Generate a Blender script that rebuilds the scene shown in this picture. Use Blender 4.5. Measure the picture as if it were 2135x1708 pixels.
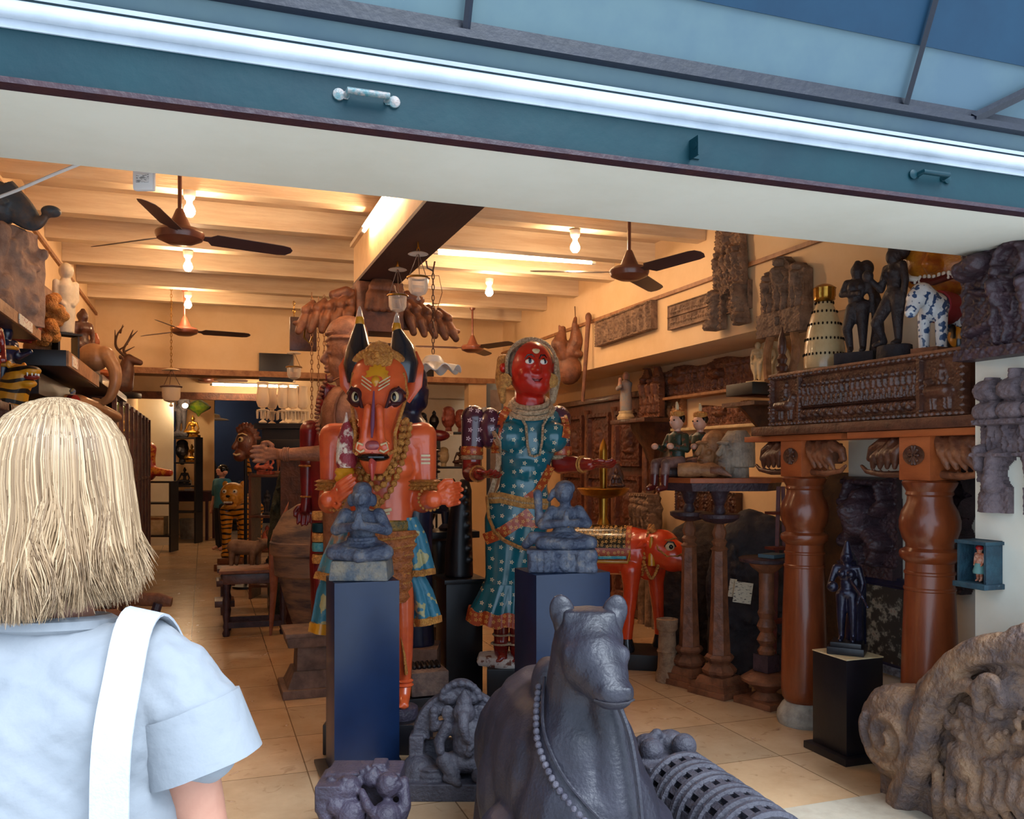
import bpy, bmesh, math, random
import numpy as np
from mathutils import Vector, Matrix, Euler, noise as mnoise
for o in list(bpy.data.objects): bpy.data.objects.remove(o)
S = bpy.context.scene; COL = S.collection
PI = math.pi; R = math.radians
random.seed(7)
# ------------------------------------------------------------ camera
F = 1812.0; CX, HY, HCAM = 1067.5, 960.0, 1.6
YAW = R(19.5); sY, cY = math.sin(YAW), math.cos(YAW); CRZ = -YAW
cam = bpy.data.cameras.new('camera'); camo = bpy.data.objects.new('camera', cam); COL.objects.link(camo)
cam.sensor_width = 36; cam.lens = 36*F/2135; cam.shift_y = (HY-854)/2135; cam.clip_start = .05; cam.clip_end = 100
camo.location = (0, 0, HCAM); camo.rotation_euler = (PI/2, 0, CRZ); S.camera = camo
# ------------------------------------------------------------ world, daylight, exposure
S.view_settings.view_transform = 'Standard'; S.view_settings.look = 'None'; S.view_settings.gamma = 1
S.view_settings.use_curve_mapping = False; S.view_settings.exposure = 0.85
w = bpy.data.worlds.new('sky'); S.world = w; w.use_nodes = True
bg = w.node_tree.nodes['Background']; bg.inputs[0].default_value = (.64, .80, 1, 1); bg.inputs[1].default_value = 1.15
sd = bpy.data.lights.new('daylight_sun', 'SUN'); so = bpy.data.objects.new('daylight_sun', sd); COL.objects.link(so)
sd.energy = 3.0; sd.angle = R(35); sd.color = (.80, .90, 1.0)
so.rotation_euler = Vector((-.22, .62, -.75)).to_track_quat('-Z', 'Y').to_euler()
# ------------------------------------------------------------ helpers
def W(px, py, d):
    u = (px-CX)/F
    return Vector((d*(sY+u*cY), d*(cY-u*sY), HCAM+d*(HY-py)/F))
def zat(py, d): return HCAM+d*(HY-py)/F
def FL(px, d, z=0.0):
    p = W(px, HY, d); p.z = z; return p
def lin(h):
    h = h.lstrip('#'); c = [int(h[i:i+2], 16)/255 for i in (0, 2, 4)]
    return tuple(x/12.92 if x <= .04045 else ((x+.055)/1.055)**2.4 for x in c)+(1,)
MATS = {}
def mat(name, c1, c2=None, rough=.55, metal=0, scale=8, bump=.15, coat=0, lo=.4, hi=.65, bscale=None, stretch=(1, 1, 1), detail=6, trans=0, emit=0, spec=.5, c3=None):
    if name in MATS: return MATS[name]
    m = bpy.data.materials.new(name); m.use_nodes = True; nt = m.node_tree; N = nt.nodes; L = nt.links
    b = N['Principled BSDF']; b.inputs['Base Color'].default_value = lin(c1)
    b.inputs['Roughness'].default_value = rough; b.inputs['Metallic'].default_value = metal
    b.inputs['Coat Weight'].default_value = coat; b.inputs['Coat Roughness'].default_value = .12
    b.inputs['Transmission Weight'].default_value = trans; b.inputs['Specular IOR Level'].default_value = spec
    if emit: b.inputs['Emission Color'].default_value = lin(c1); b.inputs['Emission Strength'].default_value = emit
    if c2 or bump:
        tc = N.new('ShaderNodeTexCoord'); mp = N.new('ShaderNodeMapping'); mp.inputs['Scale'].default_value = stretch
        L.new(tc.outputs['Object'], mp.inputs[0])
    if c2:
        n = N.new('ShaderNodeTexNoise'); n.inputs['Scale'].default_value = scale; n.inputs['Detail'].default_value = detail; n.inputs['Roughness'].default_value = .65
        L.new(mp.outputs[0], n.inputs['Vector'])
        r = N.new('ShaderNodeValToRGB'); r.color_ramp.elements[0].position = lo; r.color_ramp.elements[1].position = hi
        r.color_ramp.elements[0].color = lin(c1); r.color_ramp.elements[1].color = lin(c2)
        if c3: e = r.color_ramp.elements.new(min(.99, hi+.12)); e.color = lin(c3)
        L.new(n.outputs[0], r.inputs[0]); L.new(r.outputs[0], b.inputs['Base Color'])
    if bump:
        n2 = N.new('ShaderNodeTexNoise'); n2.inputs['Scale'].default_value = bscale or scale*4; n2.inputs['Detail'].default_value = 5
        L.new(mp.outputs[0], n2.inputs['Vector']); bp = N.new('ShaderNodeBump'); bp.inputs['Strength'].default_value = bump
        bp.inputs['Distance'].default_value = .02; L.new(n2.outputs[0], bp.inputs['Height']); L.new(bp.outputs[0], b.inputs['Normal'])
    MATS[name] = m; return m
def flower_mat(name, base, petal, scale, size=.32, rough=.25, coat=.6, centre=None, plane='xz', ring=False):
    if name in MATS: return MATS[name]
    m = mat(name, base, rough=rough, coat=coat, bump=.05, scale=6); nt = m.node_tree; N = nt.nodes; L = nt.links; b = N['Principled BSDF']
    tc = N.new('ShaderNodeTexCoord'); sx = N.new('ShaderNodeSeparateXYZ'); cx = N.new('ShaderNodeCombineXYZ')
    L.new(tc.outputs['Object'], sx.inputs[0]); L.new(sx.outputs['XYZ'.index(plane[0].upper())], cx.inputs[0]); L.new(sx.outputs['XYZ'.index(plane[1].upper())], cx.inputs[1])
    sc = N.new('ShaderNodeVectorMath'); sc.operation = 'SCALE'; sc.inputs['Scale'].default_value = scale; L.new(cx.outputs[0], sc.inputs[0])
    v = N.new('ShaderNodeTexVoronoi'); v.voronoi_dimensions = '2D'; v.inputs['Scale'].default_value = 1; v.inputs['Randomness'].default_value = .45
    L.new(sc.outputs[0], v.inputs['Vector'])
    sb = N.new('ShaderNodeVectorMath'); sb.operation = 'SUBTRACT'; L.new(sc.outputs[0], sb.inputs[0]); L.new(v.outputs['Position'], sb.inputs[1])
    s2 = N.new('ShaderNodeSeparateXYZ'); L.new(sb.outputs[0], s2.inputs[0])
    def mth(op, a, bb=None):
        n = N.new('ShaderNodeMath'); n.operation = op
        for i, x in enumerate((a, bb)):
            if x is None: continue
            if isinstance(x, (int, float)): n.inputs[i].default_value = x
            else: L.new(x, n.inputs[i])
        return n.outputs[0]
    at = mth('ARCTAN2', s2.outputs[1], s2.outputs[0]); pt = mth('COSINE', mth('MULTIPLY', at, 5.0))
    rad = mth('ADD', mth('MULTIPLY', pt, size*.28), size*.72)
    ln = N.new('ShaderNodeVectorMath'); ln.operation = 'LENGTH'; L.new(sb.outputs[0], ln.inputs[0])
    inside = mth('LESS_THAN', ln.outputs['Value'], rad); core = mth('LESS_THAN', ln.outputs['Value'], size*.25)
    fac = mth('SUBTRACT', inside, core)
    mx = N.new('ShaderNodeMixRGB'); mx.inputs[1].default_value = lin(base); mx.inputs[2].default_value = lin(petal); L.new(fac, mx.inputs[0]); L.new(mx.outputs[0], b.inputs['Base Color'])
    return m
def stripe_mat(name, c1, c2, axis='Z', freq=20, rough=.5, width=.5, distort=2.0, coat=0):
    if name in MATS: return MATS[name]
    m = mat(name, c1, rough=rough, bump=.08, scale=6, coat=coat); nt = m.node_tree; N = nt.nodes; L = nt.links; b = N['Principled BSDF']
    tc = N.new('ShaderNodeTexCoord'); wv = N.new('ShaderNodeTexWave'); wv.bands_direction = axis; wv.inputs['Scale'].default_value = freq; wv.inputs['Distortion'].default_value = distort; wv.inputs['Detail'].default_value = 1
    r = N.new('ShaderNodeValToRGB'); r.color_ramp.elements[0].position = width; r.color_ramp.elements[1].position = width+.06
    r.color_ramp.elements[0].color = lin(c1); r.color_ramp.elements[1].color = lin(c2)
    L.new(tc.outputs['Object'], wv.inputs[0]); L.new(wv.outputs[0], r.inputs[0]); L.new(r.outputs[0], b.inputs['Base Color']); return m
# ---- palette
WALL = mat('wall_plaster', '#e6c79c', '#dcb98a', rough=.85, scale=1.5, bump=.05)
CEIL = mat('ceiling_plaster', '#d9c3a6', '#c9ae90', rough=.8, scale=2, bump=.05)
JOIST = mat('painted_joist', '#e3cfae', '#cdb08c', rough=.65, scale=3, bump=.3, bscale=14, stretch=(.35, 1, 4))
WHITE = mat('white_plaster', '#d9d6c8', '#cfcbbb', rough=.8, scale=1.2, bump=.03)
BEAM = mat('beam_underside', '#4a2f28', '#3a2420', rough=.6, scale=4, bump=.2, stretch=(1, .3, 1))
TEAL = mat('teal_paint', '#05323a', '#042a34', rough=.5, spec=.25, scale=3, bump=.1, lo=.35, hi=.7)
MAROON = mat('maroon_steel', '#33161f', '#241020', rough=.5, scale=10, bump=.2)
PALE = mat('pale_enamel', '#c4ccd6', '#b3bcc6', rough=.3, scale=4, bump=.05)
GREYBLUE = mat('greyblue_sheet', '#5a7076', '#4c6270', rough=.6, spec=.3, scale=1.3, bump=.05)
DKTEAL = mat('dark_teal_sheet', '#123850', '#0e3048', rough=.6, spec=.3, scale=2, bump=.05)
NAVY = mat('navy_bar', '#0b1224', '#090f1e', rough=.5, scale=10, bump=.1)
WOODR = mat('red_brown_wood', '#84401f', '#5d2713', rough=.3, scale=5, bump=.12, coat=.3, stretch=(1, 1, .25))
WOODO = mat('orange_wood', '#a8572a', '#8a4320', rough=.45, scale=7, bump=.15, stretch=(1, .3, 1))
WOODD = mat('dark_wood', '#5a3424', '#3a2018', rough=.42, scale=9, bump=.3, coat=.15)
WOODM = mat('mid_wood', '#855236', '#5a3524', rough=.5, scale=9, bump=.35)
WOODG = mat('weathered_wood', '#8f725b', '#5f4838', rough=.75, scale=12, bump=.5)
WOODT = mat('tan_wood', '#a9774c', '#835430', rough=.55, scale=12, bump=.3)
WOODV = mat('violet_brown_wood', '#432f36', '#2a1d25', rough=.5, scale=10, bump=.4)
BROWNFIG = mat('brown_figure_wood', '#94634a', '#754833', rough=.5, scale=14, bump=.3)
BLACKP = mat('black_paint', '#0d0c12', '#15131a', rough=.38, scale=5, bump=.05)
BLUEP = mat('blue_black_laminate', '#0c2244', '#0a1c3a', rough=.34, scale=3, bump=.03)
STONE = mat('grey_stone', '#47454f', '#302e39', rough=.62, scale=7, bump=.45, bscale=60)
STONEP = mat('purple_stone', '#3d3646', '#292431', rough=.55, scale=5, bump=.5, bscale=45, c3='#6d6672')
STONEB = mat('blue_stone', '#363f55', '#596070', rough=.55, scale=11, bump=.6, bscale=50, c3='#857f7a', lo=.42, hi=.58)
STONEN = mat('nandi_stone', '#2c2a35', '#1b1a24', rough=.45, scale=4.5, bump=.2, bscale=80, c3='#4f4a50')
STONET = mat('tan_granite', '#5a4a46', '#8a6a50', rough=.72, scale=7, bump=.9, bscale=45, c3='#a88a6c', lo=.40, hi=.62)
STONEW = mat('pale_stone', '#a8a296', '#7f7a72', rough=.7, scale=10, bump=.5)
STONED = mat('dark_rock', '#322d33', '#1d1b22', rough=.75, scale=6, bump=.8, bscale=22)
ORANGE = mat('orange_paint', '#d65a2c', '#b23a26', rough=.33, scale=5, bump=.12, coat=.4, lo=.45, hi=.75)
ORANGE2 = mat('ochre_orange_carving', '#b9692f', '#8a4422', rough=.5, scale=22, bump=.8, bscale=60)
OCHRE = mat('ochre_gold', '#cf8c3e', '#a05f28', rough=.4, scale=30, bump=.9, bscale=90)
REDP = mat('gloss_red', '#c02416', '#a81b12', rough=.3, scale=3, bump=.02, coat=.25)
REDB = mat('brick_red_skin', '#8a2018', '#6e1814', rough=.25, scale=6, bump=.06, coat=.6)
DKRED = mat('dark_red_lacquer', '#7c1420', '#5a0f1a', rough=.3, scale=5, bump=.08, coat=.4)
GOLD = mat('gilded_trim', '#e0a85c', '#a87038', rough=.4, metal=.12, scale=40, bump=.8, bscale=120)
SILVER = mat('silvered_trim', '#e2c8a4', '#a88864', rough=.4, metal=.12, scale=50, bump=.9, bscale=140)
BRASS = mat('brass', '#b48534', '#7c5620', rough=.28, metal=.9, scale=6, bump=.1)
HORN = mat('black_horn', '#16181f', '#23262e', rough=.22, scale=4, bump=.05, coat=.5)
WHT = mat('white_paint', '#e9e6dc', rough=.4, bump=0)
EYEB = mat('black_gloss', '#050507', rough=.15, bump=0)
SKYB = mat('sky_blue_drape', '#2f8aa0', '#5aa0a8', rough=.45, scale=9, bump=.4, lo=.5, hi=.56)
PLASTIC = mat('white_plastic', '#dcdcdc', rough=.4, bump=0)
CARD = mat('printed_card', '#e6e0cf', '#b0392c', rough=.6, scale=60, bump=0, lo=.55, hi=.6)
PAPER = mat('paper', '#e2d8be', '#5a5048', rough=.8, scale=70, bump=0, lo=.56, hi=.6, stretch=(.4, 1, 1.5))
FANBR = mat('brown_fan_enamel', '#7c4632', '#6e3c2b', rough=.32, scale=3, bump=0, coat=.3)
FANBL = mat('fan_blade_enamel', '#4a3538', '#41302f', rough=.35, scale=3, bump=0)
YEL = mat('yellow_paint', '#c98a1a', '#b07010', rough=.35, scale=8, bump=.1, coat=.3)
CREAM = mat('cream_paint', '#d9c39a', '#bfa478', rough=.5, scale=10, bump=.2)
BLUEDK = mat('dark_blue_lacquer', '#1a2040', '#101428', rough=.3, scale=5, bump=.1, coat=.3)
TIGER = stripe_mat('tiger_stripes', '#d08a14', '#1a0f08', axis='Z', freq=4.5, width=.72, distort=5, coat=.3)
SKIN = mat('skin', '#c08a72', '#b57c66', rough=.5, scale=9, bump=.05)
FIGSK = mat('painted_skin', '#cf9a80', rough=.4, bump=0)
TEALF = flower_mat('teal_floral', '#0b6272', '#d9cfae', 14, .21)
PURF = flower_mat('purple_floral', '#4a2438', '#c9b7c4', 14, .24)
BORD = flower_mat('orange_border', '#a8421a', '#d39a4a', 26, .36, rough=.4, coat=.3)
def glass_mat(name, c='#ffffff', rough=.03, a=.25):
    m = bpy.data.materials.new(name); m.use_nodes = True; N = m.node_tree.nodes; L = m.node_tree.links
    b = N['Principled BSDF']; b.inputs['Base Color'].default_value = lin(c); b.inputs['Roughness'].default_value = rough
    t = N.new('ShaderNodeBsdfTransparent'); mx = N.new('ShaderNodeMixShader'); lw = N.new('ShaderNodeLayerWeight'); lw.inputs[0].default_value = .35
    ad = N.new('ShaderNodeMath'); ad.operation = 'ADD'; ad.use_clamp = True; ad.inputs[1].default_value = a
    L.new(lw.outputs['Facing'], ad.inputs[0]); L.new(ad.outputs[0], mx.inputs[0]); L.new(t.outputs[0], mx.inputs[1]); L.new(b.outputs[0], mx.inputs[2])
    L.new(mx.outputs[0], N['Material Output'].inputs[0]); MATS[name] = m; return m
GLASS = glass_mat('clear_glass', '#e9ded0', .05, .12); FROST = glass_mat('etched_glass', '#efdcc0', .3, .62); PANE = glass_mat('cabinet_glass', '#a09088', .05, .05)
def emis(name, c, s):
    m = bpy.data.materials.new(name); m.use_nodes = True; b = m.node_tree.nodes['Principled BSDF']
    b.inputs['Base Color'].default_value = lin(c); b.inputs['Emission Color'].default_value = lin(c); b.inputs['Emission Strength'].default_value = s; return m
BULB = emis('bulb_glow', '#ffd3a6', 205); TUBE = emis('tube_glow', '#ffdcb4', 45); SPOT = emis('spot_glow', '#ffd9a8', 260); SPOTC = emis('cool_spot_glow', '#cfe6ff', 60)
# ---- mesh builder
def _sph(nu, nv):
    v = [(0, 0, 1)]
    for i in range(1, nv):
        a = PI*i/nv
        for j in range(nu):
            b = 2*PI*j/nu; v.append((math.sin(a)*math.cos(b), math.sin(a)*math.sin(b), math.cos(a)))
    v.append((0, 0, -1)); f = []
    for j in range(nu): f.append((0, 1+j, 1+(j+1) % nu))
    for i in range(nv-2):
        for j in range(nu):
            a = 1+i*nu+j; b = 1+i*nu+(j+1) % nu; f.append((a, a+nu, b+nu, b))
    n = len(v)-1; o = 1+(nv-2)*nu
    for j in range(nu): f.append((n, o+(j+1) % nu, o+j))
    return np.array(v), f
_SP = {k: _sph(k, max(4, k*2//3)) for k in (6, 8, 10, 14, 20, 28)}
def rotm(rot):
    if rot is None: return None
    if isinstance(rot, (int, float)): rot = (0, 0, rot)
    return np.array(Euler(rot).to_matrix())
class PB:
    def __init__(s): s.v = []; s.f = []; s.n = 0
    def add(s, vs, fs):
        vs = np.asarray(vs, float).reshape(-1, 3); o = s.n; s.v.append(vs); s.n += len(vs)
        s.f += [tuple(i+o for i in f) for f in fs]; return s
    def ell(s, c, r, rot=None, k=14):
        if isinstance(r, (int, float)): r = (r, r, r)
        v, f = _SP[k]; v = v*np.array(r); m = rotm(rot)
        if m is not None: v = v@m.T
        return s.add(v+np.array(c), f)
    def box(s, c, d, rot=None, tap=1.0, tapx=None):
        x, y, z = [q/2 for q in d]; tx = tap if tapx is None else tapx
        v = np.array([(-x, -y, -z), (x, -y, -z), (x, y, -z), (-x, y, -z), (-x*tx, -y*tap, z), (x*tx, -y*tap, z), (x*tx, y*tap, z), (-x*tx, y*tap, z)])
        m = rotm(rot)
        if m is not None: v = v@m.T
        return s.add(v+np.array(c), [(3, 2, 1, 0), (4, 5, 6, 7), (0, 1, 5, 4), (1, 2, 6, 5), (2, 3, 7, 6), (3, 0, 4, 7)])
    def tube(s, pts, r, k=8, closed=False, flat=1.0, cap=True):
        P = [Vector(p) for p in pts]; n = len(P); rr = [r]*n if isinstance(r, (int, float)) else list(r)
        vs = []; up = None
        for i in range(n):
            if closed: t = P[(i+1) % n]-P[i-1]
            else: t = P[min(i+1, n-1)]-P[max(i-1, 0)]
            t = t.normalized() if t.length > 1e-9 else Vector((0, 0, 1))
            if up is None:
                up = Vector((0, 0, 1)) if abs(t.z) < .9 else Vector((0, 1, 0))
            a = (up-t*up.dot(t)); a = a.normalized() if a.length > 1e-6 else t.orthogonal().normalized(); b = t.cross(a); up = a
            for j in range(k):
                q = 2*PI*j/k; vs.append(P[i]+(a*math.cos(q)+b*math.sin(q)*flat)*rr[i])
        fs = []
        m = n if closed else n-1
        for i in range(m):
            for j in range(k):
                a0 = i*k+j; a1 = i*k+(j+1) % k; b0 = ((i+1) % n)*k+j; b1 = ((i+1) % n)*k+(j+1) % k; fs.append((a0, a1, b1, b0))
        if not closed and cap: fs.append(tuple(range(k))[::-1]); fs.append(tuple((n-1)*k+j for j in range(k)))
        return s.add([tuple(v) for v in vs], fs)
    def cap(s, a, b, ra, rb=None, k=12):
        rb = ra if rb is None else rb; s.tube([a, b], [ra, rb], k=k); kk = 8 if k < 10 else 14
        s.ell(a, ra, k=kk); return s.ell(b, rb, k=kk)
    def chain(s, pts, rs, k=12):
        if isinstance(rs, (int, float)): rs = [rs]*len(pts)
        for i in range(len(pts)-1): s.cap(pts[i], pts[i+1], rs[i], rs[i+1], k)
        return s
    def lathe(s, prof, c=(0, 0, 0), k=24, sq=1.0, rot=None, scal=None, ang=2*PI):
        vs = []; fs = []; n = len(prof)
        for i, (r, z) in enumerate(prof):
            for j in range(k):
                a = 2*PI*j/k; rr = max(r, 1e-4)*(1+(scal[1]*math.cos(scal[0]*a) if scal else 0)); vs.append((rr*math.cos(a), rr*math.sin(a)*sq, z))
        for i in range(n-1):
            for j in range(k): fs.append((i*k+j, i*k+(j+1) % k, (i+1)*k+(j+1) % k, (i+1)*k+j))
        fs.append(tuple(range(k))[::-1]); fs.append(tuple((n-1)*k+j for j in range(k)))
        v = np.array(vs); m = rotm(rot)
        if m is not None: v = v@m.T
        return s.add(v+np.array(c), fs)
    def prism(s, poly, y0, y1):
        n = len(poly); vs = [(x, y0, z) for x, z in poly]+[(x, y1, z) for x, z in poly]
        fs = [tuple(range(n)), tuple(range(2*n-1, n-1, -1))]+[(i, i+n, (i+1) % n+n, (i+1) % n) for i in range(n)]
        return s.add(vs, fs)
    def build(s, name, m, parent=None, vox=None, sm=3, smooth=True, bevel=0, ang=38, disp=None, solid=0, close=True):
        me = bpy.data.meshes.new(name); V = np.concatenate(s.v) if s.v else np.zeros((0, 3))
        me.from_pydata(V.tolist(), [], s.f)
        bm = bmesh.new(); bm.from_mesh(me); bmesh.ops.recalc_face_normals(bm, faces=bm.faces)
        if bevel:
            es = [e for e in bm.edges if len(e.link_faces) == 2 and e.calc_face_angle(0) > .6]
            bmesh.ops.bevel(bm, geom=es, offset=bevel, segments=2, affect='EDGES', profile=.6)
        bm.to_mesh(me); bm.free()
        if vox or solid:
            t = bpy.data.objects.new('t', me); COL.objects.link(t)
            if vox:
                q = t.modifiers.new('r', 'REMESH'); q.mode = 'VOXEL'; q.voxel_size = vox
                if sm: q = t.modifiers.new('s', 'SMOOTH'); q.iterations = sm; q.factor = .5
            if solid: q = t.modifiers.new('o', 'SOLIDIFY'); q.thickness = solid; q.offset = 0
            dg = bpy.context.evaluated_depsgraph_get(); me2 = bpy.data.meshes.new_from_object(t.evaluated_get(dg))
            bpy.data.objects.remove(t); bpy.data.meshes.remove(me); me = me2; me.name = name
        if disp:
            n = len(me.vertices); a = np.empty(n*3); me.vertices.foreach_get('co', a); nn = np.empty(n*3); me.vertices.foreach_get('normal', nn)
            a = a.reshape(-1, 3); nn = nn.reshape(-1, 3); dd = np.array([disp(Vector(p)) for p in a]); a += nn*dd[:, None]; me.vertices.foreach_set('co', a.ravel()); me.update()
        if smooth:
            me.shade_smooth()
            if not vox: me.set_sharp_from_angle(angle=R(ang))
        me.materials.clear(); me.materials.append(m)
        o = bpy.data.objects.new(name, me); COL.objects.link(o); o.parent = parent; return o
def T(name, label, cat, loc=(0, 0, 0), rz=0, group=None, scale=1):
    o = bpy.data.objects.new(name, None); COL.objects.link(o); o.empty_display_size = .1
    o.location = loc; o.rotation_euler = (0, 0, rz) if isinstance(rz, (int, float)) else rz
    if scale != 1: o.scale = (scale,)*3
    o['label'] = label; o['category'] = cat
    if group: o['group'] = group
    return o
def tag(o, label, cat, loc=None, rz=None, group=None, kind=None):
    o['label'] = label; o['category'] = cat
    if group: o['group'] = group
    if kind: o['kind'] = kind
    if loc is not None: o.location = loc
    if rz is not None: o.rotation_euler = (0, 0, rz) if isinstance(rz, (int, float)) else rz
    return o
def struct(o): o['kind'] = 'structure'; return o
def sbox(name, lo, hi, m, bevel=0):
    p = PB(); c = [(a+b)/2 for a, b in zip(lo, hi)]; p.box((0, 0, 0), [b-a for a, b in zip(lo, hi)])
    o = p.build(name, m, smooth=False, bevel=bevel); o.location = c; return struct(o)
def copy_tree(o, parent=None):
    c = o.copy(); COL.objects.link(c); c.parent = parent
    for ch in list(o.children): copy_tree(ch, c)
    return c
def arc(cx, cz, r, a0, a1, n, y=0, rz=None):
    rz = rz or r
    return [(cx+r*math.cos(R(a0+(a1-a0)*i/(n-1))), y, cz+rz*math.sin(R(a0+(a1-a0)*i/(n-1)))) for i in range(n)]
# ---- small figures in the round (height 1, feet at z 0, facing -Y)
def figure(p, H, c=(0, 0, 0), pose=None, crown=.09, flip=1, thick=1.0, face=False, seated=False, hair=True, bust=True, skirt=0, rot=None):
    P = dict(head=(0, 0, .92), neck=(0, 0, .85), chest=(0, 0, .74), waist=(0, 0, .62), hip=(0, 0, .53),
             sl=(-.115, 0, .80), el=(-.16, .0, .64), hl=(-.13, -.06, .51), sr=(.115, 0, .80), er=(.16, 0, .64), hr=(.13, -.06, .51),
             jl=(-.05, 0, .50), kl=(-.06, -.01, .27), al=(-.06, 0, .045), fl=(-.065, -.07, .02),
             jr=(.05, 0, .50), kr=(.06, -.01, .27), ar=(.06, 0, .045), fr=(.065, -.07, .02))
    if seated:
        for k in list(P):
            if k[0] in 'hncwse' or k == 'hip': P[k] = (P[k][0], P[k][1], P[k][2]-.42)
        P.update(jl=(-.06, -.02, .09), kl=(-.23, -.14, .07), al=(.02, -.20, .05), fl=(.09, -.2, .04), jr=(.06, -.02, .09), kr=(.23, -.14, .07), ar=(-.02, -.23, .08), fr=(-.09, -.22, .08),
                 hl=(-.20, -.16, .12), hr=(.20, -.16, .12), el=(-.19, -.02, .2), er=(.19, -.02, .2))
    if pose: P.update(pose)
    rm = rotm(rot)
    def q(k):
        v = np.array(P[k] if isinstance(k, str) else k, float)*np.array((flip, 1, 1))*H
        if rm is not None: v = rm@v
        return tuple(v+np.array(c))
    t = thick*H
    def E(k, r, off=(0, 0, 0)):
        b = P[k] if isinstance(k, str) else k
        p.ell(q(tuple(a+o for a, o in zip(b, off))), tuple(x*t for x in r), rot=rot, k=14)
    E('head', (.055, .062, .072))
    if hair: E('head', (.064, .06, .06), (0, .018, .015))
    if crown: p.tube([q((P['head'][0], P['head'][1], P['head'][2]+.03)), q((P['head'][0], P['head'][1], P['head'][2]+.05+crown))], [.055*t, .018*t], k=12); 
    if face:
        E('head', (.012, .02, .018), (0, -.06, -.005)); E('head', (.022, .01, .008), (0, -.058, -.035)); E('head', (.012, .03, .03), (.058, .01, -.01)); E('head', (.012, .03, .03), (-.058, .01, -.01))
        E('head', (.016, .01, .007), (.022, -.056, .012)); E('head', (.016, .01, .007), (-.022, -.056, .012)); E('head', (.04, .02, .006), (0, -.05, .028))
    p.cap(q('neck'), q('chest'), .032*t, .05*t)
    E('chest', (.095, .062, .085)); E('waist', (.065, .052, .09)); E('hip', (.092, .068, .06))
    p.cap(q('sl'), q('sr'), .035*t, .035*t)
    if bust:
        for sgn in (-1, 1): E('chest', (.04, .035, .038), (sgn*.045, -.055, 0))
    for a in 'lr':
        p.chain([q('s'+a), q('e'+a), q('h'+a)], [.036*t, .028*t, .02*t]); h = P['h'+a]; e = P['e'+a]
        dr = np.array(h)-np.array(e); dr = dr/max(np.linalg.norm(dr), 1e-6)*.035; E('h'+a, (.022, .02, .026), tuple(dr))
        p.chain([q('j'+a), q('k'+a), q('a'+a), q('f'+a)], [.062*t, .042*t, .026*t, .022*t])
    if skirt: p.lathe([(.10*t, .52*H), (.11*t, .4*H), (skirt*H, .06*H), (skirt*.9*H, .04*H)][::-1], c=c, k=20, sq=.7)
    return p
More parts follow.
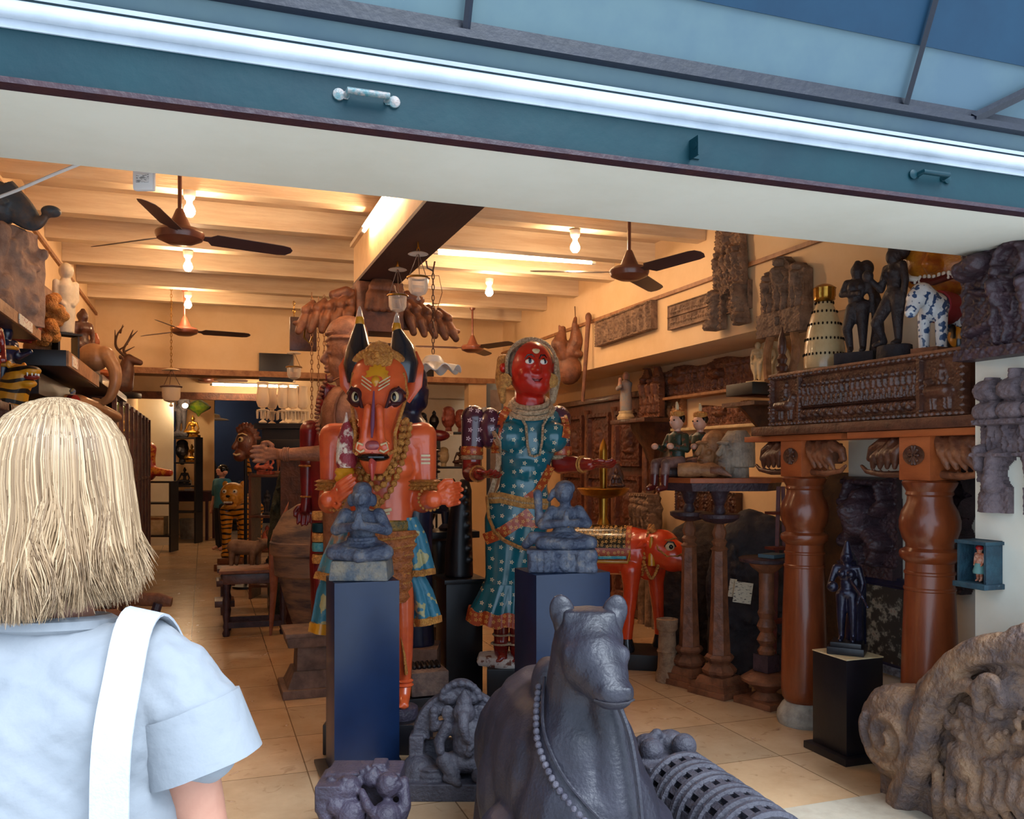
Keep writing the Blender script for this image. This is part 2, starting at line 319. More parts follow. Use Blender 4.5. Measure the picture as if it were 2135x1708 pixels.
# ---- carved panels (height fields with thickness)
class RF:
    def __init__(s, w, h, res): 
        s.w, s.h = w, h; s.nx, s.nz = max(4, int(w/res)), max(4, int(h/res)); xs = np.linspace(-w/2, w/2, s.nx+1); zs = np.linspace(0, h, s.nz+1)
        s.X, s.Z = np.meshgrid(xs, zs, indexing='ij'); s.H = np.zeros_like(s.X); s.M = np.ones_like(s.X, bool)
    def cap(s, x0, z0, x1, z1, r0, k=1.0, r1=None):
        r1 = r0 if r1 is None else r1; dx, dz = x1-x0, z1-z0; L2 = dx*dx+dz*dz+1e-12
        t = np.clip(((s.X-x0)*dx+(s.Z-z0)*dz)/L2, 0, 1); r = r0+(r1-r0)*t; d2 = (s.X-x0-t*dx)**2+(s.Z-z0-t*dz)**2
        s.H = np.maximum(s.H, np.sqrt(np.maximum(0, r*r-d2))*k); return s
    def ring(s, x, z, r, t, k=1.0):
        d = np.abs(np.hypot(s.X-x, s.Z-z)-r); s.H = np.maximum(s.H, np.sqrt(np.maximum(0, t*t-d*d))*k); return s
    def spiral(s, x, z, r, t, turns=2, dirn=1, k=1.0):
        n = int(turns*14); pts = [(x+r*(1-i/n)*math.cos(dirn*i/14*2*PI), z+r*(1-i/n)*math.sin(dirn*i/14*2*PI)) for i in range(n)]
        for a, b in zip(pts, pts[1:]): s.cap(*a, *b, t, k)
        return s
    def man(s, x, z, h, rng, k=1.0, mount=False):
        c = s.cap; l = rng.uniform(-.06, .06)*h; a = rng.uniform(-.2, .25); b = rng.uniform(-.2, .25)
        c(x+l, z+.88*h, x+l, z+.9*h, .085*h, k); c(x+l, z+.96*h, x+l, z+1.0*h, .05*h, k*.8); c(x+l, z+.72*h, x, z+.5*h, .11*h, k, .09*h)
        c(x+l-.1*h, z+.75*h, x-.2*h, z+(.58+a*.4)*h, .045*h, k*.9); c(x-.2*h, z+(.58+a*.4)*h, x-.1*h+a*h*.4, z+(.5+a)*h, .04*h, k*.9)
        c(x+l+.1*h, z+.75*h, x+.2*h, z+(.58+b*.4)*h, .045*h, k*.9); c(x+.2*h, z+(.58+b*.4)*h, x+.1*h-b*h*.4, z+(.5+b)*h, .04*h, k*.9)
        c(x-.04*h, z+.48*h, x-.1*h, z+.25*h, .06*h, k); c(x-.1*h, z+.25*h, x-.07*h, z+.02*h, .045*h, k); c(x+.04*h, z+.48*h, x+.12*h, z+.27*h, .06*h, k); c(x+.12*h, z+.27*h, x+.06*h, z+.02*h, .045*h, k)
    def beast(s, x, z, w, h, k=1.0, d=1):
        c = s.cap; c(x-.28*w, z+.55*h, x+.2*w, z+.55*h, .2*h, k); c(x+d*.25*w, z+.6*h, x+d*.38*w, z+.85*h, .12*h, k); c(x+d*.38*w, z+.85*h, x+d*.48*w, z+.7*h, .09*h, k, .05*h)
        for q in (-.3, -.2, .12, .24): c(x+q*w, z+.5*h, x+q*w, z+.03*h, .07*h, k, .05*h)
    def border(s, t, k=.6, orn=True, rng=None):
        w, h = s.w/2, s.h; e = (np.abs(s.X) > w-t) | (s.Z < t) | (s.Z > h-t); bo = np.where(e, t*k, 0)
        if orn: bo = bo+np.where(e, .25*t*np.sin(s.X*2*PI/(t*1.6))*np.sin(s.Z*2*PI/(t*1.6)), 0)
        s.H = np.maximum(s.H, bo); return s
    def noise(s, a, f):
        sd = random.uniform(0, 50); X, Z = s.X*f+sd, s.Z*f; s.H = s.H+a*(np.sin(X*1.7+np.sin(Z*2.3))*np.sin(Z*2.1+np.sin(X*1.3+sd))+.5*np.sin(X*4.1+Z*1.3+sd)*np.sin(Z*3.7)); return s
    def build(s, name, m, t, parent=None, smooth=True):
        nx, nz = s.nx+1, s.nz+1; keep = s.M[:-1, :-1] & s.M[1:, :-1] & s.M[:-1, 1:] & s.M[1:, 1:]
        fr = np.stack([s.X, -(t+s.H*1.75), s.Z], -1).reshape(-1, 3); bk = np.stack([s.X, np.zeros_like(s.X), s.Z], -1).reshape(-1, 3)
        I = lambda i, j: i*nz+j; n = nx*nz; fs = []
        for i in range(nx-1):
            for j in range(nz-1):
                if not keep[i, j]: continue
                a, b, c, d = I(i, j), I(i+1, j), I(i+1, j+1), I(i, j+1); fs.append((a, b, c, d)); fs.append((d+n, c+n, b+n, a+n))
                if j == 0 or not keep[i, j-1]: fs.append((b, a, a+n, b+n))
                if j == nz-2 or not keep[i, j+1]: fs.append((d, c, c+n, d+n))
                if i == 0 or not keep[i-1, j]: fs.append((a, d, d+n, a+n))
                if i == nx-2 or not keep[i+1, j]: fs.append((c, b, b+n, c+n))
        me = bpy.data.meshes.new(name); me.from_pydata(np.concatenate([fr, bk]).tolist(), [], fs)
        bm = bmesh.new(); bm.from_mesh(me); bmesh.ops.delete(bm, geom=[v for v in bm.verts if not v.link_faces], context='VERTS'); bm.to_mesh(me); bm.free()
        me.shade_smooth(); me.set_sharp_from_angle(angle=R(60)); me.materials.append(m); o = bpy.data.objects.new(name, me); COL.objects.link(o); o.parent = parent; return o
# ============================================================ SETTING
XL, XR, XR2, XJ = -1.165, 3.72, 4.27, 3.27
YI, YO, YB, ZC, ZJ = 2.99, 2.39, 10.87, 3.5, 3.33
ZS = 2.515
def floor_material():
    m = mat('marble_tiles', '#c9ad8b', '#b08f6c', rough=.22, scale=2.3, bump=.0, lo=.35, hi=.75); nt = m.node_tree; N = nt.nodes; L = nt.links; b = N['Principled BSDF']
    tc = N.new('ShaderNodeTexCoord'); br = N.new('ShaderNodeTexBrick'); br.offset = 0; br.inputs['Scale'].default_value = 1
    br.inputs['Brick Width'].default_value = .61; br.inputs['Row Height'].default_value = .61; br.inputs['Mortar Size'].default_value = .004; br.inputs['Mortar Smooth'].default_value = .3
    br.inputs['Color1'].default_value = (.88, .88, .88, 1); br.inputs['Color2'].default_value = (1.1, 1.04, .98, 1); br.inputs['Mortar'].default_value = (.42, .36, .3, 1)
    L.new(tc.outputs['Object'], br.inputs[0])
    n = N.new('ShaderNodeTexNoise'); n.inputs['Scale'].default_value = 9; n.inputs['Detail'].default_value = 8; n.inputs['Distortion'].default_value = 1.2; L.new(tc.outputs['Object'], n.inputs[0])
    r = N.new('ShaderNodeValToRGB'); r.color_ramp.elements[0].position = .60; r.color_ramp.elements[1].position = .74; r.color_ramp.elements[0].color = (1, 1, 1, 1); r.color_ramp.elements[1].color = (.55, .42, .34, 1); L.new(n.outputs[0], r.inputs[0])
    old = b.inputs['Base Color'].links[0].from_socket
    a = N.new('ShaderNodeMixRGB'); a.blend_type = 'MULTIPLY'; a.inputs[0].default_value = 1; L.new(old, a.inputs[1]); L.new(br.outputs[0], a.inputs[2])
    c = N.new('ShaderNodeMixRGB'); c.blend_type = 'MULTIPLY'; c.inputs[0].default_value = .8; L.new(a.outputs[0], c.inputs[1]); L.new(r.outputs[0], c.inputs[2]); L.new(c.outputs[0], b.inputs['Base Color'])
    n3 = N.new('ShaderNodeMath'); n3.operation = 'MULTIPLY_ADD'; n3.inputs[1].default_value = .25; n3.inputs[2].default_value = .1; L.new(n.outputs[0], n3.inputs[0]); L.new(n3.outputs[0], b.inputs['Roughness'])
    return m
FLOOR = floor_material()
sbox('floor', (-6, 2.2, -.1), (7, 24, 0), FLOOR)
sbox('floor_pavement', (-9, -9, -.1), (11, 2.2, 0), mat('pale_pavement', '#d6d6d4', '#c4c4c2', rough=.8, scale=2, bump=.1))
struct(tag(PB().box((0, 0, .006), (3.2, 1.15, .012)).build('floor_threshold', mat('threshold_marble', '#c4b9a6', '#a89a86', rough=.25, scale=3, bump=.02), smooth=False, bevel=.003), 'x', 'x', (2.3, 2.75, 0)))
for k in ('label', 'category'): del bpy.data.objects['floor_threshold'][k]
sbox('ceiling', (-2, 2.9, ZC), (5, 24, ZC+.1), CEIL)
sbox('wall_left', (XL-.2, 2.4, 0), (XL, 24, ZC), WALL)
sbox('wall_right_upper', (XR, YI, 2.53), (XR+.75, YB+.2, ZC), WALL)
sbox('wall_right_bay', (XR, YI, 0), (XR+.2, 4.33, 2.53), mat('bay_plaster', '#d9d2c2', '#cdc5b4', rough=.8, scale=2, bump=.05))
sbox('wall_right_recess', (XR2, 4.3, 0), (XR2+.2, YB+.2, 2.53), WALL)
sbox('wall_right_end', (XR+.02, YB, 0), (XR2, YB+.2, 2.53), WALL)
# shop-front pier and lintel
sbox('wall_front_right', (XJ, YO, 0), (5.6, YI, ZS), WHITE)
sbox('wall_front_left', (-4, YO, 0), (XL-.0, YI, ZS), WHITE)
sbox('wall_front_lintel', (-4, YO, ZS), (5.6, YI, 4.6), WHITE)
# header between front and rear room
sbox('wall_back_header', (XL, YB, 2.66), (XR, YB+.25, ZC), WALL)
sbox('trim_1', (XL, YB-.06, 2.60), (XR, YB+.3, 2.67), WOODT)
sbox('wall_back_right', (3.25, YB, 0), (XR+.02, YB+.2, 2.66), WALL)
sbox('wall_rear_header', (XL, 15.6, 2.72), (6, 15.85, ZC), WALL)
sbox('wall_rear_right', (1.3, 15.6, 0), (6, 15.8, 2.75), WALL)
sbox('trim_2', (XL, 15.5, 2.62), (1.3, 15.62, 2.74), WOODM)
sbox('wall_rear_left', (XL, 17.6, 0), (-.55, 17.8, 2.75), WHITE)
sbox('wall_rear_middle', (-.55, 19.3, 0), (.2, 19.45, 2.9), WALL)
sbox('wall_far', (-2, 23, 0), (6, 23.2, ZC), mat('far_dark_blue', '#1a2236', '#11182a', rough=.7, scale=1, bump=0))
sbox('wall_rear_side', (5.2, YB, 0), (5.4, 24, ZC), WALL)
# joists
jn = 0
for y in (3.55, 4.35, 5.15, 5.93, 6.75, 7.55, 8.4, 9.3, 10.15):
    jn += 1; sbox('trim_joist_%d' % jn, (XL, y, ZJ), (XR, y+.13, ZC), JOIST, .004)
for y in (12.0, 13.0, 14.0, 15.0): jn += 1; sbox('trim_joist_%d' % jn, (XL, y, ZJ), (5.2, y+.13, ZC), JOIST)
# central girder: cream sides, dark soffit
sbox('trim_girder', (1.115, 3.0, 2.99), (1.415, 6.9, ZJ+.02), mat('girder_cream', '#e0bf90', '#cfa878', rough=.6, scale=3, bump=.15))
sbox('trim_girder_soffit', (1.105, 3.0, 2.965), (1.425, 6.9, 2.99), BEAM)
def rail(name, x, z, y0, y1): sbox(name, (x-.012, y0, z-.015), (x+.012, y1, z+.015), WOODT)
rail('trim_rail_right', XR-.012, 3.01, 3.0, YB); rail('trim_rail_left', XL+.012, 3.26, 3.0, YB)
sbox('trim_cable_duct', (1.085, 3.0, 3.28), (1.115, 6.9, 3.31), JOIST)
# ---- shutter bottom rail with handles
t = T('roller_shutter_rail', 'dark teal steel shutter rail with pull handles across the top of the shop opening', 'shutter', (1.2, 2.36, 2.505))
PB().box((0, 0, .062), (9.6, .03, .125)).build('rail_plate', TEAL, t, smooth=False, bevel=.003)
PB().box((0, -.005, -.006), (9.6, .05, .014)).build('bottom_angle', MAROON, t, smooth=False)
def xat(px, Y): u = (px-CX)/F; d = Y/(cY-u*sY); return d*(sY+u*cY)
for px in (765, 1940):
    x = xat(px, 2.34)-1.2
    p = PB().tube([(-.055, 0, 0), (-.055, -.028, .004), (.055, -.028, .004), (.055, 0, 0)], .009, k=10)
    for q in (-.075, .075): p.lathe([(.016, 0), (.016, .006), (.006, .010)], (q, 0, 0), 14, rot=(PI/2, 0, 0))
    p.box((-.065, -.003, 0), (.03, .004, .02)).box((.065, -.003, 0), (.03, .004, .02))
    h = p.build('pull_handle', MATS['teal_paint'] if px > 1000 else mat('worn_handle', '#3d6a70', '#9a8a84', rough=.4, scale=40, bump=.2), t); h.location = (x, -.016, .072)
x = xat(1440, 2.34)-1.2
b = PB().box((0, -.025, 0), (.004, .05, .06)).box((.016, -.002, 0), (.032, .004, .05)).lathe([(.012, -.004), (.012, .004)], (0, -.03, .005), 12, rot=(0, PI/2, 0)).build('lock_bracket', TEAL, t); b.location = (x, -.016, .052)
p = PB().tube([(-3.6, 2.325, 2.664), (6, 2.325, 2.664)], .021, k=14)
p.box((1.2, 2.345, 2.637), (9.6, .012, .022))
tag(p.build('shutter_guide_tube', PALE), 'pale glossy tube running along the top of the teal shutter rail', 'tube')
# ---- sloping hood above the shutter
t = T('shop_front_hood', 'grey-blue sheet metal hood above the shutter with dark glazing bars', 'canopy', (1.2, 2.36, 2.67))
dy, dz = -.40, .92
def hp(s, off=0.0): return (-.062+dy*s-off*.917, .105+dz*s-off*.4)
def slab(pb, x0, x1, a, b, th):
    (y0, z0), (y1, z1) = a, b; n = Vector((0, z1-z0, -(y1-y0))).normalized()*th
    pb.add([(x0, y0, z0), (x1, y0, z0), (x1, y1, z1), (x0, y1, z1), (x0, y0+n.y, z0+n.z), (x1, y0+n.y, z0+n.z), (x1, y1+n.y, z1+n.z), (x0, y1+n.y, z1+n.z)], [(0, 1, 2, 3), (7, 6, 5, 4), (0, 4, 5, 1), (1, 5, 6, 2), (2, 6, 7, 3), (3, 7, 4, 0)])
p = PB(); slab(p, -4.8, 4.8, (0, -.01), (-.05, .09), .02); p.build('lower_sheet', GREYBLUE, t, smooth=False)
p = PB(); slab(p, -4.8, 4.8, (-.026, .028), (-.031, .038), -.012); p.build('seam_strip', PALE, t, smooth=False)
p = PB(); slab(p, -4.8, 4.8, hp(0), hp(.19), .02); p.build('panel', GREYBLUE, t, smooth=False)
p = PB(); slab(p, -4.8, 4.8, hp(.19, .006), hp(1), .02); p.build('upper_panel', DKTEAL, t, smooth=False)
p = PB().box((0, hp(0)[0]-.015, hp(0)[1]-.014), (9.6, .035, .022)).box((0, hp(0)[0]-.006, hp(0)[1]+.010), (9.6, .014, .036)); p.build('edge_bar', NAVY, t, smooth=False)
for x in (-1.55, .674-1.2, 2.19-1.2):
    y0, z0 = hp(0, .02); y1, z1 = hp(.9, .02); PB().tube([(x, y0, z0), (x, y1, z1)], .011, k=4).build('glazing_bar', NAVY, t, smooth=False)
PB().tube([(1.28, -.085, .10), (1.9, -.25, .42)], .018, k=4).build('stay_bar', NAVY, t, smooth=False)
# small things at the lintel
t = T('door_sensor', 'white plastic box hanging from the lintel near the first ceiling fan', 'sensor', W(301, 398, 3.15), CRZ)
PB().box((0, 0, .045), (.075, .03, .09)).build('case', PLASTIC, t, bevel=.008); PB().box((0, -.0165, .04), (.045, .002, .03)).build('printed_notice', mat('sensor_print', '#dcdcdc', '#8a8a8a', rough=.5, scale=200, bump=0, lo=.5, hi=.55, stretch=(.3, 1, 1)), t)
PB().cap((0, 0, .088), (0, .03, .105), .01).build('mount', PLASTIC, t)
a = W(-40, 425, 3.2); b = W(178, 337, 3.05)
tag(PB().tube([a, a.lerp(b, .35)+Vector((0, 0, -.004)), a.lerp(b, .7), b], .006).build('overhead_cable', PLASTIC), 'thin pale cable slanting under the lintel at upper left', 'cable')
# ============================================================ CEILING FITTINGS
def fan(px, py, d, angs, label, ztop=ZC, grp='brown ceiling fans'):
    z = zat(py, d); t = T('ceiling_fan', label, 'ceiling fan', FL(px, d, z), 0, grp)
    h = ztop-z
    PB().lathe([(.0, -.055), (.07, -.05), (.125, -.025), (.135, 0), (.135, .012), (.12, .03), (.07, .04), (.062, .05), (.04, .10), (.024, .14), (.018, .15)], k=32).build('motor', FANBR, t)
    PB().tube([(0, 0, .13), (0, 0, h-.02)], .012, k=10).build('down_rod', FANBR, t)
    PB().lathe([(.016, h-.14), (.03, h-.13), (.062, h-.02), (.062, h)], k=24).build('canopy_cup', FANBR, t)
    for a in angs:
        ca, sa = math.cos(R(a)), math.sin(R(a)); v = []; prof = [(.12, .02), (.17, .03), (.2, .065), (.6, .06), (.65, .05), (.675, .015)]
        for i, (x, hw) in enumerate(prof):
            for s_ in (-1, 1):
                for zz in (-.002, .002): yy = s_*hw*(1 if s_ > 0 else .85); zt = zz-yy*.30; v.append((x*ca-yy*sa, x*sa+yy*ca, zt))
        f = []
        for i in range(len(prof)-1):
            o = i*4; f += [(o, o+4, o+6, o+2), (o+1, o+3, o+7, o+5), (o, o+1, o+5, o+4), (o+2, o+6, o+7, o+3)]
        f += [(0, 2, 3, 1), (20, 21, 23, 22)]
        PB().add(v, f).build('blade', FANBL, t, smooth=False, bevel=.002)
    return t
fan(375, 490, 5.0, (17, 137, 257), 'ceiling fan nearest the entrance on the left of the girder')
fan(1312, 568, 5.9, (-76, 44, 164), 'ceiling fan near the tall carved bracket on the right')
fan(385, 690, 9.1, (10, 130, 250), 'farther ceiling fan on the left, before the back wall')
fan(985, 726, 10.2, (-65, 55, 175), 'ceiling fan at the back right beside the white ruffled lamp shade')
fan(430, 793, 14.6, (-10, 120, 240), 'distant ceiling fan seen under the back wall header')
def bulb(px, py, d, label):
    z = zat(py, d); t = T('light_bulb', label, 'light bulb', FL(px, d, z), 0, 'bare bulbs on the joists')
    PB().lathe([(0, -.036), (.02, -.032), (.034, -.012), (.036, .006), (.028, .03), (.018, .046), (.016, .055)], k=16).build('glass_globe', BULB, t)
    PB().lathe([(.017, .05), (.02, .07), (.03, .08), (.038, .10), (.04, .13)], k=16).build('holder', WHT, t)
bulb(395, 441, 5.55, 'glowing bulb just behind the nearest left ceiling fan')
bulb(392, 557, 7.16, 'glowing bulb above the farther left ceiling fan, middle of its row'); bulb(392, 636, 8.9, 'glowing bulb in front of the down rod of the farther left fan')
bulb(1199, 517, 6.5, 'glowing bulb left of the right-hand ceiling fan'); bulb(1020, 610, 8.24, 'glowing bulb above the back right ceiling fan'); bulb(908, 670, 9.6, 'glowing bulb behind the long lamp chain')
def tubelight(p0, p1, label):
    t = T('tube_light', label, 'tube light', p0, 0, 'fluorescent tubes'); v = Vector(p1)-Vector(p0)
    PB().tube([(0, 0, 0), tuple(v)], .014, k=10).build('glowing_tube', TUBE, t)
    n = v.normalized()*.02
    for q0, q1 in ((-n, Vector()), (v, v+n)): PB().cap(tuple(q0), tuple(q1), .016).build('end_cap', PLASTIC, t)
    bx = PB().tube([(0, 0, .028), (v.x, v.y, v.z+.028)], .018, k=4); bx.build('batten', PLASTIC, t, smooth=False)
tubelight((1.075, 5.0, 3.24), (1.075, 6.2, 3.24), 'tube light fixed along the left side of the dark girder')
a = W(912, 527, 7.25); b = W(1235, 548, 7.65); tubelight(a, b, 'tube light across the joists to the left of the right-hand fan')
tubelight((.12, 15.05, 2.84), (1.5, 15.05, 2.84), 'distant tube light in the rear room behind the glass candle shades')
def torus(pb, c, r, t, rot=None, k=16):
    pts = [(r*math.cos(2*PI*i/k), r*math.sin(2*PI*i/k), 0) for i in range(k)]; m = rotm(rot)
    if m is not None: pts = [tuple(m@np.array(q)) for q in pts]
    pb.tube([tuple(np.array(q)+np.array(c)) for q in pts], t, k=6, closed=True); return pb
def chain_links(pb, z0, z1, x=0, y=0, s=.022):
    n = max(2, int((z1-z0)/(s*1.5)))
    for i in range(n):
        z = z0+(z1-z0)*(i+.5)/n; pts = [(s*.38*math.cos(a), 0, s*math.sin(a)*.95) for a in [2*PI*j/8 for j in range(8)]]
        if i % 2: pts = [(0, q[0], q[2]) for q in pts]
        pb.tube([(x+q[0], y+q[1], z+q[2]) for q in pts], s*.14, k=4, closed=True)
    return pb
def bell_lamp(px, py, d, sz, ring_py, label, ztop, m=GLASS):
    z = zat(py, d); t = T('bell_jar_lamp', label, 'hanging lamp', FL(px, d, z), 0, 'hanging bell jar lamps'); s = sz/.13
    PB().lathe([(r*s, q*s) for r, q in [(.004, -.085), (.014, -.078), (.004, -.06), (.02, -.055), (.045, -.045), (.058, -.02), (.06, .04), (.066, .058)]]+[(r*s, q*s) for r, q in [(.062, .056), (.056, .04), (.054, -.018), (.042, -.04), (.0, -.05)]], k=24).build('bell_jar', m, t)
    p = PB(); torus(p, (0, 0, .05*s), .066*s, .006*s, k=20); p.build('metal_band', BRASS if m is GLASS else WOODD, t)
    zr = zat(ring_py, d)-z
    p = PB()
    for k in range(3): a = 2*PI*k/3+.4; p.tube([(.066*s*math.cos(a), .066*s*math.sin(a), .05*s), (.006*math.cos(a), .006*math.sin(a), zr-.01)], .0022*s, k=5)
    p.build('hanging_wires', WOODD, t)
    PB().lathe([(.004, .0), (.03*s, .006), (.058*s, -.006), (.062*s, -.01), (.055*s, -.012), (.03*s, .0), (.004, -.006)], (0, 0, zr), 20).build('smoke_cover', m, t)
    p = PB(); chain_links(p, zr, ztop-z-.01); p.build('chain', BRASS, t); return t
bell_lamp(872, 597, 5.4, .135, 527, 'clear bell jar lamp hanging higher under the dark girder', 2.965)
bell_lamp(829, 633, 5.95, .135, 560, 'clear bell jar lamp hanging lower and left of its twin under the girder', 2.965)
bell_lamp(613, 778, 7.6, .13, 735, 'small clear bell jar lamp left of the brown carved head', 3.0)
bell_lamp(357, 822, 9.0, .2, 770, 'wide etched bell jar lamp above the aisle', ZC, FROST)
p = W(903, 765, 6.0); t = T('ruffled_lamp_shade', 'white ruffled glass lamp shade on a long iron chain', 'hanging lamp', p)
PB().lathe([(.012, .085), (.05, .075), (.072, .045), (.08, .02)]+[], k=48).build('shade_dome', glass_mat('milk_glass', '#f4ede0', .25, .85), t)
v = []; f = []; kk = 72; prof = [(.075, .028), (.11, .012), (.15, -.002), (.19, -.018)]
for i, (r, z) in enumerate(prof):
    for j in range(kk): a = 2*PI*j/kk; am = (i/3)**1.5; v.append((r*math.cos(a)*(1+.05*am*math.sin(9*a)), r*math.sin(a)*(1+.05*am*math.sin(9*a)), z+.024*am*math.cos(9*a)))
for i in range(3):
    for j in range(kk): f.append((i*kk+j, i*kk+(j+1) % kk, (i+1)*kk+(j+1) % kk, (i+1)*kk+j))
PB().add(v, f).build('ruffled_brim', WHT, t, solid=.006)
zt = 2.965-p.z; pb = PB(); chain_links(pb, .09, zat(560, 6)-p.z, s=.024); pb.build('chain', WOODD, t)
PB().tube([(0, 0, zat(565, 6)-p.z), (-.04, 0, zat(560, 6)-p.z), (-.05, 0, zat(545, 6)-p.z), (-.045, 0, zt)], .006).tube([(0, 0, zat(565, 6)-p.z), (.012, 0, zat(545, 6)-p.z)], .006).build('iron_hook', WOODD, t)
PB().tube([W(885, 575, 6.0)-p, W(915, 575, 6.0)-p, W(922, 610, 6.0)-p, W(910, 650, 6.0)-p, W(897, 672, 6.0)-p], .0025, k=5).build('loose_wire', WOODD, t)
for i, (px, d, py) in enumerate(((650, 7.0, 872), (664, 7.2, 880), (676, 7.1, 760))):
    q = FL(px, d, zat(py, d)); pb = PB(); chain_links(pb, 0, 2.95-q.z, s=.024); o = pb.build('iron_chain', WOODT)
    tag(o, ['iron chain hanging left of the brown carved head, outermost', 'iron chain hanging left of the brown carved head, middle one', 'iron chain hanging nearest the brown carved head'][i], 'chain', q, group='hanging iron chains')
# ---- pillar with carved bracket capital under the girder
q = FL(745, 6.55); t = T('carved_pillar', 'dark pillar with drooping carved bracket capital under the girder', 'pillar', (1.265, 6.72, 0), 0)
PB().box((0, 0, 1.25), (.26, .26, 2.5)).build('shaft', WOODD, t, bevel=.01)
PB().box((0, 0, 2.77), (.36, .3, .38)).box((0, -.16, 2.83), (.14, .06, .2)).build('capital_block', WOODM, t, bevel=.01)
def petals(name, sx, parent, w=1.0, m=WOODM):
    p = PB()
    p.chain([(sx*.15, 0, .30), (sx*.24, -.02, .33), (sx*.34, -.03, .30)], [.04, .045, .035]); p.chain([(sx*.15, 0, .10), (sx*.3, 0, .13), (sx*.42, 0, .12)], [.035, .03, .02])
    for i in range(5):
        x0 = .18+.085*i; p.chain([(sx*x0, -.05, .25-.012*i), (sx*(x0+.055), -.10, .14-.02*i), (sx*(x0+.085), -.115, .03-.008*i)], [.026, .042, .028], 10)
        p.chain([(sx*(x0-.03), -.03, .31-.02*i), (sx*(x0+.03), -.085, .24-.02*i)], [.024, .038], 10)
    p.ell((sx*.62, -.09, .06), (.03, .02, .02)); p.box((sx*.2, 0, .2), (.2, .10, .26)); return p.build(name, m, parent, vox=.007, sm=1)
for sx in (-1, 1): o = petals('bracket_arm', sx, t); o.location = (0, 0, 2.56)
p = PB()
for i in range(5):
    a = -.8+.4*i; p.chain([(.05*a, -.16, 2.93), (.11*a, -.23, 2.84), (.14*a, -.25, 2.74)], [.03, .04, .03], 8); p.chain([(.04*a, -.2, 2.98), (.09*a, -.22, 2.90)], [.03, .035], 8)
p.build('front_petals', WOODM, t, vox=.008, sm=1)
PB().tube([(-.55, -.05, 2.60), (-.56, -.06, 2.52), (-.52, -.06, 2.48), (-.5, -.06, 2.53)], .008).build('hook', BRASS, t)
o = PB().box((0, 0, .1), (.22, .05, .28)).build('hanging_board', WOODD, None, bevel=.005); tag(o, 'small dark board on the chains below the left end of the pillar bracket', 'board', W(632, 722, 7.3), 0)
# ============================================================ BIG PAINTED STATUES
def loft(p, secs, k=24):
    vs = []; fs = []; n = len(secs)
    for z, cx, cy, rx, ry in secs:
        for j in range(k): a = 2*PI*j/k; vs.append((cx+rx*math.cos(a), cy+ry*math.sin(a), z))
    for i in range(n-1):
        for j in range(k): fs.append((i*k+j, i*k+(j+1) % k, (i+1)*k+(j+1) % k, (i+1)*k+j))
    fs.append(tuple(range(k))[::-1]); fs.append(tuple((n-1)*k+j for j in range(k))); return p.add(vs, fs)
def fingers(p, base, dirn, side, up, L=.075, r=.011, curl=.3, n=4, thumb=True):
    base, dirn, side, up = [Vector(q) for q in (base, dirn, side, up)]; dirn.normalize(); side.normalize(); up.normalize()
    for i in range(n):
        o = base+side*(i-(n-1)/2)*r*2.15; l = L*(.86, 1, .96, .78)[i % 4]; a = o+dirn*l*.5; b = o+dirn*l*.82-up*l*curl*.5; c = o+dirn*l*.95-up*l*curl
        p.chain([o, a, b, c], [r, r*.95, r*.88, r*.7], 8)
    if thumb: o = base-dirn*L*.55-side*r*3.8; p.chain([o, o-side*r*1.5+dirn*L*.35, o-side*r*1.2+dirn*L*.75], [r*1.1, r, r*.8], 8)
def hand(p, wrist, dirn, side, up, s=1.0, curl=.3, thumb=True):
    w_, d_, s_, u_ = Vector(wrist), Vector(dirn).normalized(), Vector(side).normalized(), Vector(up).normalized()
    for q in (-1, 0, 1): p.cap(w_+s_*q*.012*s, w_+d_*.075*s+s_*q*.024*s, .018*s, .015*s, 8)
    fingers(p, w_+d_*.08*s, d_, s_, u_, .075*s, .0125*s, curl, thumb=thumb)
def beads(p, pts, r, k=6, step=None):
    P = [Vector(q) for q in pts]; step = step or r*2.1; acc = 0
    for a, b in zip(P, P[1:]):
        L = (b-a).length; t = acc
        while t < L: p.ell(a.lerp(b, t/L), r, k=k); t += step
        acc = t-L
    return p
# ---------------- bull-headed statue
K = 4.75/F; bx = lambda px: (px-790)*K; bz = lambda py: HCAM+(HY-py)*K
t = T('bull_headed_statue', 'tall orange painted wooden statue of a man with a bull head and black horns', 'statue', FL(790, 4.88), CRZ)
PB().box((.02, 0, .083), (.60, .34, .165)).build('plinth', BLACKP, t, bevel=.008)
p = PB()
for px in (742, 842): p.lathe([(.085, .165), (.09, .19), (.085, .225), (.07, .235)], (bx(px), -.03, 0), 24)
p.build('foot_base', STONEP, t)
p = PB(); loft(p, [(bz(1100), .02, 0, .165, .12), (bz(1050), .015, 0, .18, .125), (bz(1000), .01, 0, .20, .13), (bz(940), .0, 0, .235, .14), (bz(905), -.005, 0, .235, .125), (bz(885), 0, 0, .16, .1)])
p.ell((-.1, -.06, bz(975)), (.1, .09, .08)).ell((.11, -.06, bz(975)), (.1, .09, .08))
p.cap((bx(700), 0, bz(912)), (bx(882), 0, bz(912)), .085); p.cap((0, .0, bz(880)), (.01, -.03, 2.0), .12, .13)
p.chain([(bx(692), 0, bz(910)), (bx(690), 0, bz(1010)), (bx(685), -.01, bz(1050)), (bx(700), -.2, bz(1040))], [.08, .068, .065, .05])
p.chain([(bx(884), 0, bz(908)), (bx(888), 0, bz(1010)), (bx(884), -.01, bz(1048)), (bx(915), -.22, bz(1040))], [.08, .066, .066, .05])
p.build('body', ORANGE, t, vox=.011, sm=4)
p = PB(); hand(p, (bx(702), -.2, bz(1038)), (.5, -.6, .3), (0, -.3, 1), (-.3, 0, -.2), 1.15, .75); p.build('hand', ORANGE, t, vox=.006, sm=1)
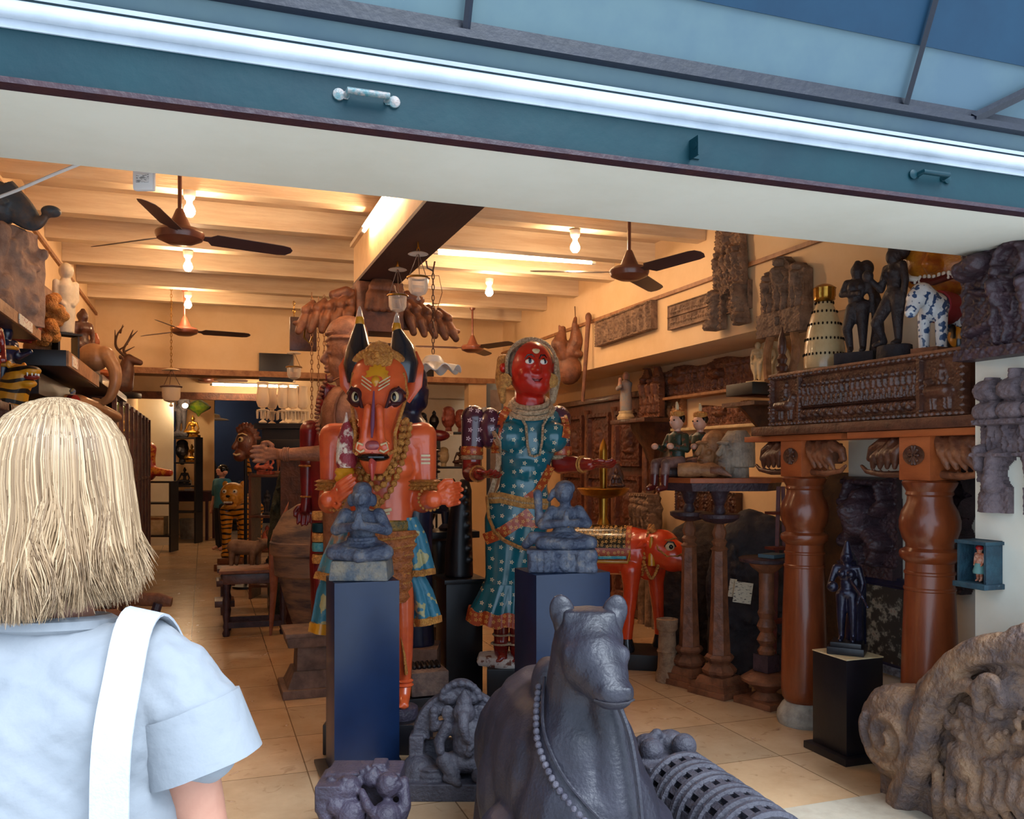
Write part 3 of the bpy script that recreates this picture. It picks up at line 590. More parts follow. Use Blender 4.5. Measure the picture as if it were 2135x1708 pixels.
p = PB(); hand(p, (bx(910), -.2, bz(1040)), (.95, -.3, .22), (0, .15, -1), (.1, 1, 0), 1.25, .55); p.build('hand', ORANGE, t, vox=.006, sm=1)
for px in (692, 886):
    p = PB(); p.lathe([(.07, -.03), (.098, -.024), (.08, -.01), (.1, 0), (.082, .012), (.1, .022), (.075, .032)], (bx(px), -.005, bz(1013)), 36, scal=(18, .05)); p.build('armlet', OCHRE, t)
for px, s_ in ((705, 1), (905, 1)):
    p = PB(); beads(p, [(bx(px)+.062*math.cos(a), -.16, bz(1040)+.062*math.sin(a)) for a in [i*PI/8 for i in range(17)]], .010); p.build('bangle', OCHRE, t)
# head
p = PB(); hx = .018
loft(p, [(bz(972)+.02, hx, -.25, .045, .04), (bz(955)+.02, hx, -.24, .075, .08), (1.685, hx, -.24, .098, .11), (1.73, hx, -.225, .094, .115), (1.80, hx, -.195, .088, .11), (1.88, hx, -.16, .112, .125), (1.97, hx, -.12, .142, .14), (2.05, hx, -.09, .158, .145), (2.12, hx, -.06, .15, .13), (2.19, hx, -.03, .11, .1), (2.22, hx, -.02, .06, .06)], 28)
for sx in (-1, 1): p.ell((hx+sx*.105, -.20, 1.955), (.04, .05, .055)); p.ell((hx+sx*.062, -.325, 1.715), (.036, .035, .032)); p.cap((hx+sx*.03, -.30, 1.9), (hx+sx*.045, -.33, 1.74), .022)
hd_ = p.build('head', ORANGE, t, vox=.010, sm=3); hd_.location.z = -.252; hd_.scale.z = 1.12; t0 = t; t = hd_
for sx in (-1, 1):
    PB().ell((hx+sx*.106, -.228, 1.955), (.044, .022, .050), rot=(0, sx*.5, 0)).build('eye_socket', mat('dark_maroon_paint', '#3a0d14', rough=.4, bump=0), t)
    PB().ell((hx+sx*.104, -.243, 1.957), (.024, .014, .026)).build('eye_white', CREAM, t)
    PB().ell((hx+sx*.102, -.255, 1.955), (.011, .007, .019)).build('pupil', EYEB, t)
    PB().tube([(hx+sx*.155, -.20, 1.975), (hx+sx*.125, -.245, 2.0), (hx+sx*.085, -.265, 1.975), (hx+sx*.062, -.285, 1.90), (hx+sx*.085, -.262, 1.92), (hx+sx*.125, -.24, 1.925), (hx+sx*.155, -.2, 1.95)], .008, closed=False).build('eye_outline', mat('dark_maroon_paint', '#2a0a12', rough=.4, bump=0), t)
    PB().tube([(hx+sx*.045, -.358, 1.725), (hx+sx*.075, -.352, 1.735), (hx+sx*.082, -.345, 1.705), (hx+sx*.06, -.352, 1.692), (hx+sx*.04, -.36, 1.70)], .006).build('nose_ring', CREAM, t)
    PB().tube([(hx+sx*.135, -.14, 2.08), (hx+sx*.155, -.12, 1.98), (hx+sx*.125, -.2, 1.86), (hx+sx*.105, -.25, 1.78), (hx+sx*.11, -.27, 1.70), (hx+sx*.085, -.33, 1.685)], .010).build('rein', OCHRE, t)
    p = PB(); z0 = 2.06; tp = bz(678) if sx < 0 else bz(690); xt = bx(750) if sx < 0 else bx(829)
    xb = hx+sx*.11; p.tube([(xb, -.02, z0), (xb+sx*.012, -.04, z0+.08), (xb*.7+xt*.3+sx*.012, -.03, z0+.15), (xt, -.02, tp)], [.085, .088, .068, .023], k=18); p.build('horn', HORN, t)
    PB().lathe([(.024, -.022), (.027, -.01), (.024, .012), (.022, .022)], (xt, -.02, tp+.008), 20).build('horn_band', YEL, t)
    PB().lathe([(.020, 0), (.014, .03), (.004, .055)], (xt, -.02, tp+.028), 16).build('horn_tip', GLASS, t)
    p = PB(); p.tube([(hx+sx*.13, 0, 1.96), (hx+sx*.185, -.02, 2.04), (hx+sx*.2, -.02, 2.12), (hx+sx*.19, -.0, 2.2)], [.035, .05, .04, .006], k=12, flat=.45); p.build('ear', ORANGE, t)
for i in range(3):
    for sx in (-1, 1): PB().tube([(hx+sx*.02, -.272+.012*i, 1.985+.018*i), (hx+sx*.075, -.24+.012*i, 2.02+.018*i)], .0035).build('forehead_stripe', CREAM, t)
PB().tube([(hx, -.292, 1.98), (hx, -.315, 1.90), (hx, -.335, 1.82), (hx, -.36, 1.76)], [.004, .009, .011, .006]).build('nose_stripe', mat('violet_paint', '#6a3a56', rough=.4, bump=0), t)
PB().ell((hx, -.315, 1.668), (.088, .06, .022)).build('lip', EYEB, t)
PB().ell((hx, -.335, 1.722), (.052, .020, .024)).build('nose_tip', mat('purple_nose', '#8a3a48', '#a84a34', rough=.35, scale=14, bump=.05, coat=.4), t)
PB().tube([(hx, -.30, 1.665), (hx, -.35, 1.62), (hx, -.345, 1.56)], [.055, .046, .012], k=14, flat=.4).build('tongue', mat('tongue_pink', '#b5423c', rough=.3, bump=0, coat=.5), t)
p = PB(); cr = [(hx+.155*math.cos(a), -.05-.10*abs(math.sin(a)), 2.085+.10*math.sin(a)) for a in [PI*i/14 for i in range(15)]]
p.tube(cr, .022, k=8); beads(p, [(q[0], q[1]-.02, q[2]+.012) for q in cr], .010); p.build('crown_band', OCHRE, t)
p = PB()
for r_, z_ in ((.082, 0), (.062, .012), (.034, .022)): p.lathe([(r_, 0), (r_, .012), (r_*.9, .018)], (hx+.004, -.155-z_, 2.155), 32, rot=(PI/2-.35, 0, 0), scal=(20, .04))
torus(p, (hx+.004, -.178, 2.158), .05, .007, rot=(PI/2-.35, 0, 0), k=24); p.ell((hx+.004, -.195, 2.16), .016)
p.build('crown_rosette', OCHRE, t)
p = PB(); p.lathe([(.062, 0), (.062, .012), (.04, .02)], (hx+.006, -.21, 2.05), 28, rot=(PI/2-.25, 0, 0), scal=(14, .09)); p.cap((hx, -.22, 2.03), (hx, -.245, 1.985), .03, .006); p.build('crown_pendant', YEL, t)
t = t0
def ucurve(x0, x1, zt, zb, y, n=17, dep=.05): return [(x0+(x1-x0)*i/(n-1), y-dep*math.sin(PI*i/(n-1)), zt-(zt-zb)*math.sin(PI*i/(n-1))**.75) for i in range(n)]
for (x0, x1, zt, zb, r_, y_, nm) in ((-.13, .165, 1.82, 1.45, .020, -.09, 'necklace'), (-.15, .19, 1.81, 1.37, .019, -.095, 'necklace'), (-.115, .15, 1.81, 1.50, .018, -.10, 'necklace')):
    p = PB(); c = ucurve(x0, x1, zt, zb, y_, 23, .08); p.tube(c, r_*.55, k=6); beads(p, [(q[0], q[1]-.012, q[2]) for q in c], r_, k=8); p.build(nm, OCHRE if r_ != .016 else GOLD, t)
PB().ell((.015, -.185, 1.375), (.03, .015, .04)).ell((.015, -.185, 1.32), (.012, .01, .02)).build('necklace_pendant', OCHRE, t)
PB().tube([(-.05, -.135, bz(1062)), (.02, -.145, bz(1068)), (.09, -.135, bz(1062))], .009, flat=.4).tube([(-.04, -.135, bz(1070)), (.02, -.145, bz(1076)), (.08, -.135, bz(1070))], .007, flat=.4).build('belly_mark', CREAM, t)
# mace
mx_, my_ = bx(738), -.24
PB().lathe([(.004, bz(862)), (.012, bz(878)), (.026, bz(890)), (.045, bz(912)), (.055, bz(940)), (.056, bz(965)), (.045, bz(975))][::-1], (mx_, my_, 0), 24).build('mace_head', mat('worn_red_white', '#8a2733', '#d8c6b4', rough=.5, scale=16, bump=.4, lo=.48, hi=.56), t)
PB().lathe([(.044, bz(1003)), (.054, bz(997)), (.044, bz(990)), (.054, bz(984)), (.044, bz(976))], (mx_-.01, my_, 0), 24).build('mace_collar', YEL, t)
PB().lathe([(.02, bz(1030)), (.05, bz(1022)), (.055, bz(1018)), (.035, bz(1003))], (mx_-.015, my_, 0), 24, scal=(12, .06)).build('mace_cup', CREAM, t)
# lower garments and legs
PB().lathe([(.168, 0), (.175, .02), (.172, .05), (.16, .06)], (.02, 0, bz(1108)), 36, sq=.75).build('waist_sash', mat('green_gold_sash', '#2c3a22', '#a87a2a', rough=.4, scale=22, bump=.5), t)
p = PB(); secs = []
for i in range(15):
    f_ = i/14; z_ = bz(1108)-f_*(bz(1108)-bz(1260)); rr = .19-.075*f_**1.3; secs.append((z_, .025+.03*f_, -.02, rr+.012*(i % 2), .15-.04*f_+.010*(i % 2)))
loft(p, secs[::-1], 36); p.build('carved_loincloth', ORANGE2, t)
p = PB()
for i in range(6): z_ = bz(1125+20*i); rr = .195-.013*i; p.tube([(.03+.005*i+rr*math.cos(a), -.02+(.15-.008*i)*math.sin(a), z_-.03*math.sin((a-PI)) if 0 else z_+.02*math.cos(a)) for a in [2*PI*j/24 for j in range(24)]], .009, k=6, closed=True)
p.build('loincloth_cords', OCHRE, t)
for px, nm in ((742, 'leg'), (843, 'leg')):
    p = PB(); x_ = bx(px); p.chain([(x_*.95, 0, bz(1225)), (x_, -.01, bz(1310)), (x_, -.0, bz(1380)), (x_+.004, .01, bz(1432))], [.075, .058, .052, .036]); p.ell((x_, -.02, bz(1300)), (.045, .05, .04))
    p.chain([(x_+.004, .01, bz(1445)), (x_+.004, -.03, bz(1470)), (x_+.01, -.09, bz(1474))], [.04, .034, .028]); 
    for q in range(5): p.ell((x_-.02+.014*q, -.115+.004*q, bz(1476)), (.009, .014, .009))
    p.build(nm, ORANGE, t, vox=.008, sm=2)
    PB().lathe([(.036, -.03), (.052, -.02), (.04, -.008), (.05, .004), (.036, .014)], (x_+.004, .01, bz(1434)), 24).build('anklet', ORANGE, t)
    PB().tube([(x_-.01, -.055, bz(1330)), (x_+.01, -.06, bz(1370)), (x_+.02, -.05, bz(1412))], [.004, .02, .03], k=8, flat=.4).build('leg_pendant', OCHRE, t)
def drape(name, pts_l, pts_r, y, m, th=.02, waves=5, amp=.018, parent=None):
    vs = []; fs = []; n = len(pts_l); k = 25
    for i in range(n):
        for j in range(k):
            f_ = j/(k-1); a = pts_l[i]; b = pts_r[i]; vs.append((a[0]+(b[0]-a[0])*f_, y+amp*math.sin(f_*waves*2*PI)*(i/(n-1)*.7+.3)-.05*math.sin(PI*f_), a[1]+(b[1]-a[1])*f_))
    for i in range(n-1):
        for j in range(k-1): fs.append((i*k+j, i*k+j+1, (i+1)*k+j+1, (i+1)*k+j))
    return PB().add(vs, fs).build(name, m, parent, solid=th)
g = lambda a: [(bx(x), bz(y)) for x, y in a]
SKYB2 = mat('painted_drape_blue', '#2f6f84', '#a89c6c', rough=.45, scale=13, bump=.3, lo=.57, hi=.60, detail=2)
drape('blue_drape', g([(840, 1082), (846, 1130), (848, 1170), (850, 1200)]), g([(868, 1082), (888, 1120), (900, 1165), (908, 1195)]), .0, SKYB2, waves=2, parent=t)
drape('drape_border', g([(850, 1196), (850, 1208)]), g([(907, 1190), (908, 1203)]), -.012, OCHRE, waves=2, th=.028, parent=t)
drape('blue_drape', g([(848, 1205), (855, 1240), (860, 1280), (864, 1305)]), g([(880, 1200), (902, 1240), (915, 1280), (921, 1300)]), .02, SKYB2, waves=2, parent=t)
drape('drape_border', g([(864, 1300), (866, 1316)]), g([(920, 1292), (921, 1306)]), .006, OCHRE, waves=2, th=.028, parent=t)
drape('blue_drape', g([(722, 1085), (690, 1120), (668, 1165), (655, 1200)]), g([(748, 1085), (735, 1130), (730, 1170), (728, 1205)]), .02, mat('faded_drape', '#a87a58', '#4a7f8c', rough=.5, scale=6, bump=.3, lo=.45, hi=.55), waves=2, parent=t)
drape('drape_border', g([(655, 1198), (650, 1212)]), g([(728, 1203), (727, 1222)]), .006, OCHRE, waves=2, th=.028, parent=t)
drape('blue_drape', g([(672, 1200), (655, 1240), (645, 1290), (640, 1312)]), g([(725, 1200), (718, 1240), (712, 1290), (708, 1318)]), .04, SKYB2, waves=2, parent=t)
drape('drape_border', g([(640, 1308), (637, 1328)]), g([(709, 1312), (708, 1336)]), .03, YEL, waves=2, th=.028, parent=t)
for i in range(3): PB().box((bx(893), -.08, bz(950+8*i)), (.05, .006, .011), rot=(0, 0, .3)).build('arm_stripe', CREAM, t)
# ---------------- woman statue in a teal sari
K2 = 5.85/F; wx = lambda px: (px-1085)*K2; wz = lambda py: HCAM+(HY-py)*K2
t = T('red_faced_woman_statue', 'tall wooden statue of a red-faced woman in a teal flowered sari', 'statue', FL(1085, 5.85), CRZ)
PB().box((.0, .02, .12), (.44, .44, .24)).build('plinth', BLACKP, t, bevel=.008)
p = PB(); p.lathe([(.23, .24), (.24, .26), (.225, .30), (.18, .305)], (-.06, -.02, 0), 28, sq=.7, scal=(7, .05)); p.build('stone_base', mat('whitewashed_base', '#c9c4c0', '#6b3a2c', rough=.7, scale=14, bump=.5, lo=.55, hi=.6), t)
p = PB()
S_ = [(1292, 1050, .165, .135), (1280, 1050, .175, .145), (1240, 1052, .155, .13), (1200, 1060, .155, .13), (1140, 1070, .19, .14), (1080, 1080, .225, .155), (1045, 1084, .21, .145), (1015, 1090, .165, .125), (1000, 1092, .165, .12), (985, 1094, .16, .12), (960, 1096, .175, .125), (930, 1100, .215, .135), (905, 1104, .235, .135), (880, 1104, .235, .125), (860, 1102, .21, .105), (845, 1104, .12, .085)]
loft(p, [(wz(a), wx(b), 0, c, d_) for a, b, c, d_ in S_], 28)
p.ell((wx(1065), -.10, wz(912)), (.115, .10, .105)).ell((wx(1152), -.10, wz(912)), (.105, .10, .105))
p.ell((wx(1095), -.06, wz(978)), (.12, .09, .10))
p.build('sari', TEALF, t, vox=.012, sm=3)
PB().ell((wx(1022), .0, wz(893)), (.095, .11, .14), k=20).build('blouse', PURF, t)
# sari hem flare
vs = []; k = 56
for i, (py, cx_, rx, ry, am) in enumerate(((1215, 1058, .158, .135, .0), (1245, 1052, .175, .15, .05), (1275, 1046, .2, .165, .08), (1296, 1044, .205, .17, .09))):
    for j in range(k): a = 2*PI*j/k; r_ = 1+am*math.sin(9*a); vs.append((wx(cx_)+rx*r_*math.cos(a), ry*r_*math.sin(a), wz(py)+(.012*math.sin(9*a+1) if i > 1 else 0)-.02*math.cos(a)*(i/3)))
fs = [(i*k+j, i*k+(j+1) % k, (i+1)*k+(j+1) % k, (i+1)*k+j) for i in range(3) for j in range(k)]
PB().add(vs, fs).build('sari_skirt', TEALF, t, solid=.012)
vs2 = [vs[2*k+j] for j in range(k)]; vs3 = [vs[3*k+j] for j in range(k)]
sc = lambda v, s_, dz_=0: (wx(1044)+(v[0]-wx(1044))*s_, v[1]*s_, v[2]+dz_)
PB().add([sc(v, 1.04, .012) for v in vs2]+[sc(v, 1.06, -.012) for v in vs3], [(j, (j+1) % k, k+(j+1) % k, k+j) for j in range(k)]).build('sari_hem', BORD, t, solid=.014)
def band(name, pts, r, m, flat=.35, bead=None, bm=None):
    p = PB(); p.tube(pts, r, k=10, flat=flat); o = p.build(name, m, t)
    if bead: q = PB(); beads(q, [(a, b-r*flat*1.2, c) for a, b, c in pts], bead, k=6); q.build('bead_row', bm or SILVER, t)
    return o
def surf(px, py, S_=S_, off=.012):   # point on the front of the body
    i = min(range(len(S_)), key=lambda j: abs(S_[j][0]-py)); a, b, c, d_ = S_[i]; x = wx(px); u = (x-wx(b))/c; u = max(-.98, min(.98, u)); y = -d_*math.sqrt(1-u*u)
    for cx_ in (1065, 1152):
        e = 1-((x-wx(cx_))/.115)**2-((wz(py)-wz(912))/.105)**2
        if e > 0: y = min(y, -.10-.10*math.sqrt(e))
    e = 1-((x-wx(1095))/.12)**2-((wz(py)-wz(978))/.10)**2
    if e > 0: y = min(y, -.06-.09*math.sqrt(e))
    return (x, y-off, wz(py))
def path(pts, n=6, off=.012):
    r_ = []
    for (a, b), (c, d_) in zip(pts, pts[1:]):
        for i in range(n): f_ = i/n; r_.append(surf(a+(c-a)*f_, b+(d_-b)*f_, off=off))
    r_.append(surf(*pts[-1], off=off)); return r_
def ribbon(name, pts, wd, m, parent, n=5, off=.01, solid=.012):
    c = [Vector(q) for q in path(pts, n, off)]; vs = []
    for i, q in enumerate(c):
        tg = (c[min(i+1, len(c)-1)]-c[max(i-1, 0)]); pr = Vector((-tg.z, 0, tg.x)); pr = pr.normalized()*wd/2
        for s_ in (-1, 1):
            x, z = q.x+s_*pr.x, q.z+s_*pr.z; y = surf(x/K2+1085, HY-(z-HCAM)/K2, off=off)[1]; vs.append((x, y, z))
    return PB().add(vs, [(2*i, 2*i+1, 2*i+3, 2*i+2) for i in range(len(c)-1)]).build(name, m, parent, solid=solid)
ribbon('sari_border', [(1060, 852), (1042, 880), (1033, 920), (1034, 945)], .05, BORD, t, n=8)
ribbon('sari_border', [(1148, 972), (1135, 1000), (1118, 1025), (1095, 1040)], .05, BORD, t)
ribbon('sari_border', [(1012, 1123), (1045, 1108), (1075, 1088), (1105, 1066)], .075, BORD, t)
ribbon('sari_border', [(1085, 1085), (1115, 1090), (1148, 1085)], .05, BORD, t)
ribbon('sari_border', [(1174, 868), (1180, 892), (1176, 915)], .045, BORD, t)
band('gold_belt', path([(1022, 1038), (1045, 1036), (1090, 1046), (1140, 1050)], 6, .02), .036, GOLD, .3, .008)
ribbon('silver_trim', [(1010, 850), (1018, 885), (1040, 925), (1040, 965), (1032, 1000), (1020, 1040)], .032, SILVER, t, off=.02, n=6)
band('hanging_belt', [(wx(1016), -.08, wz(1035)), (wx(1020), -.13, wz(1075)), (wx(1032), -.16, wz(1105)), (wx(1052), -.18, wz(1122)), (wx(1080), -.19, wz(1135)), (wx(1110), -.19, wz(1142))], .034, GOLD, .35, .009)
c = path([(1070, 850), (1085, 870), (1096, 890), (1099, 930), (1104, 950), (1114, 952), (1124, 948), (1128, 925), (1130, 890), (1142, 870), (1148, 850)], 3, .022)
p = PB(); p.tube(c, .012, k=8, flat=.6); beads(p, [(a, b-.012, d_) for a, b, d_ in c], .009); p.build('long_necklace', SILVER, t)
p = PB()
for r_, z_ in ((.115, 838), (.135, 846), (.15, 855)): torus(p, (wx(1106), -.02, wz(z_)), r_, .018, rot=(.45, 0, 0), k=28)
p.build('collar', SILVER, t)
# arms
def arm(side, sh, el, hd, handdir, sdir, updir):
    p = PB(); p.chain([sh, ((sh[0]+el[0])/2, sh[1], (sh[2]+el[2])/2)], [.085, .072]); mid = wz(940); p.tube([sh, (el[0], el[1], mid)], [.085, .07], k=20); p.ell(sh, .088)
    p.build('blouse_sleeve', PURF, t)
    PB().lathe([(.072, -.03), (.076, -.02), (.076, .02), (.072, .03)], (el[0], el[1], mid), 28).build('sleeve_border', BORD, t)
    PB().lathe([(.066, -.015), (.078, -.006), (.07, 0), (.078, .008), (.066, .016)], (el[0], el[1], mid-.045), 28).build('armlet', SILVER, t)
    p = PB(); p.chain([(el[0], el[1], mid-.02), el, hd], [.065, .068, .042]); hand(p, hd, handdir, sdir, updir, 1.15, .25); p.build('forearm', REDB, t, vox=.008, sm=2)
    p = PB()
    h_ = Vector(hd); e_ = Vector(el); q = h_.lerp(e_, .2); ax = (h_-e_).normalized().to_track_quat('Z', 'Y').to_euler()
    for o_ in (0, .02): torus(p, tuple(q-(h_-e_).normalized()*o_), .05, .007, rot=tuple(ax), k=20)
    p.build('bangles', OCHRE, t)
arm(-1, (wx(988), 0, wz(872)), (wx(984), 0, wz(985)), (wx(1003), -.24, wz(988)), (.7, -.8, .0), (.7, .6, -.3), (-.2, .2, -1))
arm(1, (wx(1164), .04, wz(872)), (wx(1170), .03, wz(968)), (wx(1225), -.16, wz(968)), (.95, -.35, .0), (.3, .8, -.3), (0, .1, -1))
# head
HC = Vector((wx(1107), -.03, wz(768)))
p = PB(); p.ell(HC, (.148, .16, .18), k=28).ell(HC+Vector((.01, -.02, -.085)), (.14, .14, .12), k=28).ell(HC+Vector((.03, -.05, -.12)), (.10, .11, .08), k=28).cap((wx(1104), 0, wz(845)), (wx(1104), 0, wz(815)), .105, .10)
hr = R(14); fd = lambda ax, el_, r_=1.0: HC+Vector((math.sin(R(ax)+hr)*math.cos(R(el_))*.148, -math.cos(R(ax)+hr)*math.cos(R(el_))*.16, math.sin(R(el_))*.18))*r_
nz = fd(0, -3, 1.0); p.cap(fd(0, 12, 1.0), fd(0, -9, 1.09), .013, .022, 10).ell(fd(-8, -10, 1.04), .016).ell(fd(8, -10, 1.04), .016).ell(fd(0, -46, 1.0), (.04, .035, .03)).ell(fd(0, -27, .99), (.035, .018, .014))
for a in (-32, 32): p.ell(fd(a, -22, .84), .05)
p.build('head', REDP, t, vox=.009, sm=3)
for a in (-19, 19):
    PB().ell(fd(a, 8, .985), (.030, .018, .018), rot=(0, 0, hr+R(a))).build('eye_white', WHT, t)
    PB().ell(fd(a+1, 8, 1.06), (.0125, .008, .0145), rot=(0, 0, hr+R(a))).build('iris', BLUEDK, t)
    PB().tube([fd(a-13, 13, 1.005), fd(a-6, 22, 1.01), fd(a+6, 23, 1.01), fd(a+13, 17, 1.005)], [.002, .005, .005, .002], k=6).build('eyebrow', EYEB, t)
    PB().tube([fd(a-12, 8, 1.01), fd(a, 14.5, 1.045), fd(a+12, 8, 1.01)], [.002, .004, .002], k=6).build('eyelid_line', EYEB, t)
PB().tube([fd(-13, -25, 1.15), fd(-5, -28, 1.185), fd(0, -27, 1.19), fd(5, -28, 1.185), fd(13, -24, 1.15)], [.003, .008, .008, .008, .003], k=6).build('lips', mat('dark_lips', '#6a0f10', rough=.2, bump=0), t)
p = PB(); p.ell(fd(0, 32, 1.0), (.022, .008, .02), rot=(-.5, 0, hr)); p.ell(fd(-6, 34, 1.0), (.014, .008, .012), rot=(-.5, 0, hr)).ell(fd(6, 34, 1.0), (.014, .008, .012), rot=(-.5, 0, hr)); p.build('forehead_mark', CREAM, t)
p = PB(); p.ell(HC+Vector((-.01, .035, .015)), (.165, .165, .185), k=28); p.build('hair', mat('grey_brown_hair', '#4a3a34', '#8a7a6c', rough=.5, scale=30, bump=.5), t)
p = PB(); c = [HC+Vector((.163*math.cos(a), -.045-.03*math.sin(a), .03+.155*math.sin(a))) for a in [PI*i/16 for i in range(17)]]; c = [HC+Vector((.16, -.02, -.12))]+c+[HC+Vector((-.16, -.02, -.12))]
p.tube(c, .012, k=8); beads(p, [q+Vector((0, -.012, 0)) for q in c], .010); p.build('hair_band', SILVER, t)
for s_ in (-1, 1):
    ex = HC.x+s_*.172-(.012 if s_ < 0 else .03)
    PB().lathe([(.048, 0), (.048, .012), (.03, .02), (.03, .026), (.012, .03)], (ex-s_*.012, -.10, wz(797)), 28, rot=(PI/2, 0, s_*.35), scal=(16, .05)).build('ear_disc', GOLD, t)
    PB().chain([(ex-s_*.0, .0, wz(752)), (ex+s_*.02, .02, wz(790)), (ex+s_*.005, .02, wz(835))], [.045, .04, .022]).build('side_ornament', GOLD if s_ < 0 else SILVER, t)
    PB().ell((ex, -.03, wz(768)), (.028, .03, .034)).build('ear', REDP, t)
# feet
for px in (1045, 1078):
    p = PB(); p.chain([(wx(px), 0, wz(1270)), (wx(px), 0, wz(1335))], [.055, .05]); p.chain([(wx(px), 0, wz(1345)), (wx(px), -.06, wz(1358)), (wx(px)+.01, -.15, wz(1363))], [.055, .045, .034])
    for q in range(5): p.ell((wx(px)-.025+.016*q, -.175+.004*q, wz(1366)), (.011, .016, .011))
    p.build('foot', REDB, t, vox=.008, sm=2)
    q = PB(); torus(q, (wx(px), -.01, wz(1322)), .056, .007); torus(q, (wx(px), -.02, wz(1340)), .064, .007); q.build('anklet', SILVER, t)
PB().box((0, 0, 0), (.01, .01, .01))
ribbon('blouse_front', [(1026, 858), (1030, 885), (1040, 905)], .07, PURF, t, n=5, off=.006)
# ============================================================ PEDESTALS AND FOREGROUND STONES
def pedestal(name, label, x0, x1, y0, y1, h, m, base=0.0, bt=.03, cap=False, grp=None):
    t = T(name, label, 'pedestal', ((x0+x1)/2, (y0+y1)/2, 0), 0, grp)
    PB().box((0, 0, h/2+bt/2), (x1-x0, y1-y0, h-bt)).build('column', m, t, bevel=.004)
    if base: PB().box((0, 0, bt/2), (x1-x0+2*base, y1-y0+2*base, bt)).build('foot_plate', BLACKP, t, bevel=.004)
    if cap: PB().box((0, -.0, h+.003), (x1-x0+.004, y1-y0+.004, .006)).build('light_edge', CREAM, t)
    return t
q = W(697, 960, 4.27); pedestal('display_pedestal', 'tall blue-black pedestal carrying the small praying figure, left of the bull-headed statue', q.x, q.x+.325, q.y, q.y+.31, .995, BLUEP, .055, .02)
PL = (q.x+.16, q.y+.155)
q = W(1118, 960, 4.57); pedestal('display_pedestal', 'wide blue-black pedestal behind the stone bull, carrying the seated blue stone figure', q.x, q.x+.43, q.y, q.y+.34, .995, BLUEP, .03, .02)
PR = (q.x+.2, q.y+.17)
q = W(1765, 960, 4.57); pedestal('display_pedestal', 'short black pedestal with a pale top edge between the two wooden columns', q.x, q.x+.24, q.y, q.y+.27, .545, BLACKP, .035, .04, True)
PC = (q.x+.12, q.y+.135)
q = W(942, 960, 5.98); t = T('display_pedestal', 'black pedestal with a wide middle ledge left of the woman statue', 'pedestal', (q.x+.08, q.y+.1, 0), 0)
PB().box((0, 0, .38), (.26, .28, .76)).build('column', BLACKP, t, bevel=.004); PB().box((0, 0, .77), (.30, .34, .03)).build('ledge', BLACKP, t, bevel=.004)
PK = (q.x+.08, q.y+.1)
# praying figure on left pedestal
t = T('praying_stone_figure', 'small weathered blue-grey stone figure praying cross-legged on the left pedestal', 'figure', (PL[0]+.0, PL[1]-.02, .996), CRZ)
PB().box((0, 0, .05), (.30, .24, .10), tap=.93).build('stone_block', mat('pale_block', '#57606a', '#8e8574', rough=.7, scale=14, bump=.6, bscale=50), t, bevel=.012)
p = PB(); p.ell((0, .01, .15), (.145, .10, .055)); p.chain([(-.05, -.0, .15), (-.13, -.07, .14), (0, -.10, .13)], [.045, .042, .035]); p.chain([(.05, 0, .15), (.13, -.07, .14), (0, -.11, .125)], [.045, .042, .035])
loft(p, [(.17, 0, .01, .075, .055), (.21, 0, .01, .06, .048), (.27, 0, .01, .078, .055), (.32, 0, .01, .09, .05), (.345, 0, .01, .05, .04)])
for s_ in (-1, 1): p.chain([(s_*.085, .0, .325), (s_*.13, -.02, .25), (s_*.02, -.10, .275)], [.036, .030, .022]); p.cap((s_*.012, -.105, .27), (s_*.006, -.10, .335), .017, .010); p.ell((s_*.055, .0, .40), (.022, .02, .035)); p.ell((s_*.02, -.05, .43), (.012, .01, .008))
p.cap((0, .01, .34), (0, .0, .38), .035); p.ell((0, -.0, .415), (.055, .057, .062)).ell((0, .01, .455), (.05, .05, .04)).ell((0, -.055, .41), (.010, .014, .018)).ell((0, -.05, .385), (.02, .012, .007)); torus(p, (0, 0, .205), .068, .012)
p.build('figure', STONEB, t, vox=.0055, sm=2)
# seated figure on right pedestal
t = T('seated_stone_figure', 'blue stone seated figure with raised side hand on a carved block, on the right pedestal', 'figure', (PR[0]-.0, PR[1]-.02, .996), CRZ)
p = PB(); p.box((.0, 0, .055), (.36, .22, .11)); 
for i in range(4): p.lathe([(.022, 0), (.026, .02), (.018, .05), (.027, .08), (.022, .11)], (-.155+.036*i, -.105, .0), 10)
for i in range(3): p.lathe([(.022, 0), (.026, .02), (.018, .05), (.027, .08), (.022, .11)], (.10+.036*i, -.105, .0), 10)
torus(p, (.02, -.112, .055), .036, .009, rot=(PI/2, 0, 0)); torus(p, (.02, -.112, .055), .016, .008, rot=(PI/2, 0, 0)); p.box((0, 0, .112), (.375, .235, .02))
p.build('carved_block', STONEB, t, vox=.006, sm=1)
p = PB(); p.ell((.02, .01, .165), (.14, .09, .055)); p.chain([(-.02, 0, .17), (-.10, -.05, .15), (.04, -.09, .15)], [.05, .042, .034]); p.chain([(.06, 0, .17), (.16, -.05, .155), (.03, -.085, .145)], [.05, .04, .03])
loft(p, [(.18, .02, .01, .07, .05), (.24, .02, .01, .058, .045), (.29, .025, .01, .07, .05), (.335, .03, .01, .08, .045), (.35, .03, .01, .04, .035)])
p.chain([(.10, 0, .325), (.145, -.01, .26), (.04, -.085, .265)], [.034, .03, .02]); p.chain([(-.045, 0, .325), (-.10, -.03, .25), (.01, -.09, .265)], [.032, .028, .02]); p.cap((.02, -.09, .26), (.028, -.085, .325), .02, .012)
p.chain([(-.05, .02, .31), (-.115, .01, .26), (-.12, .0, .35), (-.125, -.0, .42)], [.03, .026, .022, .026]); p.chain([(-.02, -.01, .17), (-.15, -.02, .18), (-.19, -.0, .14)], [.04, .035, .025])
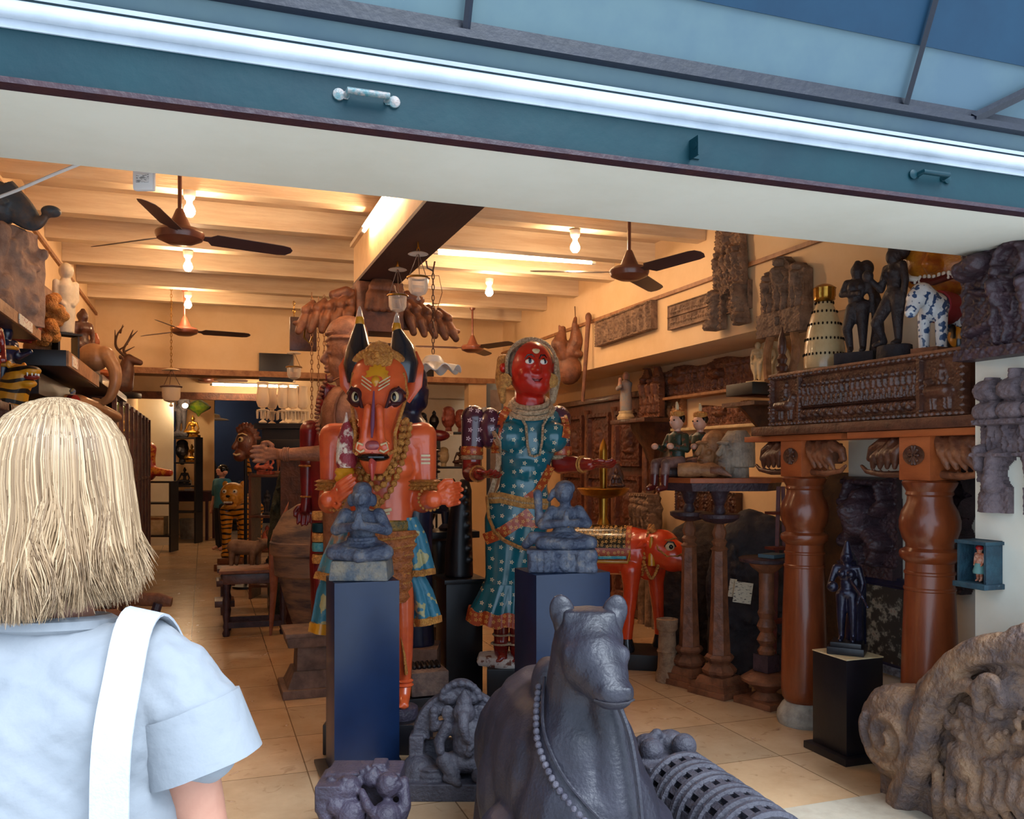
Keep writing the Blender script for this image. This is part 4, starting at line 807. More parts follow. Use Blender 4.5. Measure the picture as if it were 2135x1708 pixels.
p.cap((.03, .01, .345), (.025, 0, .385), .03); p.ell((.02, -.0, .425), (.052, .056, .062)).ell((.025, .01, .45), (.058, .058, .045)).ell((.005, -.05, .415), (.012, .014, .014)); p.chain([(-.035, .01, .43), (-.06, .01, .39)], [.02, .015])
p.build('figure', STONEB, t, vox=.0055, sm=2)
PB().ell((.04, -.055, .245), (.008, .004, .006)).build('turmeric_mark', YEL, t)
# standing dark statuette on the black pedestal
t = T('standing_dark_statuette', 'small dark bronze standing statuette with tall cap on the short black pedestal', 'statuette', (PC[0], PC[1], .552), R(-48))
PB().box((0, 0, .02), (.19, .17, .04)).box((0, 0, .05), (.16, .14, .03)).build('base', BLACKP, t, bevel=.006)
p = PB(); figure(p, .50, (0, 0, .06), dict(hl=(-.12, -.15, .62), el=(-.17, -.03, .62), hr=(.13, -.10, .48)), crown=.13, thick=1.15, face=True); p.chain([(.0, .05, .50), (.03, .07, .40), (.03, .07, .2), (.03, .06, .07)], [.045, .04, .045, .05]); p.cap((.09, -.13, .33), (.0, -.0, .42), .010); p.cap((.09, -.12, .33), (.12, -.16, .28), .008)
p.ell((-.06, -.11, .37), (.03, .025, .03)); p.build('figure', mat('dark_bronze', '#151528', '#23233c', rough=.32, scale=10, bump=.2, metal=.4, coat=.3), t, vox=.005, sm=2)
# ---- reclining stone bull
t = T('stone_bull', 'large grey stone reclining bull with bead garland in the foreground', 'statue', FL(1200, 2.95), CRZ)
PB().box((-.06, .35, .1), (.62, 1.2, .2)).build('base_slab', STONEN, t, bevel=.02)
p = PB()
p.ell((.035, -.10, 1.01), (.118, .12, .115)); p.ell((.045, -.16, .96), (.108, .12, .11)); p.ell((.07, -.21, .92), (.085, .10, .085)); p.ell((.095, -.275, .885), (.068, .06, .052)); p.ell((.095, -.272, .866), (.064, .055, .034)); p.box((.035, -.1, 1.06), (.17, .12, .11))
for s_ in (-1, 1): p.ell((.05+s_*.088, -.2, .985), (.022, .03, .03)); p.ell((.10+s_*.034, -.322, .902), (.016, .012, .014))
p.chain([(.03, -.06, .98), (.02, -.02, .80), (.02, -.04, .62), (.03, -.06, .42)], [.115, .13, .19, .25]); p.chain([(.08, -.14, .88), (.10, -.17, .70), (.11, -.2, .5), (.12, -.2, .3)], [.05, .06, .09, .12])
p.ell((-.085, .16, .80), (.065, .10, .10)); p.ell((-.08, .25, .50), (.22, .42, .30)); p.ell((-.11, .42, .50), (.22, .36, .30)); p.ell((-.16, .7, .40), (.22, .25, .28))
p.ell((-.25, .28, .38), (.10, .2, .2)); p.chain([(-.22, .0, .32), (-.28, -.3, .27), (-.26, -.05, .25)], [.12, .09, .06]); p.chain([(.22, .0, .35), (.26, -.35, .30), (.22, -.1, .26)], [.12, .09, .06])
p.build('body', STONEN, t, vox=.012, sm=4)
for s_ in (-1, 1):
    p = PB(); p.ell((.035+s_*.085, -.10, 1.10), (.044, .022, .062), rot=(0, s_*.25, 0)).cap((.035+s_*.07, -.1, 1.04), (.035+s_*.08, -.1, 1.08), .04); p.build('ear', STONEN, t, vox=.006, sm=2)
p = PB(); torus(p, (.095, -.375, .862), .0, .0) if 0 else None
p.tube([(.035, -.30, .868), (.065, -.328, .866), (.10, -.335, .865), (.135, -.322, .866), (.158, -.29, .868)], .0035, k=5); p.build('mouth_line', STONED, t)
g1 = [(-.125, .0, .83), (-.135, -.07, .76), (-.13, -.14, .68), (-.085, -.215, .59), (-.02, -.27, .52), (.05, -.31, .46), (.14, -.33, .40)]
def dens(pts, n=6):
    P = [Vector(q) for q in pts]; r_ = []
    for i in range(len(P)-1):
        a, b, c_, d_ = P[max(0, i-1)], P[i], P[i+1], P[min(len(P)-1, i+2)]
        for j in range(n):
            u = j/n; r_.append(.5*((2*b)+(c_-a)*u+(2*a-5*b+4*c_-d_)*u*u+(-a+3*b-3*c_+d_)*u**3))
    r_.append(P[-1]); return r_
p = PB(); beads(p, dens(g1, 8), .0125, 8, .023); p.build('bead_garland', mat('worn_stone_bead', '#3f3c49', '#5c5862', rough=.6, scale=30, bump=.4), t)
p = PB(); p.tube([(a+.02, b-.004, c_+.035) for a, b, c_ in dens(g1, 8)], .006, k=6); p.tube(dens([(.115, -.225, .84), (.15, -.25, .74), (.17, -.29, .6), (.18, -.32, .45)]), .010, k=6); p.build('carved_cord', STONEN, t)
# ---- stone seated elephant-headed relief
t = T('stone_elephant_god_shrine', 'grey stone carving of a seated elephant-headed figure under an arch, on the floor', 'carving', FL(960, 4.22), CRZ)
p = PB(); p.box((0, 0, .04), (.50, .30, .08)); p.cap((-.2, 0, .0), (-.2, 0, .075), .10, .10); p.box((-.215, .05, .16), (.07, .12, .2)); p.box((.215, .05, .16), (.07, .12, .2)); p.box((0, .10, .14), (.40, .04, .16))
p.tube(arc(0, .24, .20, 0, 180, 20, y=.06), .042, k=10); p.tube(arc(0, .24, .165, 0, 180, 20, y=.03), .016, k=8); p.tube(arc(0, .24, .225, 0, 180, 20, y=.03), .014, k=8)
p.ell((0, .05, .46), (.085, .05, .07)).ell((-.05, .03, .44), .04).ell((.055, .03, .44), .04)
for i in range(9): a = PI*i/8; p.ell((.09*math.cos(a), .01, .445+.07*math.sin(a)), .02)
p.lathe([(.085, .08), (.09, .10), (.075, .115), (.08, .13), (.06, .135)], (-.13, -.03, 0), 20)
p.build('arch_and_base', STONE, t, vox=.0065, sm=2)
p = PB(); p.ell((.03, -.04, .155), (.12, .08, .055)); p.ell((.04, -.05, .235), (.078, .07, .085)); p.ell((.03, -.03, .30), (.085, .055, .06)); p.ell((.045, -.115, .215), (.02, .02, .02))
p.chain([(-.02, -.04, .14), (-.07, -.09, .17), (-.02, -.12, .10)], [.05, .042, .03]); p.chain([(.08, -.04, .13), (.17, -.08, .13), (.09, -.13, .115)], [.05, .045, .032]); p.chain([(-.06, -.12, .10), (.0, -.15, .085)], [.02, .018])
p.ell((.02, -.04, .385), (.055, .05, .055)).ell((.02, -.03, .43), (.04, .04, .045)); p.cap((.02, -.03, .45), (.02, -.03, .485), .03, .012)
for s_ in (-1, 1): p.ell((.02+s_*.075, -.02, .37), (.035, .012, .05), rot=(0, s_*.3, 0)); p.ell((.02+s_*.022, -.085, .395), (.01, .01, .008)); p.chain([(.02+s_*.08, -.03, .315), (.02+s_*.12, -.05, .25), (.02+s_*.11, -.10, .22)], [.032, .027, .022]); p.chain([(.02+s_*.08, .0, .32), (.02+s_*.15, .01, .30), (.02+s_*.15, .0, .36)], [.027, .024, .022]); p.ell((.02+s_*.15, 0, .385), .022)
p.chain([(.02, -.085, .38), (.02, -.115, .34), (.035, -.12, .29), (.065, -.11, .255), (.05, -.125, .235)], [.03, .026, .02, .016, .012])
p.build('seated_figure', STONE, t, vox=.005, sm=2)
# ---- broken stone fragment bottom left of centre
t = FL(762, 3.5); p = PB(); p.box((-.01, .08, .17), (.30, .16, .34)); p.box((-.13, -.02, .28), (.10, .2, .10)); p.box((.05, .06, .34), (.06, .08, .06))
for c_, r_ in (((-.06, -.06, .30), .055), ((.10, -.05, .31), .052), ((-.04, -.10, .215), .062), ((.10, -.10, .20), .066), ((.03, -.02, .33), .042), ((-.10, -.10, .25), .04), ((.03, -.12, .12), .06), ((-.10, -.10, .12), .05), ((.15, -.06, .13), .05)): p.ell(c_, r_)
for c_ in ((-.06, -.08, .315), (.11, -.07, .32), (.02, -.03, .345)):
    for k_ in range(7): a = k_*.9; p.ell((c_[0]+.035*math.cos(a), c_[1], c_[2]+.03*math.sin(a)), .012)
p.chain([(-.13, -.05, .33), (-.15, -.1, .24), (-.12, -.12, .15)], [.02, .03, .02]); p.chain([(.0, -.09, .3), (.03, -.13, .26), (.07, -.12, .2)], [.015, .02, .018]); p.chain([(.16, -.03, .32), (.17, -.08, .24), (.15, -.1, .17)], [.02, .025, .02])
tag(p.build('broken_stone_carving', STONEP, vox=.007, sm=2), 'broken purple-grey stone carving in front of the left blue pedestal', 'carving', t, CRZ)
# ---- ribbed stone wheels carving
c0 = FL(1385, 3.80); c1 = FL(1572, 3.12); dv = (c1-c0); L_ = dv.length; t = T('stone_wheel_carving', 'grey stone carving of a row of toothed wheels right of the stone bull', 'carving', c0, dv.to_track_quat('Y', 'Z').to_euler())
p = PB(); p.box((0, .05, .16), (.30, .22, .32))
for c_, r_ in (((-.06, -.06, .33), .07), ((.06, -.05, .33), .065), ((0, -.09, .27), .09), ((.08, .04, .35), .055), ((-.07, .05, .36), .055), ((.1, -.08, .2), .06), ((-.1, -.08, .2), .06), ((.13, .08, .26), .05), ((-.13, .08, .26), .05)): p.ell(c_, r_)
for i in range(60): a = i*.7; p.ell((.145*math.cos(a)*(.5+.5*random.random()), -.09-.04*math.sin(i*2.1), .22+.17*math.sin(a)), random.uniform(.014, .03))
p.build('lion_block', STONE, t, vox=.008, sm=1)
for j in range(5):
    y_ = .22+.135*j; p = PB()
    for o_ in (-.045, .045): torus(p, (0, y_+o_, .20), .165, .018, rot=(PI/2, 0, 0), k=32)
    for i in range(20): a = 2*PI*i/20; p.box((.155*math.cos(a), y_, .20+.155*math.sin(a)), (.028, .09, .028), rot=(0, -a, 0))
    p.lathe([(.11, -.06), (.12, 0), (.11, .06)], (0, y_, .20), 20, rot=(PI/2, 0, 0)); p.build('toothed_wheel', STONE, t, smooth=True, bevel=0)
PB().box((0, .5, .02), (.28, .8, .04)).build('plinth', STONE, t, bevel=.01)
# ---- great scroll stone at right, along the pier
def g3(px, py, y=0.0, X=3.1):
    u = (px-CX)/F; d = X/(sY+u*cY); return (3.0-d*(cY-u*sY), y, HCAM+(HY-py)/F*d)
t = T('scroll_stone_balustrade', 'huge mottled granite scroll carving with a trunk-like arch at the lower right', 'carving', (3.245, 3.0, 0), -PI/2)
p = PB(); a_ = g3(1850, 1640); p.box(((a_[0]+.85)/2, -.10, .07), (.85-a_[0], .19, .14)); p.box((.2, -.08, .3), (1.2, .14, .4))
c_ = g3(1878, 1530); p.lathe([(.19, .0), (.225, .03), (.228, .17), (.20, .20)], (c_[0], .0, c_[2]), 40, rot=(PI/2, 0, 0))
sp = [(c_[0]+.02+.16*(1-i/40)*math.cos(2.6+i*.32), -.245-.022*(i/36), c_[2]+.16*(1-i/40)*math.sin(2.6+i*.32)) for i in range(36)]
p.ell((c_[0], -.20, c_[2]), (.205, .06, .205)); p.tube([(x, y-.004, z) for x, y, z in sp], .020, k=8)
p.chain([g3(1960, 1425, -.1), g3(1940, 1450, -.1), g3(1925, 1520, -.1), g3(1930, 1640, -.1)], [.09, .1, .1, .1])
arch = dens([g3(1895, 1690, -.2), g3(1935, 1590, -.2), g3(1955, 1490, -.19), g3(1985, 1415, -.17), g3(2045, 1365, -.15), g3(2120, 1358, -.14), g3(2200, 1370, -.14), g3(2270, 1450, -.13)], 5)
p.tube(arch, [.05]+[.078]*(len(arch)-2)+[.07], k=12); p.tube([(x+.012, y-.066, z-.03) for x, y, z in arch[:34]], .018, k=8)
for q, r_ in ((g3(2060, 1530, -.10), .2), (g3(2140, 1600, -.08), .22), (g3(2230, 1580, -.08), .22), (g3(2035, 1590, -.14), .12), (g3(2110, 1440, -.1), .13)): p.ell(q, (r_, .12, r_))
p.chain(dens([g3(1975, 1490, -.2), g3(2000, 1445, -.22), g3(2045, 1425, -.22), g3(2070, 1450, -.22)], 4), .03); p.chain(dens([g3(2072, 1470, -.22), g3(2078, 1425, -.24), g3(2105, 1415, -.24), g3(2118, 1460, -.22)], 4), .03)
p.ell(g3(2118, 1335, -.13), (.045, .05, .06)).ell(g3(2132, 1312, -.13), .028)
for i in range(10): p.chain([g3(1975+i*28, 1600+8*(i % 3), -.2), g3(1990+i*26, 1660+10*(i % 2), -.24), g3(1972+i*30, 1705, -.19)], [.028, .028, .022])
for i in range(60): p.ell(g3(1995+random.random()*200, 1470+random.random()*130, -.20-.02*random.random()), (random.uniform(.012, .028), .02, random.uniform(.012, .03)))
p.tube([g3(2000, 1590, -.22), g3(2250, 1580, -.2)], .014, k=6)
p.build('carved_body', STONET, t, vox=.0095, sm=2, disp=lambda q: .006*mnoise.noise(q*16)+.003*mnoise.noise(q*45))
# ============================================================ RIGHT SIDE
def wallX(px, X): u = (px-CX)/F; d = X/(sY+u*cY); return d, d*(cY-u*sY)
def wpt(px, py, X): d, y = wallX(px, X); return Vector((X, y, zat(py, d)))
# turned wooden columns
def column(X, Y, label):
    t = T('turned_column', label, 'column', (X, Y, 0), 0, 'turned wooden columns')
    PB().lathe([(.155, 0), (.165, .03), (.16, .07), (.13, .12), (.115, .135)], k=32).build('stone_base', STONEW, t)
    PB().lathe([(.105, .125), (.13, .16), (.138, .22), (.136, .4), (.128, .7), (.118, .95), (.122, .955), (.122, .965), (.116, .97), (.115, 1.03), (.120, 1.035), (.120, 1.045), (.113, 1.05), (.112, 1.09), (.138, 1.115), (.142, 1.135), (.138, 1.15), (.112, 1.165), (.112, 1.185), (.128, 1.21), (.142, 1.26), (.143, 1.30), (.132, 1.345), (.108, 1.39), (.104, 1.42), (.112, 1.43), (.108, 1.445), (.125, 1.475), (.13, 1.49), (.118, 1.50)], k=40).build('turned_shaft', WOODR, t)
    p = PB(); p.box((0, 0, 1.61), (.20, .20, .22)); p.build('capital_block', WOODO, t, bevel=.006)
    p = PB(); p.lathe([(.048, 0), (.05, .004), (.035, .001)], (-.1, 0, 1.625), 24, sq=1.4, rot=(0, -PI/2, 0)); 
    for i in range(10): a = 2*PI*i/10; p.cap((-.104, .008*math.cos(a), 1.625+.012*math.sin(a)), (-.104, .03*math.cos(a), 1.625+.045*math.sin(a)), .005, .008, 6)
    p.build('carved_rosette', WOODD, t)
    for s_ in (-1, 1):
        p = PB()
        for k_ in range(4): p.chain([(-.05+.02*(k_ % 2), s_*(.10+.045*k_), 1.70), (-.07, s_*(.15+.05*k_), 1.64-.01*k_), (-.06, s_*(.17+.052*k_), 1.565-.0*k_)], [.022, .03, .014], 8)
        p.chain([(-.02, s_*.12, 1.68), (-.03, s_*.28, 1.69), (-.03, s_*.36, 1.66), (-.03, s_*.38, 1.61), (-.03, s_*.35, 1.60)], [.04, .035, .025, .02, .014]); p.chain([(-.02, s_*.1, 1.53), (-.05, s_*.26, 1.525), (-.05, s_*.38, 1.54), (-.05, s_*.42, 1.57)], [.02, .018, .014, .01]); p.box((0, s_*.2, 1.64), (.07, .2, .12))
        p.build('bracket_scroll', WOODD if s_ > 0 else WOODM, t, vox=.0065, sm=1)
    PB().box((0, 0, 1.735), (.23, .92, .035)).build('cap_plank', WOODO, t, bevel=.004)
column(3.45, 4.40, 'turned red wooden column behind the dark statuette, farther from the entrance')
column(3.42, 3.40, 'turned red wooden column nearest the white pier, above the granite scroll')
tag(PB().box((0, 0, 0), (.36, 1.72, .055)).build('long_shelf_plank', WOODD, bevel=.004), 'long dark plank resting on the two column capitals', 'plank', (3.47, 3.86, 1.782))
# carved frieze box
t = T('carved_frieze_box', 'long dark wooden box carved with rows of figures on the plank', 'carved box', (3.33, 3.80, 1.812), -PI/2)
rg = random.Random(3)
W_, H_ = 1.46, .30; rf = RF(W_, H_, .005); rf.border(.022)
for x0, x1 in ((-.47, -.445), (.445, .47)): rf.H[(rf.X > x0) & (rf.X < x1)] = .012
for i in range(22): rf.man(-.42+.04*i, .105, .14, rg, .9)
for i in range(30): rf.cap(-.43+.029*i, .05+.015*(i % 2), -.42+.029*i, .075, .016, .9)
for x in (-.59, .58): rf.beast(x, .03, .2, .16, .9, 1 if x < 0 else -1); rf.man(x, .10, .16, rg, .9)
rf.H[(np.abs(rf.X) < .44) & (rf.Z > .09) & (rf.Z < .10)] = .02; rf.noise(.0012, 160)
rf.build('carved_front', WOODD, .02, t)
PB().box((0, .11, .15), (1.44, .22, .296)).build('box_body', WOODD, t, bevel=.004); PB().box((0, .09, .305), (1.48, .26, .02)).build('lid', WOODM, t, bevel=.003)
BX = 2.127
# objects on the box
q = wpt(1719, 760, 3.5); t = T('beaded_conical_vessel', 'pale conical vessel with rows of dark beads and brass neck on the carved box', 'vessel', (3.50, q.y, BX+.003), 0)
PB().lathe([(.10, 0), (.118, .02), (.12, .06), (.115, .15), (.10, .25), (.075, .34), (.05, .40), (.045, .42)], k=32).build('vessel_body', mat('glazed_cream', '#c9b083', '#b59a6c', rough=.25, scale=6, bump=.05, coat=.5), t)
PB().lathe([(.046, .415), (.06, .43), (.058, .44), (.062, .45), (.062, .49), (.066, .5), (.045, .515), (.02, .525)], k=32, scal=(16, .03)).build('brass_neck', BRASS, t)
for z_, r_ in ((.10, .120), (.19, .112), (.28, .094), (.355, .072), (.41, .052)):
    p = PB(); n_ = int(r_*260)
    for i in range(n_): a = 2*PI*i/n_; p.ell((r_*math.cos(a), r_*math.sin(a), z_), (.006, .006, .009), k=6)
    p.build('bead_row', EYEB, t)
q = wpt(1788, 760, 3.5); t = T('standing_stone_woman', 'dark stone standing figure beside the pale conical vessel on the carved box', 'figure', (3.50, q.y, BX+.003), R(-60))
PB().box((0, 0, .04), (.22, .15, .08)).build('stone_base', STONED, t, bevel=.008)
p = PB(); figure(p, .50, (0, 0, .08), dict(waist=(-.02, 0, .62), hip=(.03, 0, .53), hl=(.02, -.10, .66), el=(-.17, -.02, .68), hr=(.17, .02, .46), kl=(-.10, -.05, .28), al=(-.08, 0, .05)), crown=.08, thick=1.35); p.chain([(.06, .04, .47), (.09, .05, .36), (.10, .04, .2), (.09, .03, .09)], [.03, .03, .035, .035]); p.ell((.035, .035, .56), (.045, .04, .05)); p.build('figure', mat('dark_brown_stone', '#33292a', '#211b20', rough=.6, scale=10, bump=.5), t, vox=.006, sm=2)
q = wpt(1865, 740, 3.48); t = T('turning_stone_woman', 'dark stone figure with tall hair and bent arm, second on the carved box', 'figure', (3.48, q.y, BX+.003), R(-95))
PB().lathe([(.10, 0), (.105, .02), (.10, .08), (.09, .085)], k=20, sq=.8).build('stone_base', STONED, t)
p = PB(); figure(p, .53, (0, 0, .08), dict(head=(.0, -.01, .90), hl=(-.18, -.15, .70), el=(-.18, -.02, .60), hr=(.12, .0, .40), kl=(-.10, -.14, .24), al=(-.13, -.02, .06), fl=(-.2, -.08, .03)), crown=.10, thick=1.3); p.ell((0, .035, .60), (.06, .05, .06)).cap((0, .02, .60), (0, .01, .66), .05, .03); p.ell((-.10, -.09, .47), (.03, .03, .035)); p.build('figure', MATS['dark_brown_stone'], t, vox=.006, sm=2)
# painted beast and mask
q = wpt(1958, 715, 3.50); t = T('painted_spotted_beast', 'white and blue spotted beast figure with red saddle near the pier', 'figure', (3.50, q.y, BX+.003), R(-75))
SPOTS = mat('spotted_white', '#cfd3d6', '#2e4a72', rough=.35, scale=34, bump=.1, lo=.52, hi=.56, detail=1)
p = PB(); p.cap((.0, -.05, .24), (.0, .10, .24), .075, .07); p.chain([(0, -.08, .26), (-.01, -.14, .30), (-.02, -.17, .27)], [.06, .055, .05]); p.cap((-.02, -.18, .26), (-.02, -.22, .20), .042, .03)
for x, y in ((-.045, -.06), (.045, -.06), (-.04, .12), (.04, .12)): p.chain([(x, y, .2), (x, y, .03)], [.032, .026])
p.build('body', SPOTS, t, vox=.007, sm=2)
PB().lathe([(.081, -.06), (.084, 0), (.081, .06)], (0, .03, .245), 20, rot=(PI/2, 0, 0)).build('saddle', mat('crimson_cloth', '#8e1c26', rough=.6, bump=.1), t)
PB().box((.0, .03, .015), (.14, .34, .03)).build('base_board', WOODM, t)
q = wpt(1975, 715, 3.62); t = T('painted_flower_jar', 'small black and yellow flower-painted jar behind the spotted beast', 'jar', (3.64, q.y-.06, BX), 0)
PB().lathe([(.04, 0), (.055, .03), (.06, .1), (.045, .16), (.03, .19), (.035, .21)], k=20).build('jar_body', mat('jar_black_yellow', '#15120f', '#d8901c', rough=.3, scale=18, bump=0, lo=.5, hi=.54, detail=0, coat=.5), t)
q = wpt(1962, 560, 3.66); t = T('lion_face_mask', 'orange lion mask with white fangs on the wall under the lintel', 'mask', (3.70, q.y, q.z-.16), R(-72), None, 1.25)
rf = RF(.36, .34, .006); rr = (rf.X/.17)**2+((rf.Z-.17)/.16)**2; rf.M = rr < 1.15; rf.H = np.maximum(0, .05*np.sqrt(np.maximum(0, 1.2-rr))); rf.ring(-.07, .23, .03, .014, 1.3).ring(.07, .23, .03, .014, 1.3); rf.cap(0, .20, 0, .13, .035, 1.9, .05); rf.spiral(-.12, .27, .04, .01, 1.5).spiral(.12, .27, .04, .01, 1.5, -1); rf.build('face', mat('lion_orange', '#c8801e', '#9a4a1a', rough=.4, scale=12, bump=.3, coat=.2), .02, t)
for s_ in (-1, 1): PB().tube([(s_*.06, -.10, .08), (s_*.10, -.12, .09), (s_*.14, -.10, .14)], [.012, .013, .004], k=8).build('fang', WHT, t); PB().ell((s_*.07, -.09, .235), (.02, .012, .02)).build('eye', WHT, t)
PB().tube([(-.10, -.09, .085), (0, -.115, .06), (.10, -.09, .085)], .016).build('lower_lip', mat('dark_lips2', '#5a1210', rough=.4, bump=0), t)
p = PB()
for i in range(9): x = -.08+.02*i; p.cap((x, -.108, .09), (x, -.112, .068), .008, .006, 6)
p.build('teeth', WHT, t)
# wall carvings, upper wall
def wall_panel(name, label, cat, px, py_bot, X, w, h, t_, m, draw, rz=-PI/2, res=.006, tilt=0, grp=None, part=None, zz=None):
    q = wpt(px, py_bot, X); rf = RF(w, h, res); draw(rf); o = rf.build(name, m, t_); tag(o, label, cat, (X, q.y, zz if zz is not None else q.z), (0, 0, rz), grp)
    if tilt: o.rotation_euler = (Euler((0, tilt, 0)).to_matrix().to_4x4() and (Matrix.Rotation(rz, 4, 'Z') @ Matrix.Rotation(tilt, 4, 'Y')).to_euler())
    return o
def menrow(n, h, k=1.0, b=.015, z=.02, seed=1):
    def f(rf):
        rg = random.Random(seed); rf.border(b)
        for i in range(n): rf.man(-rf.w/2+b+(i+.5)*(rf.w-2*b)/n, z+rg.uniform(0, .01), h*rg.uniform(.9, 1.05), rg, k)
        rf.noise(.002, 90)
    return f
wall_panel('hanging_relief_panel', 'weathered relief panel of standing figures hanging tilted below the wall rail', 'relief', 1308, 706, XR-.0, 1.15, .25, .05, WOODG, menrow(9, .2, 1.0), tilt=R(-1))
def script(rf):
    rg = random.Random(5); rf.border(.012, .5, False); rf.H[np.abs(rf.Z-rf.h/2) < .006] = .008
    for r_ in (.04, .13):
        x = -rf.w/2+.04
        while x < rf.w/2-.05:
            w_ = rg.uniform(.02, .05); z0 = r_; rf.cap(x, z0, x+w_*rg.random(), z0+.035+.02*rg.random(), .006); rf.cap(x, z0+.01, x+w_, z0+rg.uniform(0, .02), .006)
            if rg.random() < .6: rf.cap(x+w_*.7, z0, x+w_*.7, z0+.05, .005)
            x += w_
wall_panel('hanging_script_panel', 'long wooden panel carved with two rows of flowing script behind the tall bracket', 'relief', 1478, 668, XR, 1.15, .205, .03, WOODG, script)
def bracket(rf, legs=.35, holes=True):
    w, h = rf.w, rf.h; rg = random.Random(9); lz = h*legs; ax = np.abs(rf.X)
    rf.M = np.where(rf.Z > lz, ax < w*.42*(1-.25*((rf.Z-lz)/(h-lz))**2), (ax > w*.16*(rf.Z < lz*.9)+0) & (ax < w*(.5-.12*rf.Z/lz)))
    arch_ = (rf.X**2/(w*.17)**2+(rf.Z/(lz))**2) < 1; rf.M &= ~arch_
    for i in range(4): rf.man((-.25+.17*i)*w, lz*1.15, (h-lz)*.5, rg, 1.1)
    rf.man(0, h*.62, h*.33, rg, 1.2)
    for s_ in (-1, 1): rf.cap(s_*w*.3, lz*.9, s_*w*.36, .05, .035, 1.0); rf.cap(s_*w*.36, .05, s_*w*.45, .03, .045); rf.cap(s_*w*.34, lz*.95, s_*w*.4, lz*.8, .04)
    rf.noise(.006, 60)
wall_panel('tall_carved_bracket', 'tall eroded dark bracket with figures and two legs hung high right of the fan', 'carving', 1528, 683, XR-.03, .46, .80, .05, WOODG, bracket)
# triple figure bracket with forked legs
q = wpt(1650, 680, XR); t = T('triple_figure_bracket', 'carved wooden panel of three standing figures on curved forked legs, on the wall', 'carving', (XR-.01, q.y, 2.20), -PI/2)
rf = RF(.46, .56, .006); ax = rf.X; top = .40+.13*np.exp(-((rf.X)/.09)**2)+.05*np.exp(-((np.abs(rf.X)-.16)/.05)**2); rf.M = (rf.Z < top)
rg = random.Random(4); rf.H[rf.Z < .16] = .02; rf.spiral(-.12, .08, .06, .008, 1.5, 1, 1.5); rf.spiral(.12, .08, .06, .008, 1.5, -1, 1.5)
for x, hh in ((-.15, .27), (0, .36), (.15, .29)): rf.man(x, .165, hh, rg, 1.1)
rf.H[(np.abs(rf.X) < .02) & (np.abs(rf.Z-.09) < .025)] = -.03; rf.noise(.003, 70)
o = rf.build('carved_panel', WOODG, .07, t); o.location.z = .24
for s_ in (-1, 1): PB().tube(dens([(s_*.10, -.06, .30), (s_*.15, -.07, .16), (s_*.14, -.08, .02), (s_*.10, -.10, -.06)]), .032, k=8, flat=.7).build('curved_leg', WOODT, t)
q = wpt(1640, 790, 3.60); t = T('small_turned_finial', 'small dark turned finial standing between the forked bracket legs', 'finial', (3.55, q.y-.02, BX+.003), 0)
PB().lathe([(.04, 0), (.045, .03), (.03, .05), (.04, .08), (.025, .10), (.035, .13), (.02, .16), (.03, .19), (.025, .26), (.008, .31), (.004, .34)], k=16).build('turned_body', WOODD, t)
# pole and hanging instrument
a = wpt(1227, 662, 3.66); b = wpt(1215, 838, 3.60); tag(PB().tube([a, b], [.028, .018], k=8).ell(a, (.035, .03, .05)).build('long_wooden_pole', WOODM), 'long wooden pole hanging against the upper right wall', 'pole')
q = wpt(1186, 795, 3.60); t = T('hanging_wooden_birds', 'bird-shaped brown wooden hanging carving left of the long pole', 'carving', q, CRZ)
p = PB(); p.ell((0, 0, .12), (.14, .08, .16)); p.chain([(-.05, 0, .25), (-.10, 0, .38), (-.06, 0, .55)], [.07, .09, .03]); p.chain([(.02, 0, .3), (.08, 0, .42), (.06, -.02, .6), (.07, 0, .66)], [.08, .08, .03, .02]); p.ell((.10, -.04, .28), (.05, .05, .04)); p.cap((-.08, 0, .5), (-.1, .0, .58), .03, .012)
p.build('body', WOODM, t, vox=.01, sm=2); PB().tube([(.07, 0, .64), (.07, .1, .80)], .005).build('cord', WOODD, t)
# jamb pieces
q = wpt(2073, 750, XJ); rf = RF(.47, .50, .005); rg = random.Random(8)
rf.H[:] = .004; rf.H[rf.Z < .05] = .03; rf.man(-.02, .06, .34, rg, 1.4); rf.cap(-.16, .30, .12, .24, .016, 1.5); rf.cap(.1, .30, .14, .12, .035, 1.2); rf.ring(.03, .40, .07, .02, 1.4); rf.cap(-.18, .12, -.05, .16, .02, 1.5)
for i in range(7): rf.cap(.15+.01*i, .1+.01*i, .2, .42-.02*i, .004, 1.5)
rf.cap(-.2, .40, -.12, .42, .05); rf.noise(.003, 50)
o = rf.build('musician_relief_panel', WOODV, .05); tag(o, 'dark violet-brown relief panel of a musician hung high on the pier', 'relief', (XJ, q.y-.11, q.z), -PI/2)
o2 = PB().box((0, .0, 0), (.10, .05, .04)).box((-.005, 0, -.53), (.10, .05, .04)).build('hanging_blocks', WOODM, None) if 0 else None
